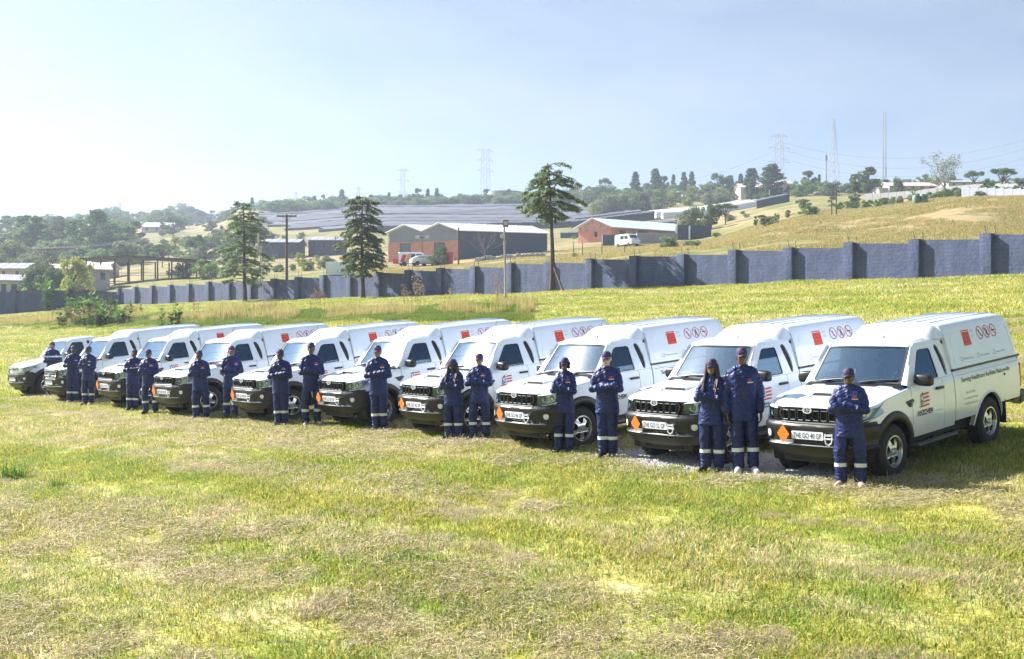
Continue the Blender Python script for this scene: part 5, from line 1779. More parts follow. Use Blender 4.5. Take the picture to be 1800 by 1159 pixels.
# double-gabled workshop
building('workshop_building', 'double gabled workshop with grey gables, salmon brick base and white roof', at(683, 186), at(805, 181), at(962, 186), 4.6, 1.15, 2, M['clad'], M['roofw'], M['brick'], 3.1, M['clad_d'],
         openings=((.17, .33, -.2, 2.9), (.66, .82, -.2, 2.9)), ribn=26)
building('brick_house', 'salmon brick house with long pale blue roof behind the white van', at(1017, 216), at(1075, 212), at(1208, 222), 2.7, 1.55, 1, M['brick'], M['roofb'], M['brick'], 2.2, M['brick'],
         openings=((.48, .58, .9, 1.9),), side_openings=((.10, .18, .9, 2.1), (.34, .46, .1, 2.2), (.60, .78, .8, 2.2), (.84, .93, .9, 2.1)), gmat=M['brick2'], over=.7)
def low(name, label, pa, pb, d, dep, h, rise, wm, rm, nwin=3, skew=0, cat='building', zoff=0.):
    """long low building whose long side faces the camera"""
    A = at(pa, d); B = at(pb, d+skew); z = max(A.z, B.z)+zoff; A.z = B.z = z
    root = empty(name, A); tag(root, label, cat)
    L = math.hypot(B.x-A.x, B.y-A.y); root.rotation_euler = (0, 0, math.atan2(B.y-A.y, B.x-A.x))
    wins = [((i+.5)/nwin*L-L*.04, (i+.5)/nwin*L+L*.04) for i in range(nwin)]
    mb = MB(); mb.sheet([[(0, -2), (L, -2), (L, h), (0, h)]]+[[(a, h*.35), (b, h*.35), (b, h*.8), (a, h*.8)] for a, b in wins], lambda u, v, t: (u, t, v), .2)
    mb.build('front_wall', wm, root, recalc=True)
    for a, b in wins:
        w_ = MB(); w_.add([(a, .12, h*.35), (b, .12, h*.35), (b, .12, h*.8), (a, .12, h*.8)], [(0, 1, 2, 3)]); w_.build('window', M['winglass'], root)
    for x in (0, L):
        mb = MB(); mb.add([(x, 0, -2), (x, dep, -2), (x, dep, h), (x, dep/2, h+rise), (x, 0, h)], [(0, 1, 2, 3, 4)]); mb.build('end_wall', wm, root)
    mb = MB(); mb.add([(0, dep, -2), (L, dep, -2), (L, dep, h), (0, dep, h)], [(0, 1, 2, 3)]); mb.build('rear_wall', wm, root)
    for y0, y1 in ((-.5, dep/2), (dep/2, dep+.5)):
        z0 = h-rise*(.5/(dep/2)) if y0 < 0 else h+rise; z1 = h+rise if y0 < 0 else h-rise*(.5/(dep/2))
        mb = MB(); q = [(-.4, y0, z0), (L+.4, y0, z0), (L+.4, y1, z1), (-.4, y1, z1)]
        mb.add(q+[(a, b, c+.12) for a, b, c in q], [(3, 2, 1, 0), (4, 5, 6, 7), (0, 1, 5, 4), (1, 2, 6, 5), (2, 3, 7, 6), (3, 0, 4, 7)])
        for k in range(int(L/1.6)+1): mb.tube([(k*1.6, y0, z0+.13), (k*1.6, y1, z1+.13)], .035, 4)
        mb.build('roof', rm, root, recalc=True)
    return root
low('shed_building', 'long low white building with pale roof at the left edge behind the wall', -40, 88, 158, 8, 2.5, .9, M['plaster'], M['roofg'], 7, 4, zoff=.3)
low('shed_building', 'low pale-roofed building right of the leaning pole stay', 92, 193, 164, 8, 2.2, .8, M['plaster'], M['roofp'], 4, 3, zoff=.6)
low('shed_building', 'small house with pale sloped roof at the far left edge', -30, 42, 205, 8, 2.4, 1.1, M['pinkwall'], M['roofg'], 3, zoff=.2)
low('shed_building', 'small pale house half hidden by the yellow bush', 138, 186, 205, 7, 2.0, 1.0, M['plaster'], M['roofw'], 2, zoff=.2)
low('farm_house', 'white-roofed house among trees on the left hillside', 249, 302, 470, 12, 2.4, 2.0, M['pinkwall'], M['roofw'], 3)
low('dark_shed', 'dark shed with pale roof behind the first cedar', 460, 524, 235, 8, 2.5, .9, M['clad_d'], M['roofg'], 3, zoff=.6)
low('dark_shed', 'dark shed with pale roof left of the middle cedar', 542, 600, 238, 8, 2.4, .9, M['clad_d'], M['roofg'], 3, zoff=.6)
low('bungalow', 'long pink-roofed bungalow on the right skyline', 1564, 1645, 330, 10, 1.5, 1.5, M['plaster'], M['roofp'], 5)
low('annex', 'small white annex at the left end of the bungalow', 1546, 1562, 322, 6, 1.6, .5, M['plaster'], M['roofg'], 1)
low('bungalow', 'pale house right of the half bare tree on the skyline', 1668, 1722, 340, 9, 1.3, 1.0, M['plaster'], M['roofg'], 3)
low('brick_villa', 'pink brick villa behind the two dark cypress-like trees', 1302, 1345, 420, 10, 3.6, 1.8, M['pinkwall'], M['roofp'], 3)
low('brick_villa', 'pink villa just right of the largest dark tree', 1362, 1392, 425, 10, 4.0, 1.4, M['pinkwall'], M['roofp'], 2)

def container(px0, px1, d, h, m, label, dep=2.4, name='container', zoff=0.):
    A = at(px0, d, zoff); L = (px1-px0)/F*d
    root = empty(name, A); tag(root, label, 'container')
    mb = MB(); mb.cbox(0, L, 0, dep, -.1, h, .04); mb.build('shell', m, root)
    n = max(6, int(L/.3)); mb = MB()
    for i in range(n): 
        x = L*(i+.5)/n; mb.box(x-.06, x+.06, -.04, .02, .15, h-.15)
    mb.build('corrugation', m, root)
    for x0, x1 in ((-.03, .05), (L-.05, L+.03)):
        mb = MB(); mb.cbox(x0, x1, -.05, dep+.05, 0, h+.02, .01); mb.build('corner_post', m, root)
    return root
container(573, 618, 140, 1.5, M['whitesteel'], 'white container behind the wall beside the middle cedar', zoff=.4)
container(1060, 1093, 190, 1.9, M['slate'], 'dark blue container left of the white van')
container(1191, 1210, 196, 2.5, M['slate'], 'short dark container beside the brick house end')
container(1214, 1250, 198, 2.4, M['slate'], 'dark blue container right of the brick house')
container(1120, 1190, 186, 1.9, M['roofg'], 'grey flat trailer body between van and dark containers', name='trailer_body')

def small_van(px, d, label, yaw, m=M['white'], roof=1.9, name='parked_van', stripes=()):
    p = at(px, d); root = empty(name, p, yaw); tag(root, label, 'van')
    mb = MB(); rows = []
    prof = [(-2.2, .35), (-2.2, roof-.1), (-2.1, roof), (1.0, roof), (1.25, roof-.08), (1.75, 1.15), (2.15, .95), (2.2, .35)]
    for y in (-.85, -.80, .80, .85):
        k = 0 if abs(y) > .82 else .05
        rows.append([(x, y, z+k*(1 if z > 1 else 0)) for x, z in prof])
    mb.grid(rows)
    for y, fl in ((-.85, 0), (.85, 1)):
        mb.add([(x, y, z) for x, z in prof], [tuple(range(len(prof)))])
    mb.build('body', m, root, recalc=True)
    for y in (-.86, .86):
        for x0, x1 in ((.35, 1.35), (-.75, .2)):
            w_ = MB(); w_.add([(x0, y, 1.15), (x1, y, 1.15), (min(x1, 1.15), y, roof-.2), (x0, y, roof-.2)], [(0, 1, 2, 3)]); w_.build('window', M['winglass'], root)
    w_ = MB(); w_.add([(1.72, -.7, 1.2), (1.72, .7, 1.2), (1.33, .65, roof-.16), (1.33, -.65, roof-.16)], [(0, 1, 2, 3)])
    for i, v in enumerate(w_.v): w_.v[i] = (v[0]+.02, v[1], v[2]+.01)
    w_.build('windscreen', M['winglass'], root)
    for x in (-1.4, 1.4):
        for y in (-.78, .78):
            t = MB(); t.lathe([(0, -.1), (.2, -.1), (.32, -.08), (.32, .08), (.2, .1), (0, .1)], 16, Matrix.Translation((x, y, .32))); t.build('wheel', M['rubber'], root)
    for k, mm in enumerate(stripes):
        s_ = MB(); s_.add([(-2.0+.7*k, -.87, .5), (-1.4+.7*k, -.87, .5), (-1.0+.7*k, -.87, 1.6), (-1.6+.7*k, -.87, 1.6)], [(0, 1, 2, 3)]); s_.build('stripe', mm, root)
    return root
small_van(1103, 180, 'white van parked in front of the brick house', R(-60))
small_van(728, 168, 'white panel van with coloured side stripes at the workshop', R(2), stripes=(M['red'], M['yellowsteel']))
small_van(748, 166, 'white car parked in front of the workshop', R(200), roof=1.45, name='parked_car')
mb = MB(); p = at(706, 168); r_ = empty('red_trailer', p); tag(r_, 'small red trailer at the workshop door', 'trailer')
mb.cbox(-1.2, 1.2, -.6, .6, .35, 1.0, .05); mb.build('tub', M['red'], r_); mb = MB(); mb.lathe([(0, -.1), (.28, -.1), (.28, .1), (0, .1)], 12, Matrix.Translation((0, -.65, .28))); mb.build('wheel', M['rubber'], r_)
p = at(789, 166); r_ = empty('red_drum', p); tag(r_, 'red drum standing before the workshop corner', 'drum')
mb = MB(); mb.lathe([(0, 0), (.6, 0), (.62, .05), (.6, .1), (.6, .85), (.62, .9), (.6, .95), (.6, 1.5), (.75, 1.55), (.7, 1.7), (0, 1.7)], 16, Matrix.Rotation(R(90), 4, 'X')); mb.build('drum_body', M['red'], r_)
for k in range(14):
    px = 842+k*8.6; p = at(px, 150+k*.6, .0); r_ = MB(); rr = random.Random(k)
    bm = bmesh.new(); bmesh.ops.create_cube(bm, size=1); bmesh.ops.bevel(bm, geom=bm.edges[:], offset=.16, segments=3, affect='EDGES')
    bmesh.ops.subdivide_edges(bm, edges=bm.edges[:], cuts=1)
    kx, kz = rr.uniform(.6, 1.05), rr.uniform(.45, .85)
    for v in bm.verts: v.co = Vector((v.co.x*kx, v.co.y*.8, (v.co.z+.45)*kz))*(1+.22*noise.noise(v.co*2.5+Vector((k*3, 0, 0))))
    r_.addbm(bm); o = r_.build('bulk_bag', M['plaster'], None, loc=p); tag(o, 'pale bulk bag in the row along the workshop side', 'bag', 'bulk bags beside the workshop')

# open steel-frame shed on the left
p = at(152, 178); L = (352-152)/F*178; root = empty('frame_shed', p); tag(root, 'open dark steel frame shed with flat roof behind the left wall', 'shed')
zt = 4.4
for i in range(9):
    x = L*i/8
    for y in (0, 6):
        mb = MB(); mb.box(x-.09, x+.09, y-.09, y+.09, -1, zt-.05*abs(i-3)); mb.build('post', M['iron'], root)
for z in (1.0, 2.3):
    for y in (0, 6):
        mb = MB(); mb.tube([(0, y, z), (L, y, z)], .045, 4); mb.build('rail', M['iron'], root)
mb = MB(); pts = [(-.8, zt-.1), (L*.38, zt+.35), (L+.8, zt-.35)]
for y0 in (-.6,):
    rows = [[(x, y, z) for y in (-.6, 6.6)] for x, z in pts]; mb.grid(rows); mb.grid([[(a, b, c+.25) for a, b, c in r] for r in rows]); mb.grid([[(x, -.6, z), (x, -.6, z+.25)] for x, z in pts])
mb.build('roof', M['iron'], root, recalc=True)

# reservoir tank on the ridge
p = at(887, 560); root = empty('reservoir', p); tag(root, 'round concrete reservoir on the ridge left of the tall cedar', 'tank')
mb = MB(); mb.lathe([(0, 7.0), (8.3, 6.2), (8.6, 6.1), (8.6, -2)], 48, Matrix.Rotation(R(90), 4, 'X')); mb.build('tank_shell', M['concrete'], root, angle=25)
mb = MB()
for i in range(24):
    a = 2*math.pi*i/24; mb.tube([(8.5*math.cos(a), 8.5*math.sin(a), 6.1), (8.5*math.cos(a), 8.5*math.sin(a), 7.0)], .05, 4)
mb.build('railing', M['steel'], root)

# shade-net rows of the nursery
def net_row(pa, pb, d, h, w_, m, label, skew=0.0):
    n = 40; top = []; root = None
    rows = []
    A = at(pa, d)
    mb = MB()
    for i in range(n+1):
        px = lerp(pa, pb, i/n); dd = d+skew*i/n
        q = at(px, dd); q2 = at(px, dd+w_)
        k = .06*math.sin(i*2.2)
        rows.append([(q.x, q.y, q.z-.6), (q.x, q.y, q.z+h+k), (q.x, q.y+w_*.5, (q.z+q2.z)/2+h*1.02+k), (q2.x, q2.y, q2.z+h+k), (q2.x, q2.y, q2.z-.6)])
    mb.grid(rows)
    o = mb.build('shade_net_tunnel', m, None, recalc=True); tag(o, label, 'shade net', 'nursery shade nets on the hillside')
NR = [(455, 1010, 500, .9, 27, 'net', 'topmost dark shade net row under the ridge'), (448, 1050, 470, .8, 27, 'net2', 'second shade net row from the ridge'),
      (452, 1085, 440, .9, 27, 'net', 'third shade net row from the ridge'), (470, 1100, 412, .8, 25, 'net2', 'fourth shade net row from the ridge, pale'),
      (500, 1110, 385, .8, 24, 'net', 'fifth shade net row from the ridge'), (560, 1120, 360, .8, 22, 'net2', 'sixth shade net row from the ridge, pale'),
      (640, 1030, 338, 1.8, 14, 'net', 'lowest dark shade net row behind the workshop'), (1005, 1150, 318, 2.2, 14, 'net', 'dark shade net block left of the white tunnels'),
      (1010, 1128, 345, 2.2, 10, 'net2', 'short pale shade net above the dark block'), (1330, 1388, 300, 2.0, 12, 'net', 'dark shade net block right of the white tunnels'),
      (985, 1190, 272, 1.2, 10, 'net2', 'low grey netting strip above the brick house roof')]
for a in NR: net_row(a[0], a[1], a[2], a[3], a[4], M[a[5]], a[6])
def tunnel(pa, pb, d, label, r_=3.0):
    A = at(pa, d); B = at(pb, d+14); n = 14
    mb = MB(); rows = []
    for i in range(n+1):
        px = lerp(pa, pb, i/n); q = at(px, d+14*i/n)
        rows.append([(q.x, q.y+r_-r_*math.cos(a), q.z+r_*.9*math.sin(a)-.3) for a in np.linspace(0, math.pi, 9)])
    mb.grid(rows); b = len(mb.v); mb.v.extend(rows[0]); mb.f.append(tuple(range(b, b+9)))
    o = mb.build('greenhouse_tunnel', M['tunnel'], None, recalc=True); tag(o, label, 'greenhouse', 'white plastic greenhouse tunnels')
tunnel(1143, 1300, 340, 'rearmost white greenhouse tunnel'); tunnel(1155, 1320, 330, 'middle white greenhouse tunnel'); tunnel(1166, 1335, 320, 'front white greenhouse tunnel')

# grey garden walls on the right hill
def far_wall(pa, pb, da, db, h, label, m):
    root = empty('garden_wall', (0, 0, 0)); tag(root, label, 'wall'); n = max(6, int(abs(pb-pa)/14))
    for i in range(n):
        a = at(lerp(pa, pb, i/n), lerp(da, db, i/n)); b = at(lerp(pa, pb, (i+.97)/n), lerp(da, db, (i+.97)/n)); z = (a.z+b.z)/2
        t = Vector((-(b-a).y, (b-a).x, 0)).normalized()*.2
        mb = MB(); mb.add([(a.x, a.y, z-1), (b.x, b.y, z-1), (b.x+t.x, b.y+t.y, z-1), (a.x+t.x, a.y+t.y, z-1), (a.x, a.y, z+h), (b.x, b.y, z+h), (b.x+t.x, b.y+t.y, z+h), (a.x+t.x, a.y+t.y, z+h)], [(0, 1, 5, 4), (1, 2, 6, 5), (2, 3, 7, 6), (3, 0, 4, 7), (4, 5, 6, 7)])
        mb.build('wall_panel', m, root)
far_wall(1520, 1830, 270, 235, 1.6, 'grey precast garden wall below the bungalow', M['concrete'])
far_wall(1690, 1840, 175, 160, 1.3, 'darker precast wall above the right bank', M['clad'])
for k, px in enumerate((1611, 1623)):
    p = at(px, 170); mb = MB(); mb.lathe([(0, 0), (.62, 0), (.62, 1.0), (.5, 1.2), (.15, 1.3), (0, 1.3)], 16, Matrix.Rotation(R(90), 4, 'X')); o = mb.build('water_tank', M['greentank'], None, loc=p); tag(o, ('left', 'right')[k]+' one of the two green water tanks on the bank', 'tank')

# ------------------------------------------------------------------ pylons, masts and poles
def lattice(px, d, top, label, arms, bw=.13, tw=.03, name='pylon', tilt=0):
    p = at(px, d); h = (HZ-top)/F*d+CAMZ-p.z; root = empty(name, p, R(tilt)); tag(root, label, 'pylon' if name == 'pylon' else 'mast')
    wb = h*bw/2; wt = max(h*tw/2, .25); th = .055*d/450
    lv = [0]
    while lv[-1] < h: lv.append(lv[-1]+max(1.2, 2.2*lerp(wb, wt, lv[-1]/h)))
    lv[-1] = h
    mb = MB(); W_ = lambda z: lerp(wb, wt, min(1, z/h*1.15))
    for sx in (1, -1):
        for sy in (1, -1): mb.tube([(sx*W_(z), sy*W_(z), z) for z in lv], th*1.3, 4)
    mb.build('legs', M['steel'], root)
    mb = MB()
    for a, b in zip(lv[:-1], lv[1:]):
        for s in (1, -1):
            for q in (1, -1):
                mb.tube([(-q*W_(a), s*W_(a), a), (q*W_(b), s*W_(b), b)], th*.7, 3); mb.tube([(s*W_(a), -q*W_(a), a), (s*W_(b), q*W_(b), b)], th*.7, 3)
    mb.build('bracing', M['steel'], root)
    for z, L in arms:
        zz = h*z; a = MB()
        for s in (1, -1):
            a.tube([(s*W_(zz), 0, zz), (s*L, 0, zz)], th, 4); a.tube([(s*W_(zz+h*.05), 0, zz+h*.05), (s*L, 0, zz)], th*.8, 4); a.tube([(s*L, 0, zz), (s*L, 0, zz-.9)], th*.8, 4)
        a.build('cross_arm', M['steel'], root)
    return root, p, h
lattice(853, 600, 262, 'tall power pylon standing left of the reservoir', ((.97, 4.2), (.80, 4.6), (.62, 4.8)), .14, .10, tilt=30)
lattice(708, 720, 297, 'power pylon on the ridge above the workshop', ((.95, 4.2), (.7, 4.4), (.4, 4.2)), .10, .09, tilt=30)
lattice(1370, 470, 237, 'power pylon behind the largest dark tree', ((.97, 3.5), (.78, 4.6), (.55, 4.8)), .13, .09, tilt=15)
lattice(1465, 480, 210, 'broad lattice mast in the middle of the right skyline', ((.86, 1.6),), .14, .03, name='lattice_mast', tilt=20)
lattice(1555, 470, 197, 'thin lattice mast, rightmost and tallest on the skyline', (), .035, .03, name='lattice_mast')
lattice(630, 900, 328, 'small far pylon just above the middle cedar', ((.9, 4), (.7, 4)), .12, .08, tilt=30)
lattice(520, 900, 338, 'small far pylon left of the skyline tree pair', ((.9, 3), (.7, 3)), .12, .08, tilt=30)
lattice(210, 900, 356, 'tiny far mast over the left hillside trees', ((.9, 3),), .10, .10, name='lattice_mast')
p = at(1452, 420); h = (HZ-272)/F*420+CAMZ-p.z; r_ = empty('monopole', p); tag(r_, 'slim dark monopole left of the broad lattice mast', 'mast')
mb = MB(); mb.tube([(0, 0, -.5), (0, 0, h)], [.32, .22], 8); mb.build('shaft', M['steel'], r_)
mb = MB()
for k in range(3):
    a = 2.1*k; mb.cbox(.38*math.cos(a)-.12, .38*math.cos(a)+.12, .38*math.sin(a)-.12, .38*math.sin(a)+.12, h-2.2, h-.2, .02)
mb.build('antenna_panels', M['steel'], r_)

def pole(px, d, top, label, r0=.13, base=None, lean=0.0, cross=0.0, m='wood', zoff=0, extra=None, cat='pole', name='utility_pole'):
    p = at(px, d); h = (HZ-top)/F*d+CAMZ-p.z
    root = empty(name, p); tag(root, label, cat)
    mb = MB(); mb.tube([(0, 0, -.4), (lean*.5, 0, h*.5), (lean, 0, h)], [r0, r0*.85, r0*.7], 8); mb.build('shaft', M[m], root)
    if cross:
        mb = MB(); mb.box(-cross, cross, -.07, .07, h-.28, h-.12); mb.build('cross_arm', M[m], root)
        for x in (-cross*.92, -cross*.45, cross*.45, cross*.92):
            mb = MB(); mb.tube([(x, 0, h-.12), (x, 0, h+.10)], [.05, .035], 6); mb.build('insulator', M['concrete'], root)
        for s in (1, -1):
            mb = MB(); mb.tube([(s*cross*.45, 0, h-.25), (0, 0, h-.75)], .025, 4); mb.build('brace', M['iron'], root)
    if extra == 'sign':
        mb = MB(); mb.cbox(-.17, .17, -.05, .05, h-.05, h+.40, .02); mb.build('box', M['slate'], root); mb = MB(); mb.add([(-.12, -.06, h+.05), (.12, -.06, h+.05), (.12, -.06, h+.32), (-.12, -.06, h+.32)], [(0, 1, 2, 3)]); mb.build('box_face', M['plaster'], root)
        mb = MB(); mb.cbox(-.35, -.05, -.12, .12, h-.75, h-.5, .03); mb.build('lamp', M['plaster'], root)
    if extra == 'lamp':
        mb = MB(); mb.cbox(lean-.13, lean+.03, -.12, .12, h-.1, h+.62, .05); mb.build('lamp_head', M['plaster'], root); mb = MB(); ball(mb, (lean-.1, -.1, h-.35), .14); mb.build('camera_dome', M['plaster'], root)
    if extra == 'flood':
        for s in (1, -1):
            mb = MB(); mb.cbox(s*.7-.3, s*.7+.3, -.1, .1, h-.2, h+.25, .03); mb.build('floodlight', M['plaster'], root)
        mb = MB(); mb.box(-.9, .9, -.04, .04, h-.1, h); mb.build('bar', M['iron'], root)
    return root, Vector((p.x+lean, p.y, p.z+h)), h
_, T1, _ = pole(504, 128, 377, 'brown utility pole with cross arm right of the first cedar', .17, cross=1.1)
_, T2, _ = pole(84, 170, 437, 'leaning-stay utility pole at the far left behind the wall', .13, cross=1.6)
r_ = empty('pole_stay', at(47, 166)); tag(r_, 'diagonal wooden stay propping the far left pole', 'pole')
mb = MB(); q = T2-Vector(r_.location)-Vector((.4, 0, 1.2)); mb.tube([(0, 0, -.5), q], .11, 8); mb.build('shaft', M['wood'], r_)
pole(466, 93, 424, 'thin leaning lamp pole in front of the wall by the first cedar', .055, lean=-.5, m='steel', extra='lamp', name='lamp_pole')
pole(889, 74, 398, 'straight pole with a small box on top in front of the wall', .075, m='concrete', extra='sign', name='sign_pole', lean=-.1)
pole(742, 172, 417, 'thin floodlight pole before the workshop gables', .07, m='iron', extra='flood', name='floodlight_pole')
pole(806, 150, 400, 'dark pole at the workshop corner', .12)
pole(1462, 158, 336, 'left one of the twin poles on the right bank', .09); pole(1470, 156, 334, 'right one of the twin poles on the right bank', .10)
pole(960, 140, 440, 'short thin post behind the wall near the tall cedar', .05, m='steel', name='post')
for k, (px, d) in enumerate(((1008, 140), (1024, 138), (1058, 134), (1098, 128))): pole(px, d, 425+k*2, 'thin wire fence post behind the wall, number %s from the tall cedar' % ('one', 'two', 'three', 'four')[k], .05, m='iron', name='fence_post')

def wire(a, b, sag, label, r_=.008, n=24):
    mb = MB(); a = Vector(a); b = Vector(b)
    pts = [lerp(a, b, i/n)-Vector((0, 0, sag*4*(i/n)*(1-i/n))) for i in range(n+1)]
    mb.tube(pts, [r_*max(1, p.y/150) for p in pts], 4, False)
    o = mb.build('power_line', M['iron'], None); tag(o, label, 'wire', 'overhead power lines')
def sky_pt(px, py, d): return Vector(((px-900)/F*d, d, CAMZ+(HZ-py)/F*d))
for k, (dx, nm) in enumerate(((-1.0, 'left'), (-.5, 'inner left'), (.5, 'inner right'), (1.0, 'right'))):
    wire(T1+Vector((dx, 0, .1)), T2+Vector((dx*1.4, 0, .1)), .8, 'wire from the %s insulator of the brown pole to the far left pole' % nm)
    wire(T1+Vector((dx, 0, .1)), sky_pt(1030+4*k, 338+k, 330), 2.0, 'wire from the %s insulator of the brown pole toward the right ridge' % nm)
wire(sky_pt(1090, 322, 520), sky_pt(1368, 262, 470), 5, 'high wire rising to the pylon from the left', .010)
wire(sky_pt(1060, 345, 520), sky_pt(1368, 282, 470), 5, 'lower wire rising to the pylon from the left', .010)
wire(sky_pt(1372, 250, 470), sky_pt(1850, 232, 420), 8, 'top wire running right from the pylon', .009)
wire(sky_pt(1372, 262, 470), sky_pt(1850, 246, 420), 9, 'second wire running right from the pylon', .009)
wire(sky_pt(1372, 277, 470), sky_pt(1850, 262, 420), 9, 'third wire running right from the pylon', .009)
# ------------------------------------------------------------------ trees and plants
def leaf_mat(name, c, tr=.42):
    c = tuple(q*1.2 for q in c)
    m = bpy.data.materials.new(name); m.use_nodes = True
    n = m.node_tree.nodes; l = m.node_tree.links
    p = n['Principled BSDF']; p.inputs['Roughness'].default_value = .6; p.inputs['Specular IOR Level'].default_value = .3
    a = n.new('ShaderNodeAttribute'); a.attribute_name = 'tint'
    oi = n.new('ShaderNodeObjectInfo'); mr = n.new('ShaderNodeMapRange'); mr.inputs[3].default_value = .78; mr.inputs[4].default_value = 1.25
    l.new(oi.outputs['Random'], mr.inputs[0])
    hs = n.new('ShaderNodeHueSaturation'); hs.inputs['Color'].default_value = (*c, 1); l.new(mr.outputs[0], hs.inputs['Value'])
    mr2 = n.new('ShaderNodeMapRange'); mr2.inputs[3].default_value = .485; mr2.inputs[4].default_value = .515; l.new(oi.outputs['Random'], mr2.inputs[0]); l.new(mr2.outputs[0], hs.inputs['Hue'])
    mx = n.new('ShaderNodeMix'); mx.data_type = 'RGBA'; mx.blend_type = 'MULTIPLY'; mx.inputs[0].default_value = 1
    l.new(hs.outputs[0], mx.inputs[6]); l.new(a.outputs['Color'], mx.inputs[7]); l.new(mx.outputs[2], p.inputs['Base Color'])
    t = n.new('ShaderNodeBsdfTranslucent'); l.new(mx.outputs[2], t.inputs[0])
    ms = n.new('ShaderNodeMixShader'); ms.inputs[0].default_value = tr
    l.new(p.outputs[0], ms.inputs[1]); l.new(t.outputs[0], ms.inputs[2]); l.new(ms.outputs[0], n['Material Output'].inputs[0])
    return m
M['bark'] = mat('bark', (.075, .055, .042), .9, var=.3, scale=6, bump=.4, bscale=20)
M['barkg'] = mat('grey_bark', (.20, .18, .165), .9, var=.2, scale=6)
M['l_cedar'] = leaf_mat('cedar_needles', (.155, .205, .098), .42)
M['l_dark'] = leaf_mat('dark_leaves', (.080, .125, .045))
M['l_mid'] = leaf_mat('mid_leaves', (.130, .185, .055))
M['l_grey'] = leaf_mat('grey_green_leaves', (.165, .200, .105))
M['l_yel'] = leaf_mat('yellow_green_leaves', (.23, .24, .05))
M['l_pine'] = leaf_mat('pine_needles', (.062, .100, .048))
M['l_weed'] = leaf_mat('weed_leaves', (.12, .21, .028), .4)
M['l_dry'] = leaf_mat('dry_leaves', (.30, .20, .10), .3)

M['stemg'] = mat('green_stem', (.14, .17, .05), .7)
M['stemd'] = mat('dry_stem', (.34, .24, .13), .8)
class Leaves:
    def __init__(s): s.v = []; s.c = []
    def add(s, P, D, W, tint):
        """quads: P centre (n,3), D half length vec (n,3), W half width vec (n,3)"""
        q = np.stack([P-D-W*.5, P-D*.2+W*-1.0, P+D, P-D*.2+W*1.0], 1)
        s.v.append(q.reshape(-1, 3)); s.c.append(np.repeat(tint, 4, 0))
    def mesh(s, name, m):
        v = np.concatenate(s.v); c = np.concatenate(s.c); n = len(v)//4
        me = bpy.data.meshes.new(name)
        me.vertices.add(len(v)); me.vertices.foreach_set('co', v.astype(np.float32).ravel())
        me.loops.add(n*4); me.loops.foreach_set('vertex_index', np.arange(n*4, dtype=np.int32))
        me.polygons.add(n); me.polygons.foreach_set('loop_start', np.arange(0, n*4, 4, dtype=np.int32)); me.polygons.foreach_set('loop_total', np.full(n, 4, np.int32))
        me.update(); me.validate()
        a = me.attributes.new('tint', 'FLOAT_COLOR', 'POINT'); a.data.foreach_set('color', np.c_[c, np.ones(len(c))].astype(np.float32).ravel())
        me.materials.append(m)
        return me
def rdir(r, n):
    v = r.normal(size=(n, 3)); return v/np.linalg.norm(v, axis=1)[:, None]
def cloud(L, r, centre, rad, n, size, sq=1.0, droop=0.0, tj=.22):
    d = rdir(r, n); rr = rad*r.uniform(.35, 1.05, n)**.6
    P = np.asarray(centre)+d*rr[:, None]*np.array([1, 1, sq])
    D = rdir(r, n); D[:, 2] = D[:, 2]*.6-droop; D *= (size*r.uniform(.6, 1.3, n))[:, None]
    W = np.cross(D, rdir(r, n)); W /= np.linalg.norm(W, axis=1)[:, None]+1e-9; W *= (size*.45*r.uniform(.6, 1.2, n))[:, None]
    t = 1+r.uniform(-tj, tj, (n, 1))*np.ones((1, 3))+r.uniform(-.06, .06, (n, 3))
    L.add(P, D, W, t)

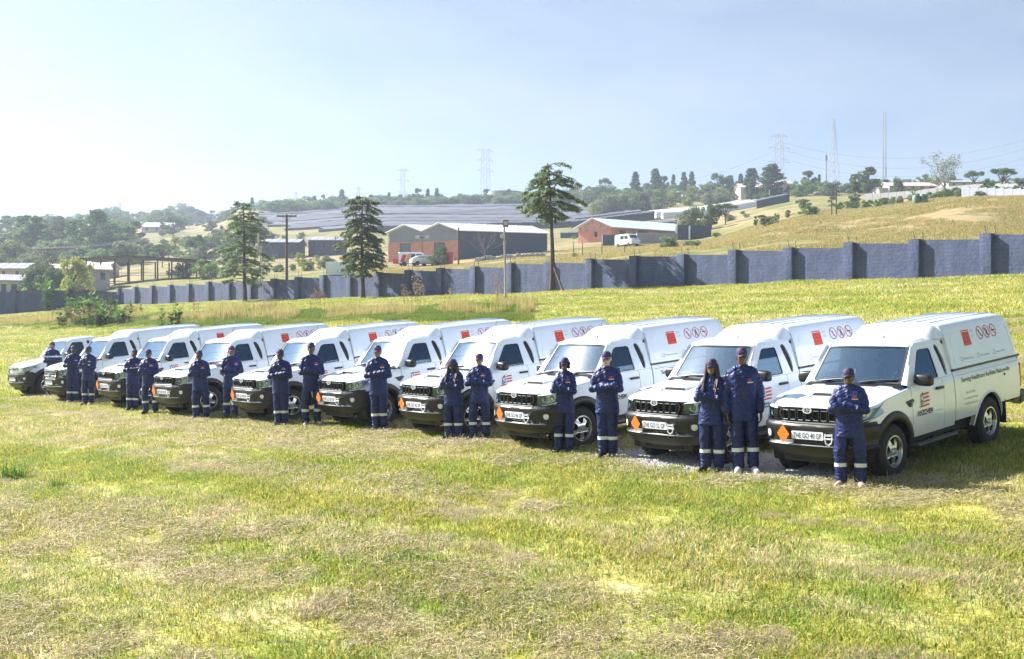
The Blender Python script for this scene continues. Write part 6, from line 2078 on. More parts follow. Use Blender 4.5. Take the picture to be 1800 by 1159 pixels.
def cedar(seed, H, crown0, prof, m, dens=1.0, lean=(0, 0), low_gap=0.0, trunk_r=.16, fork=False):
    r = np.random.default_rng(seed)
    tr = MB(); L = Leaves()
    bend = [(lean[0]*k*k+.05*math.sin(k*5+seed), lean[1]*k*k) for k in np.linspace(0, 1, 11)]
    tp = [Vector((bend[i][0], bend[i][1], H*i/10-.3*(i == 0))) for i in range(11)]
    tr.tube(tp, [trunk_r*(1.25 if i == 0 else 1)*(1-.088*i) for i in range(11)], 9)
    def axis(z): 
        k = min(max(z/H, 0), .999)*10; i = int(k); return lerp(tp[i], tp[i+1], k-i)
    z = H*crown0
    while z < H*.99:
        k = (z/H-crown0)/(1-crown0)
        Lmax = float(np.interp(k, [p[0] for p in prof], [p[1] for p in prof]))
        nb = int(r.integers(3, 6))
        a0 = r.uniform(0, 6.28)
        for q in range(nb):
            if r.random() < low_gap*(1-k): continue
            a = a0+q*6.283/nb+r.uniform(-.4, .4); ln = Lmax*r.uniform(.5, 1.12)
            up = r.uniform(.05, .32)*(1 if k < .85 else 1.8); dr = r.uniform(.15, .42)
            base = axis(z+H*r.uniform(-.025, .025)); pts = []
            for t in np.linspace(0, 1, 7):
                pts.append(base+Vector((math.cos(a)*ln*t, math.sin(a)*ln*t, ln*(up*t-dr*t*t*1.3))))
            tr.tube(pts, [max(.010, .045*(1-t)*(ln/2.4)+.008) for t in np.linspace(0, 1, 7)], 5)
            ns = int(max(3, ln*5.0*dens))
            for s in range(ns):
                t = r.uniform(.22, 1.0)**.8; i = min(int(t*6), 5); p = np.array(lerp(pts[i], pts[i+1], t*6-i))
                side = np.array([-math.sin(a), math.cos(a), 0]); fw = np.array([math.cos(a), math.sin(a), -.15])
                sl = (.22+.38*(1-abs(t-.55)))*min(1, ln/1.6)
                sg = r.choice([-1, 1]); dirv = fw*r.uniform(.3, .9)+side*sg*r.uniform(.2, 1.0); dirv /= np.linalg.norm(dirv)
                n = 12
                u = r.uniform(0, 1, n)
                P = p+dirv*(u*sl)[:, None]+r.normal(0, .035, (n, 3)); P[:, 2] -= .20*u*u*sl+r.uniform(0, .10, n)
                D = dirv[None]*r.uniform(.5, 1, (n, 1))+r.normal(0, .45, (n, 3)); D[:, 2] -= .25
                D = D/np.linalg.norm(D, axis=1)[:, None]*r.uniform(.11, .22, n)[:, None]
                W = np.cross(D, np.array([0, 0, 1.])+r.normal(0, .3, (n, 3))); W = W/(np.linalg.norm(W, axis=1)[:, None]+1e-9)*r.uniform(.030, .055, n)[:, None]
                L.add(P, D, W, 1+r.uniform(-.28, .28, (n, 1))*np.ones((1, 3))+r.uniform(-.05, .05, (n, 3)))
        z += H*r.uniform(.020, .036)
    return tr.mesh('trunk', M['bark'], angle=60), L.mesh('crown', m)

def put_tree(name, label, p, meshes, rz=0, sc=(1, 1, 1), group=None, cat='tree'):
    o = empty(name, p, rz); o.scale = sc; tag(o, label, cat, group)
    if meshes[0] is not None: obj_of('trunk', meshes[0], o)
    if meshes[1] is not None: obj_of('crown' if cat == 'tree' else 'foliage', meshes[1], o)
    return o
def on_s(px, s):
    u = NS[0]*(px-900)/F+NS[1]; return at(px, s/u)
P1 = on_s(431, 57.4); P2 = on_s(637, 57.5); P3 = on_s(970, 57.2)
def hof(p, top): return CAMZ+(HZ-top)/F*p.y-p.z
put_tree('cedar_tree', 'open layered cedar at the left in front of the wall', P1, cedar(41, hof(P1, 357), .20, [(0, 1.8), (.12, 2.6), (.3, 2.9), (.5, 2.2), (.7, 2.0), (.85, 1.6), (1, .6)], M['l_cedar'], 1.15, (-.25, 0), .22, .20))
put_tree('cedar_tree', 'dense drooping cedar in the middle in front of the wall', P2, cedar(52, hof(P2, 346), .24, [(0, 1.0), (.12, 2.1), (.3, 2.4), (.5, 1.9), (.7, 1.7), (.88, 1.3), (1, .5)], M['l_cedar'], 1.6, (.0, 0), .08, .20))
put_tree('cedar_tree', 'tall bare-stemmed cedar with high flat crown right of centre', P3, cedar(63, hof(P3, 290), .575, [(0, .6), (.10, 1.3), (.25, 2.3), (.45, 2.3), (.65, 1.9), (.86, 1.6), (1, .9)], M['l_cedar'], 1.6, (-.15, 0), .0, .20))
mb = MB(); q = on_s(992, 56.5); tp_ = P3+Vector((.12, -.1, 1.75)); mb.tube([q-Vector((0, 0, .2)), tp_], [.10, .07], 8); o = mb.build('prop_log', M['bark'], None); tag(o, 'dark log leaning against the tall cedar stem', 'log')

def broad(seed, H=10., W=4.0, m=None, n_cl=26, leaves=120, size=.42, trunk=.28, flat=1.0, low=.28, tall=False):
    r = np.random.default_rng(seed); tr = MB(); L = Leaves()
    th = H*(low+.15)
    tr.tube([(0, 0, -.5), (.1, 0, th*.5), (0, .1, th), (.1, 0, H*.75)], [trunk*1.3, trunk, trunk*.8, trunk*.25], 7)
    for k in range(n_cl):
        zz = r.uniform(low, 1.0); f = math.sin(math.pi*min(1, max(.08, (zz-low*.7)/(1.06-low*.7))))**.6
        a = r.uniform(0, 6.28); rad = W*f*r.uniform(.25, 1.0)**.7
        c = np.array([math.cos(a)*rad, math.sin(a)*rad, H*(zz-.08)])
        cr = (W*.30 if not tall else W*.34)*r.uniform(.65, 1.2)
        tr.tube([(0, 0, max(th*.7, c[2]*.55)), tuple(c*np.array([.6, .6, .95])), tuple(c)], [trunk*.32, trunk*.18, .03], 4)
        cloud(L, r, c, cr, leaves, size, .75*flat, .15)
    return tr.mesh('trunk', M['bark'], angle=70), L.mesh('crown', m)
def pine(seed, H=10., W=2.0, m=None, col=False):
    r = np.random.default_rng(seed); tr = MB(); L = Leaves()
    tr.tube([(0, 0, -.5), (0, 0, H*.5), (0, 0, H*.98)], [.24, .17, .04], 7)
    z = H*(.14 if not col else .08)
    while z < H:
        k = z/H; w_ = W*(1-k)**.75*1.0+.25 if not col else W*math.sin(math.pi*min(1, .10+k*.88))**.55
        for q in range(5):
            a = r.uniform(0, 6.28); d = w_*r.uniform(.4, 1.0)
            cloud(L, r, (math.cos(a)*d, math.sin(a)*d, z-.1*d), .6 if not col else .75, 40, .36, .6, .25)
        z += H*.045
    return tr.mesh('trunk', M['bark'], angle=70), L.mesh('crown', m)
def umbrella(seed, H=10., W=5.5, m=None):
    r = np.random.default_rng(seed); tr = MB(); L = Leaves()
    tr.tube([(0, 0, -.5), (.2, 0, H*.35)], [.3, .24], 7)
    for k in range(20):
        a = r.uniform(0, 6.28); d = W*math.sqrt(r.uniform(.02, 1)); c = np.array([math.cos(a)*d, math.sin(a)*d, H*(.86-.10*(d/W)**2)+r.uniform(-.9, .5)])
        tr.tube([(.2, 0, H*.33), tuple(c*np.array([.5, .5, .8])), tuple(c)], [.13, .08, .03], 4)
        cloud(L, r, c, 1.5, 110, .38, .42, .05)
    return tr.mesh('trunk', M['bark'], angle=70), L.mesh('crown', m)
def bare(seed, H=6., W=3., m='barkg', droop=0., sub_n=5, leaves=None):
    r = np.random.default_rng(seed); tr = MB()
    tr.tube([(0, 0, -.3), (.05, 0, H*.28)], [.16*H/6, .12*H/6], 7)
    L = Leaves(); tips = []
    for k in range(11):
        a = r.uniform(0, 6.28); el = r.uniform(.5, 1.35); ln = H*r.uniform(.45, .75)
        d = Vector((math.cos(a)*math.cos(el)*W/H*1.6, math.sin(a)*math.cos(el)*W/H*1.6, math.sin(el)))
        pts = [Vector((0, 0, H*r.uniform(.16, .3)))]
        for s in range(4):
            pts.append(pts[-1]+d*ln/4+Vector(r.normal(0, .10, 3))+Vector((0, 0, -droop*ln*.06*s*s)))
        tr.tube(pts, [.055*H/6, .042*H/6, .03*H/6, .02*H/6, .008*H/6], 5)
        for q in range(sub_n*2):
            t = r.uniform(.3, 1); i = min(int(t*4), 3); p = lerp(pts[i], pts[i+1], t*4-i)
            dd = (d+Vector(r.normal(0, .6, 3))).normalized(); l2 = ln*r.uniform(.18, .4)
            p2 = p+dd*l2*.5; p3 = p2+(dd+Vector((0, 0, -droop*1.5))).normalized()*l2*.6
            tr.tube([p, p2, p3], [.018*H/6, .012*H/6, .005], 4); tips.append(p3)
    if leaves:
        for p in tips: cloud(L, r, np.array(p), .45*H/6, 14, .13*H/6, .8, .1)
    return tr.mesh('trunk', M[m], angle=80), (L.mesh('crown', leaves) if leaves else None)

B = {'b1': broad(1, 10, 4.2, M['l_dark']), 'b2': broad(2, 10, 4.8, M['l_mid'], 30), 'b3': broad(3, 10, 3.6, M['l_dark'], 24, flat=1.2), 'b4': broad(4, 10, 5.4, M['l_grey'], 30, flat=.8),
     't1': broad(5, 10, 2.5, M['l_dark'], 26, 110, .36, low=.14, tall=True), 't2': broad(6, 10, 2.9, M['l_mid'], 26, 110, .36, low=.16, tall=True),
     'p1': pine(7, 10, 2.5, M['l_pine']), 'p2': pine(8, 10, 2.1, M['l_pine']), 'c1': pine(9, 10, 2.3, M['l_pine'], True), 'u1': umbrella(10, 10, 5.5, M['l_dark']), 'u2': umbrella(11, 10, 6.0, M['l_mid']),
     'y1': broad(12, 10, 4.6, M['l_yel'], 30, 90, .38, low=.08), 's1': broad(13, 10, 6.5, M['l_mid'], 34, 110, .50, low=.04, flat=1.1), 's2': broad(14, 10, 6.5, M['l_grey'], 34, 110, .50, low=.04, flat=1.1), 's3': broad(15, 10, 6.8, M['l_dark'], 34, 110, .50, low=.04, flat=1.1)}
def T(px, d, top, kind, label, group=None, w=1.0, base=None, name='tree', cat='tree'):
    p = at(px, d); h = CAMZ+(HZ-top)/F*d-p.z
    h = max(h, 1.2)
    put_tree(name, label, p, B[kind], random.uniform(0, 6.28), (h/10*w, h/10*w, h/10), group, cat)
LOOK = {'b1': 'dark leafy', 'b2': 'fresh green', 'b3': 'dark upright', 'b4': 'grey green', 't1': 'dark narrow', 't2': 'green narrow', 's1': 'fresh green bushy', 's2': 'grey green bushy', 's3': 'dark bushy', 'y1': 'yellowish'}
LMK = [(0, 'at the left edge'), (35, 'above the small edge house'), (84, 'over the stayed pole'), (125, 'above the yellow bush'), (165, 'by the large round tree'), (210, 'under the tiny mast'), (250, 'left of the hillside house'), (300, 'right of the hillside house'), (345, 'above the frame shed end'), (390, 'left of the first cedar top'), (430, 'behind the first cedar'), (470, 'right of the first cedar'), (504, 'over the brown pole'), (552, 'by the small tree pair'), (601, 'by the cone-shaped tree'), (640, 'behind the middle cedar'), (684, 'right of the middle cedar'), (710, 'under the small pylon'), (752, 'above the second gable'), (800, 'above the workshop roof'), (853, 'under the tall pylon'), (890, 'by the reservoir'), (930, 'left of the tall cedar crown'), (967, 'behind the tall cedar'), (1010, 'right of the tall cedar crown'), (1064, 'by the palm-like tree'), (1117, 'above the brick house'), (1152, 'by the tallest conifer'), (1200, 'above the tunnel ends'), (1250, 'above the tunnel middle'), (1285, 'right of the tunnel middle'), (1321, 'by the left column tree'), (1357, 'by the largest column tree'), (1395, 'right of the pylon'), (1452, 'by the monopole'), (1500, 'by the broad mast'), (1555, 'under the thin mast'), (1605, 'above the bungalow roof'), (1660, 'by the half bare tree'), (1700, 'by the second house'), (1738, 'by the dense round tree'), (1790, 'at the right edge')]
def near(px): return min(LMK, key=lambda q: abs(q[0]-px))[1]
class Wood:
    """far trees that merge into one mass: one object of kind stuff"""
    def __init__(s): s.v = []; s.c = []
    def add(s, px, d, top, kind, w=1.0):
        p = at(px, d); h = max(CAMZ+(HZ-top)/F*d-p.z, 1.2); me = B[kind][1]
        v = np.empty(len(me.vertices)*3, np.float32); me.vertices.foreach_get('co', v); v = v.reshape(-1, 3)*np.array([h/10*w, h/10*w, h/10])
        a = random.uniform(0, 6.28); c_, s_ = math.cos(a), math.sin(a)
        s.v.append(np.c_[v[:, 0]*c_-v[:, 1]*s_+p.x, v[:, 0]*s_+v[:, 1]*c_+p.y, v[:, 2]+p.z])
        c = np.empty(len(me.vertices)*4, np.float32); me.attributes['tint'].data.foreach_get('color', c); s.c.append(c.reshape(-1, 4)[:, :3]*random.uniform(.75, 1.25))
    def build(s, name, label, m):
        L = Leaves(); L.v = s.v; L.c = s.c
        o = bpy.data.objects.new(name, L.mesh(name, m)); COL.objects.link(o); tag(o, label, 'wood', kind='stuff')
# wooded hillside on the left: individual trees in depth
r = random.Random(21); W1 = Wood(); W2 = Wood()
NM = ['at the foot of', 'halfway up', 'high on', 'on the crest of']
skyl = lambda px: float(np.interp(px, [-60, 0, 40, 80, 140, 200, 260, 310, 350, 400, 450, 520], [388, 384, 380, 392, 372, 366, 372, 358, 370, 362, 356, 372]))
for row, (d, dens, tops, kinds) in enumerate(((250, 22, (418, 455), ('s1', 's2', 'b2', 'b4', 's3')), (315, 19, (386, 418), ('b1', 't2', 'b2', 't1', 's3')), (420, 17, (374, 398), ('b1', 'b3', 'b2', 't1')), (550, 16, None, ('b1', 'b2', 'b3', 's3')), (680, 14, None, ('b1', 'b3', 's3', 'b2')))):
    px = -70+row*9
    while px < 470 - (60 if row == 0 else 0):
        dd = d*r.uniform(.93, 1.07)
        clear = 225 < px < 370 and row in (1, 2)
        if not clear or r.random() < .25:
            tp_ = r.uniform(*tops) if tops else skyl(px)+r.uniform(-4, 8)+(8 if row == 3 else 0)
            nm = ['below', 'low on', 'halfway up', 'high on', 'crowning'][row]
            k = r.choice(kinds)
            if row == 4: W1.add(px, dd, tp_, k, r.uniform(1.1, 1.6))
            else: T(px, dd, tp_, k, '%s tree %s the left hillside, %s' % (LOOK[k], nm, near(px)), 'trees %s the left hillside' % nm, r.uniform(1.1, 1.6))
        px += dens*r.uniform(.6, 1.2)
r = random.Random(33)
for row, (d, t0, t1, st) in enumerate(((182, 462, 486, 26), (215, 446, 472, 24), (262, 428, 452, 23), (320, 412, 434, 24))):
    px = 196+row*7
    while px < 640:
        if not (row < 2 and (px < 300 or 585 < px)) and not (row == 2 and 455 < px < 600) and not (row == 3 and px > 500):
            K_ = r.choice(('s1', 's2', 's3', 'b2', 's1', 'b4', 'y1'))
            T(px, d*r.uniform(.95, 1.05), r.uniform(t0, t1), K_, '%s shrub in the %s valley thicket, %s' % (LOOK[K_], ('front', 'second', 'third', 'rear')[row], near(px)), 'shrubs in the valley behind the wall', r.uniform(1.0, 1.5), cat='bush', name='bush')
        px += st*r.uniform(.6, 1.3)
r = random.Random(34)
for k in range(46):     # scattered shrubs on the right-hand veld
    px = r.uniform(980, 1800); d = r.uniform(125, 300)
    if 1010 < px < 1260 and 150 < d < 235: continue
    p_ = at(px, d); h_ = r.uniform(.5, 1.5); K_ = r.choice(('s1', 's2', 's3', 'y1'))
    put_tree('bush', '%s low shrub dotted on the %s veld, %s' % (LOOK[K_], 'near' if d < 190 else 'upper', near(px)), p_, B[K_], r.uniform(0, 6), (h_/10*1.5, h_/10*1.5, h_/10), 'shrubs dotted on the right veld', 'bush')
T(165, 300, 368, 'b1', 'large dark round tree standing out on the left hillside', w=1.15)
T(60, 290, 378, 't1', 'tall dark narrow tree at the left of the hillside'); T(42, 310, 376, 't1', 'tall dark narrow tree at the left edge of the view')
T(285, 230, 425, 'u1', 'flat-topped dark tree right of the frame shed', w=.8); T(345, 260, 412, 'b1', 'compact dark round tree above the frame shed end', w=.9)
T(322, 178, 462, 's1', 'bright green bush left of the first cedar behind the wall', cat='bush', name='bush'); T(365, 172, 455, 's1', 'green bush directly behind the first cedar', cat='bush', name='bush'); T(402, 176, 452, 's2', 'grey green bush right behind the first cedar stem', cat='bush', name='bush')
T(455, 168, 470, 's2', 'low green bush between the first cedar and the brown pole', cat='bush', name='bush'); T(540, 175, 455, 's1', 'green bush right of the brown pole', cat='bush', name='bush'); T(575, 178, 452, 's2', 'grey green bush behind the white container', cat='bush', name='bush'); T(525, 205, 444, 'y1', 'yellowish shrub in front of the dark sheds', cat='bush', name='bush')
T(125, 152, 452, 'y1', 'yellow green bush beside the stayed pole', cat='bush', name='bush', w=.8); T(150, 156, 458, 'y1', 'smaller yellow bush right of the stayed pole', cat='bush', name='bush', w=.6); T(72, 160, 458, 's3', 'dark bushy tree behind the pole stay', w=.65); T(100, 158, 470, 's3', 'dark bush between pole and yellow bush', cat='bush', name='bush', w=.7)
T(430, 300, 408, 'b4', 'pale loose tree behind the first cedar crown'); T(530, 300, 408, 's2', 'pale round tree above the dark sheds', w=.7); T(670, 200, 448, 's1', 'green shrub left of the workshop', cat='bush', name='bush')
T(772, 163, 431, 's3', 'dark round bush in front of the workshop gable', cat='bush', name='bush', w=.75)
put_tree('bare_tree', 'small leafless pale tree against the dark workshop wall', at(852, 150), bare(31, 4.6, 3.4), 0)
put_tree('bare_tree', 'drooping leafless shrub hanging left of the tall cedar stem', at(957, 84), bare(32, 3.6, 3.0, 'barkg', 1.2), 0)
# ridge trees in the middle
for px, top, k, w_, lb in ((552, 344, 'b3', .7, 'left one of the small tree pair on the ridge'), (568, 342, 'b3', .7, 'right one of the small tree pair on the ridge'), (601, 334, 'p1', 1.2, 'cone-shaped dark tree alone on the ridge left of the middle cedar'),
    (443, 348, 'p1', 1.1, 'layered conifer on the ridge right of the first cedar top'), (642, 346, 'u1', .8, 'flat-topped ridge tree left of the ridge hedge'), (652, 342, 'b3', .8, 'ridge tree right behind the middle cedar'), (684, 339, 'p1', 1.1, 'conifer on the ridge right of the middle cedar'), (703, 342, 'b3', .9, 'round ridge tree under the small pylon'),
    (735, 331, 'b3', .9, 'tall dark ridge tree right of the small pylon'), (752, 333, 'p2', 1., 'slender ridge conifer, first of a close pair'), (768, 332, 'p1', 1., 'slender ridge conifer, second of a close pair'), (855, 332, 'b3', .8, 'dark ridge tree at the foot of the tall pylon'),
    (892, 332, 'b1', .8, 'dark tree in front of the reservoir'), (1022, 318, 'b4', .8, 'pale bare-topped tree right of the tall cedar crown')):
    T(px, 545, top, k, lb, w=w_)
r = random.Random(5); px = 468
while px < 1130:
    K_ = r.choice(('s3', 's1', 's3', 's2')); T(px, r.uniform(515, 540), float(np.interp(px, [468, 700, 900, 1130], [355, 350, 344, 335]))+r.uniform(-4, 4), K_, '%s tree in the ridge hedge, %s' % (LOOK[K_], near(px)), 'hedge trees along the middle ridge', r.uniform(1.6, 2.6))
    px += r.uniform(7, 14)
px = 462
while px < 1120:
    W2.add(px, r.uniform(545, 575), float(np.interp(px, [462, 700, 900, 1120], [352, 347, 341, 333]))+r.uniform(-5, 5), r.choice(('s3', 's3', 'b1', 's1')), r.uniform(1.3, 2.0))
    px += r.uniform(8, 16)
# right-hand hillside
r = random.Random(9); px = 1040
while px < 1400:
    for d, t0 in ((505, 330), (455, 338), (400, 346)):
        K_ = r.choice(('s1', 's2', 'b2', 's3', 'y1', 'b4'))
        if d == 505: W2.add(px+r.uniform(-8, 8), d, float(np.interp(px, [1040, 1150, 1300, 1400], [334, 324, 322, 328]))+r.uniform(-7, 7), K_, r.uniform(1, 1.4))
        elif r.random() < .9: T(px+r.uniform(-8, 8), d+r.uniform(-12, 12), float(np.interp(px, [1040, 1150, 1300, 1400], [t0+4, t0-6, t0-8, t0-2]))+r.uniform(-7, 7), K_, '%s tree %s of the wooded belt, %s' % (LOOK[K_], {505: 'at the back', 455: 'in the middle', 400: 'at the front'}[d], near(px)), 'trees in the belt above the tunnels', r.uniform(.9, 1.3))
    px += r.uniform(14, 24)
for px, d, top, k, w_, lb in ((1064, 520, 309, 'u1', .42, 'lone palm-like tree with a small round head on the skyline'), (1117, 500, 304, 'p1', 1.1, 'dark conifer left of the tallest ridge conifer'), (1152, 490, 298, 'p1', 1.25, 'tallest dark conifer above the white tunnels'), (1167, 500, 309, 'b3', .8, 'dark tree right of the tallest ridge conifer'),
    (1184, 510, 308, 'p2', .8, 'thin pointed conifer above the tunnels'), (1202, 505, 304, 'p2', 1.0, 'left conifer of the second skyline pair'), (1216, 500, 303, 'p1', .9, 'right conifer of the second skyline pair'), (1262, 480, 304, 'b1', .9, 'dark round skyline tree, left of two'), (1282, 480, 307, 'b1', .8, 'dark round skyline tree, right of two'),
    (1302, 470, 307, 'p2', .9, 'small conifer left of the two big dark trees'), (1321, 400, 297, 'c1', 1.15, 'left one of the two big dark column trees'), (1357, 385, 290, 'c1', 1.5, 'largest dark column tree in front of the pylon'), (1420, 410, 300, 'b3', 1.1, 'dark tree right of the pylon'), (1440, 420, 308, 'p2', .8, 'small faint conifer beside the monopole'),
    (1525, 330, 294, 'b1', 1.25, 'wide dark round tree at the left end of the bungalow'), (1503, 262, 318, 't1', 1.2, 'dark upright tree on the slope under the wide round tree'), (1558, 360, 315, 'b3', .9, 'dark shrub tree behind the annex'), (1605, 225, 329, 'u2', 1.1, 'flat-topped green tree in front of the bungalow'),
    (1623, 370, 305, 'b4', .8, 'small skyline tree behind the bungalow'), (1738, 205, 313, 'b2', 1.0, 'dense dark green round tree on the right bank'), (1762, 260, 292, 'u1', .9, 'flat layered tree at the right edge'), (1712, 290, 298, 'u1', .8, 'thin layered tree left of the right edge'), (1790, 230, 315, 'b1', .9, 'dark tree at the very right edge'),
    (1412, 190, 348, 'u2', .8, 'small round tree where the bank begins'), (1340, 175, 376, 'u1', .7, 'left small tree at the foot of the bank'), (1328, 180, 380, 'b3', .6, 'leftmost small tree at the foot of the bank'), (1365, 178, 378, 's1', .6, 'bushy shrub on the start of the bank'), (1385, 180, 380, 's2', .6, 'low shrub on the bank right of the small trees'),
    (1250, 235, 358, 'b1', 1.0, 'dark tree right of the brick house roof'), (1275, 250, 354, 'u1', .9, 'spreading tree behind the dark container'), (1215, 240, 366, 's2', .9, 'pale bushy tree above the brick house roof'), (1232, 245, 363, 's1', .8, 'green bushy tree behind the brick house end'),
    (1578, 300, 312, 's3', .5, 'low dark shrub on the skyline by the bungalow')):
    T(px, d, top, k, lb, w=w_)
put_tree('half_bare_tree', 'half bare tall tree right of the bungalow', at(1660, 205), bare(33, px_h(360-283, 205), 3.6, 'barkg', 0, 6, M['l_grey']), 0)
r = random.Random(14); px = 1395
while px < 1830:
    K_ = r.choice(('s3', 's2', 's1', 'b4')); T(px, r.uniform(355, 400), float(np.interp(px, [1395, 1550, 1830], [322, 318, 312]))+r.uniform(-5, 5), K_, '%s tree in the right skyline hedge, %s' % (LOOK[K_], near(px)), 'hedge trees on the right skyline', r.uniform(.9, 1.4)); px += r.uniform(10, 20)
px = 1475
while px < 1800:
    K_ = r.choice(('s1', 's2', 's3')); T(px, r.uniform(182, 196), float(np.interp(px, [1475, 1650, 1800], [360, 346, 340]))+r.uniform(-5, 4), K_, '%s low shrub on the right bank, %s' % (LOOK[K_], near(px)), 'shrubs along the right bank fence', r.uniform(.9, 1.5), cat='bush', name='bush'); px += r.uniform(9, 22)
W1.build('hill_wood', 'far wood along the crest of the left hillside', M['l_dark']); W2.build('ridge_wood', 'far wood along the middle ridge behind the hedge', M['l_dark'])
# ------------------------------------------------------------------ weeds in front of the wall
def weed_mesh(seed, H, n_st, spread, m, lsize, stem_m):
    r = np.random.default_rng(seed); st = MB(); L = Leaves()
    for k in range(n_st):
        a = r.uniform(0, 6.28); d = spread*math.sqrt(r.uniform()); b = Vector((math.cos(a)*d, math.sin(a)*d, 0)); h = H*r.uniform(.55, 1.05)
        tip = b+Vector((r.normal(0, .12)*h, r.normal(0, .12)*h, h)); st.tube([b-Vector((0, 0, .1)), lerp(b, tip, .5), tip], [.016, .012, .005], 5)
        nl = int(20+h*26)
        t = r.uniform(.12, 1.0, nl); P = np.array([lerp(b, tip, float(q)) for q in t])
        D = rdir(r, nl); D[:, 2] = np.abs(D[:, 2])*.3-.1; D = D/np.linalg.norm(D, axis=1)[:, None]*(lsize*r.uniform(.6, 1.3, nl))[:, None]
        W = np.cross(D, np.array([0, 0, 1.])); W = W/(np.linalg.norm(W, axis=1)[:, None]+1e-9)*(lsize*.5*r.uniform(.6, 1.2, nl))[:, None]
        L.add(P+D, D, W, 1+r.uniform(-.25, .25, (nl, 1))*np.ones((1, 3)))
    return st.mesh('stem', stem_m, angle=80), L.mesh('foliage', m)
WM = [weed_mesh(71, 1.9, 6, .45, M['l_weed'], .20, M['stemg']), weed_mesh(72, 1.5, 7, .6, M['l_weed'], .18, M['stemg']), weed_mesh(73, 1.0, 16, .8, M['l_weed'], .14, M['stemg']), weed_mesh(74, .9, 16, .9, M['l_dry'], .11, M['stemd'])]
def weed(p, k, label, sc=1.0, group=None):
    sc *= 1.35
    o = empty('weed_plant', p, random.uniform(0, 6)); o.scale = (sc,)*3; tag(o, label, 'weed', group); obj_of('stem', WM[k][0], o); obj_of('foliage', WM[k][1], o)
for px, s_, k, sc, lb in ((20, 53.5, 1, 1.0, 'green leafy weed at the left edge before the dark wall end'), (40, 53, 0, 1.05, 'tall green weed second from the left before the dark wall'), (66, 53.5, 0, 1.2, 'tall broad green weed in the middle of the dark wall end'), (88, 53, 0, 1.25, 'tallest green weed before the dark wall end'), (120, 54, 0, 1.2, 'green weed at the corner of the dark wall end')):
    weed(on_s(px, s_), k, lb, sc)
r = random.Random(77)
for k in range(34):
    px = r.gauss(165, 42); s_ = r.uniform(39, 50)-(px-165)*.012
    weed(on_s(max(20, px), s_), r.choice((2, 2, 1, 2, 1, 3)), 'leafy weed in the overgrown patch left of the tall dry grass', r.uniform(.7, 1.2), 'weeds in the green patch')
def stalk_mesh(seed, H, n):
    r = np.random.default_rng(seed); st = MB(); L = Leaves()
    for k in range(n):
        b = Vector((r.normal(0, .16), r.normal(0, .16), 0)); h = H*r.uniform(.6, 1.05); tip = b+Vector((r.normal(0, .10), r.normal(0, .10), h))
        st.tube([b-Vector((0, 0, .1)), tip], [.012, .006], 4); cloud(L, r, np.array(lerp(b, tip, .82)), .12*h, 30, .05, 2.2, .0); cloud(L, r, np.array(lerp(b, tip, .5)), .10*h, 14, .05, 3.0, .0)
    return st.mesh('stem', M['stemd'], angle=80), L.mesh('seed_head', M['l_dry'])
SK = [stalk_mesh(81, 1.7, 5), stalk_mesh(82, 1.3, 4)]
for px, s_, k, sc, lb in ((562, 47.5, 0, 1.05, 'tall dry brown stalk cluster under the gap between left and middle cedar'), (548, 46.5, 1, 1., 'shorter dry stalk left of a taller one'), (715, 48, 0, 1.0, 'dry brown stalk below the double gabled workshop, left of two'), (737, 49, 0, 1.25, 'tallest dry brown stalk below the workshop'), (790, 48, 1, .9, 'small dry stalk right of the two tall ones'), (880, 47.5, 0, 1.2, 'wide dry stalk cluster under the box-topped pole'), (343, 46.5, 1, 1., 'dry stalk left of the tall dry grass'), (320, 46, 1, .8, 'small dry stalk behind the green weed patch')):
    p = on_s(px, s_); o = empty('dry_stalk', p, random.uniform(0, 6)); o.scale = (sc,)*3; tag(o, lb, 'weed'); obj_of('stem', SK[k][0], o); obj_of('seed_head', SK[k][1], o)
# tall rough grass strip
tall = [patch_mesh('tall_grass_patch', dry_m, 150, 1.1, .35, .95, .009, .55, [(1, 1, 1), (1.2, 1.15, 1), (.7, .75, .5), (.55, .75, .3)], 0, 91), patch_mesh('green_tuft_patch', green_m, 190, 1.1, .15, .50, .010, .9, [(1, 1, 1), (1.5, 1.15, 1.2), (2.2, 1.3, 2)], 0, 92)]
pts = []; scl = []; idx = []
r = np.random.default_rng(4)
for k in range(2600):
    px = r.uniform(-40, 930); s_ = float(np.interp(px, [0, 400, 900], [40.5, 42, 43.5]))+r.uniform(-2.5, 5.0)
    u = NS[0]*(px-900)/F+NS[1]; d = s_/u; x = (px-900)/F*d
    dry = vnoise(px*.02, s_*.4, 6); keep = .35+.65*float(vnoise(px*.013+4, s_*.25, 2))
    if r.random() > keep: continue
    front = (s_-float(np.interp(px, [0, 400, 900], [40.5, 42, 43.5]))) < .3
    pts.append((x, d, g(x, d))); scl.append(r.uniform(.5, 1.0)*(1.25 if 370 < px < 480 else .85)*(.75 if front else 1)); idx.append(1 if (front or dry < .42) else 0)
# PATCH ORDER: collection children are read in name order
order = sorted(range(len(tall)), key=lambda i: tall[i].name); inv = {o_: k for k, o_ in enumerate(order)}
scatter('tall_grass', tall, pts, scl, [inv[i] for i in idx], 'strip of tall rough dry grass between the trucks and the wall', 'grass')
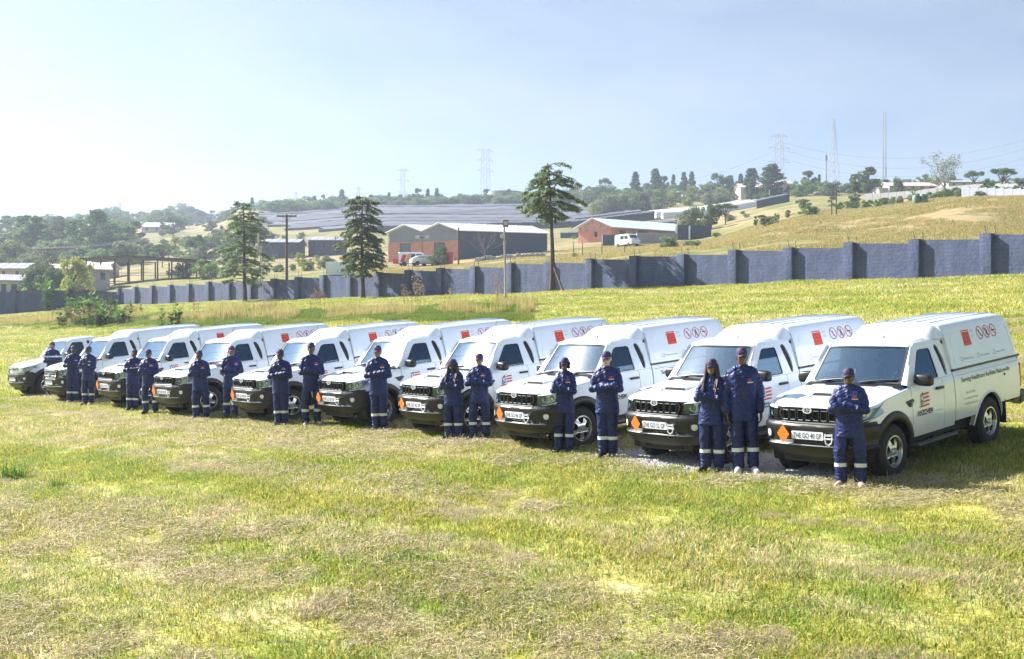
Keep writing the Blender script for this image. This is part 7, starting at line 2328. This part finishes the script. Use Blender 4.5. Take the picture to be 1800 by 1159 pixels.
# rough veld grass on the slopes just beyond the wall
vm = blade_material('veld_blades', fixed=(.43, .37, .19))
vp = [patch_mesh('veld_patch', vm, 190, 2.2, .07, .26, .016, 1.1, [(1, 1, 1), (1.15, 1.05, .9), (.7, .85, .5), (.5, .62, .35), (1.2, .95, .8)], 0, 96+i) for i in range(2)]
pts = []; scl = []; idx = []
r = np.random.default_rng(8)
for k in range(7000):
    px = r.uniform(650, 1860); u = NS[0]*(px-900)/F+NS[1]; d0 = (WS+1.5)/u; d = d0+(190-d0)*r.uniform(0, 1)**1.3
    x = (px-900)/F*d
    if float(vnoise(x*.12, d*.12, 4))*.7+float(vnoise(x*.5, d*.5, 5))*.3 < .30+.16*r.random(): continue
    if 675 < px < 970 and 158 < d: continue
    pts.append((x, d, 0.)); scl.append(r.uniform(.5, 1.15)); idx.append(int(r.integers(2)))
P_ = np.array(pts); P_[:, 2] = G(P_[:, 0], P_[:, 1])
scatter('veld_grass', vp, P_, scl, idx, 'rough dry veld grass on the slope beyond the wall', 'grass')
# green tufts in the foreground lawn
TF = [patch_mesh('tuft', green_m, 120, .36, .10, .34, .006, 1.2, [(1, 1, 1), (1.4, 1.2, 1), (.8, .9, .6)], 0, 95)]
for px, py, sc, lb in ((22, 842, 1.25, 'bright green grass tuft at the left edge of the lawn'), (102, 858, .7, 'small green tuft right of the bright one'), (490, 552*0+1015, .45, 'tiny green tuft in the lower left lawn')):
    p = ground_px(px, py); o = obj_of('grass_tuft', TF[0].data, None, p); o.scale = (sc,)*3; tag(o, lb, 'grass tuft')
# straw heaps left by the mower
hp = []; hs = []
HEAP = [(935, 890), (640, 905), (1260, 1110), (1480, 1150), (1180, 980), (1330, 905), (350, 828), (410, 830), (95, 928), (745, 885), (1690, 985), (880, 980), (590, 1075), (750, 905), (1600, 1010), (1780, 960)]
stw = [patch_mesh('heap_patch', straw_m, 420, .75, .10, .30, .003, 1.0, ST_T, .80, 98)]
for px, py in HEAP:
    p = ground_px(px, py); ln = rng.uniform(.5, 1.4)
    for k in range(9):
        a = rng.normal(0, .5)*ln; q = rng.normal(0, .10)+.12*math.sin(a*2.3+px)
        x = p.x+NT[0]*a+NS[0]*q; y = p.y+NT[1]*a+NS[1]*q; hp.append((x, y, g(x, y)+.005+.025*math.exp(-(a/ln)**2*3))); hs.append(rng.uniform(.22, .5))
scatter('straw_heaps', stw, hp, hs, [0]*len(hp), 'loose heaps of pale straw clippings on the lawn', 'straw')
# gravel by the second truck
gv = []
for k in range(3):
    mbg = MB(); rr = np.random.default_rng(200+k)
    for q in range(60):
        bm = bmesh.new(); bmesh.ops.create_icosphere(bm, subdivisions=1, radius=1); s_ = rr.uniform(.010, .030)
        for v in bm.verts: v.co *= s_*(1+.35*noise.noise(v.co*2+Vector((q, k, 0))))
        mbg.addbm(bm, Matrix.Translation((rr.uniform(-.25, .25), rr.uniform(-.25, .25), s_*.4)))
    me = mbg.mesh('gravel_patch', mat('gravel_stone', (.40, .38, .36), .9, var=.25, scale=30), False); gv.append(bpy.data.objects.new('gravel_patch', me))
pts = []
for k in range(300):
    s_ = GRV[0]+rng.uniform(-1, 1); t_ = GRV[1]+rng.uniform(-2.9, 2.9)
    if ((s_-GRV[0])/1.0)**2+((t_-GRV[1])/2.9)**2 > rng.uniform(.6, 1.05): continue
    x = NS[0]*s_+NT[0]*t_; y = NS[1]*s_+NT[1]*t_; pts.append((x, y, g(x, y)))
scatter('gravel', gv, pts, [1.]*len(pts), [int(rng.integers(3)) for _ in pts], 'patch of grey gravel in front of the second truck', 'gravel')
# litter
for px, py, lb in ((52, 1124, 'scrap of white paper in the lower left corner of the lawn'), (617, 1142, 'crumpled pale paper at the bottom of the lawn')):
    p = ground_px(px, py); mb = MB(); rows = [[(.07*(i-2)/2+.012*noise.noise(Vector((i, j, 1))), .05*(j-1.5)/1.5, .035+.05*noise.noise(Vector((i*.9, j*.8, px)))) for j in range(4)] for i in range(5)]
    mb.grid(rows); o = mb.build('paper_scrap', M['plaster'], None, loc=p); tag(o, lb, 'litter')

# ------------------------------------------------------------------ haze
hz = MB(); hz.box(-900, 900, -60, 1250, -14, 175)
hm = bpy.data.materials.new('haze_air'); hm.use_nodes = True
n = hm.node_tree.nodes; n.remove(n['Principled BSDF'])
pv = n.new('ShaderNodeVolumePrincipled'); pv.inputs['Color'].default_value = (.70, .80, .95, 1); pv.inputs['Density'].default_value = HAZE_D; pv.inputs['Anisotropy'].default_value = .35
hm.node_tree.links.new(pv.outputs[0], n['Material Output'].inputs['Volume'])
if HAZE_D > 0:
    ho = hz.build('haze', hm, None, False); tag(ho, 'thin bluish haze over the valley', 'haze', kind='stuff')
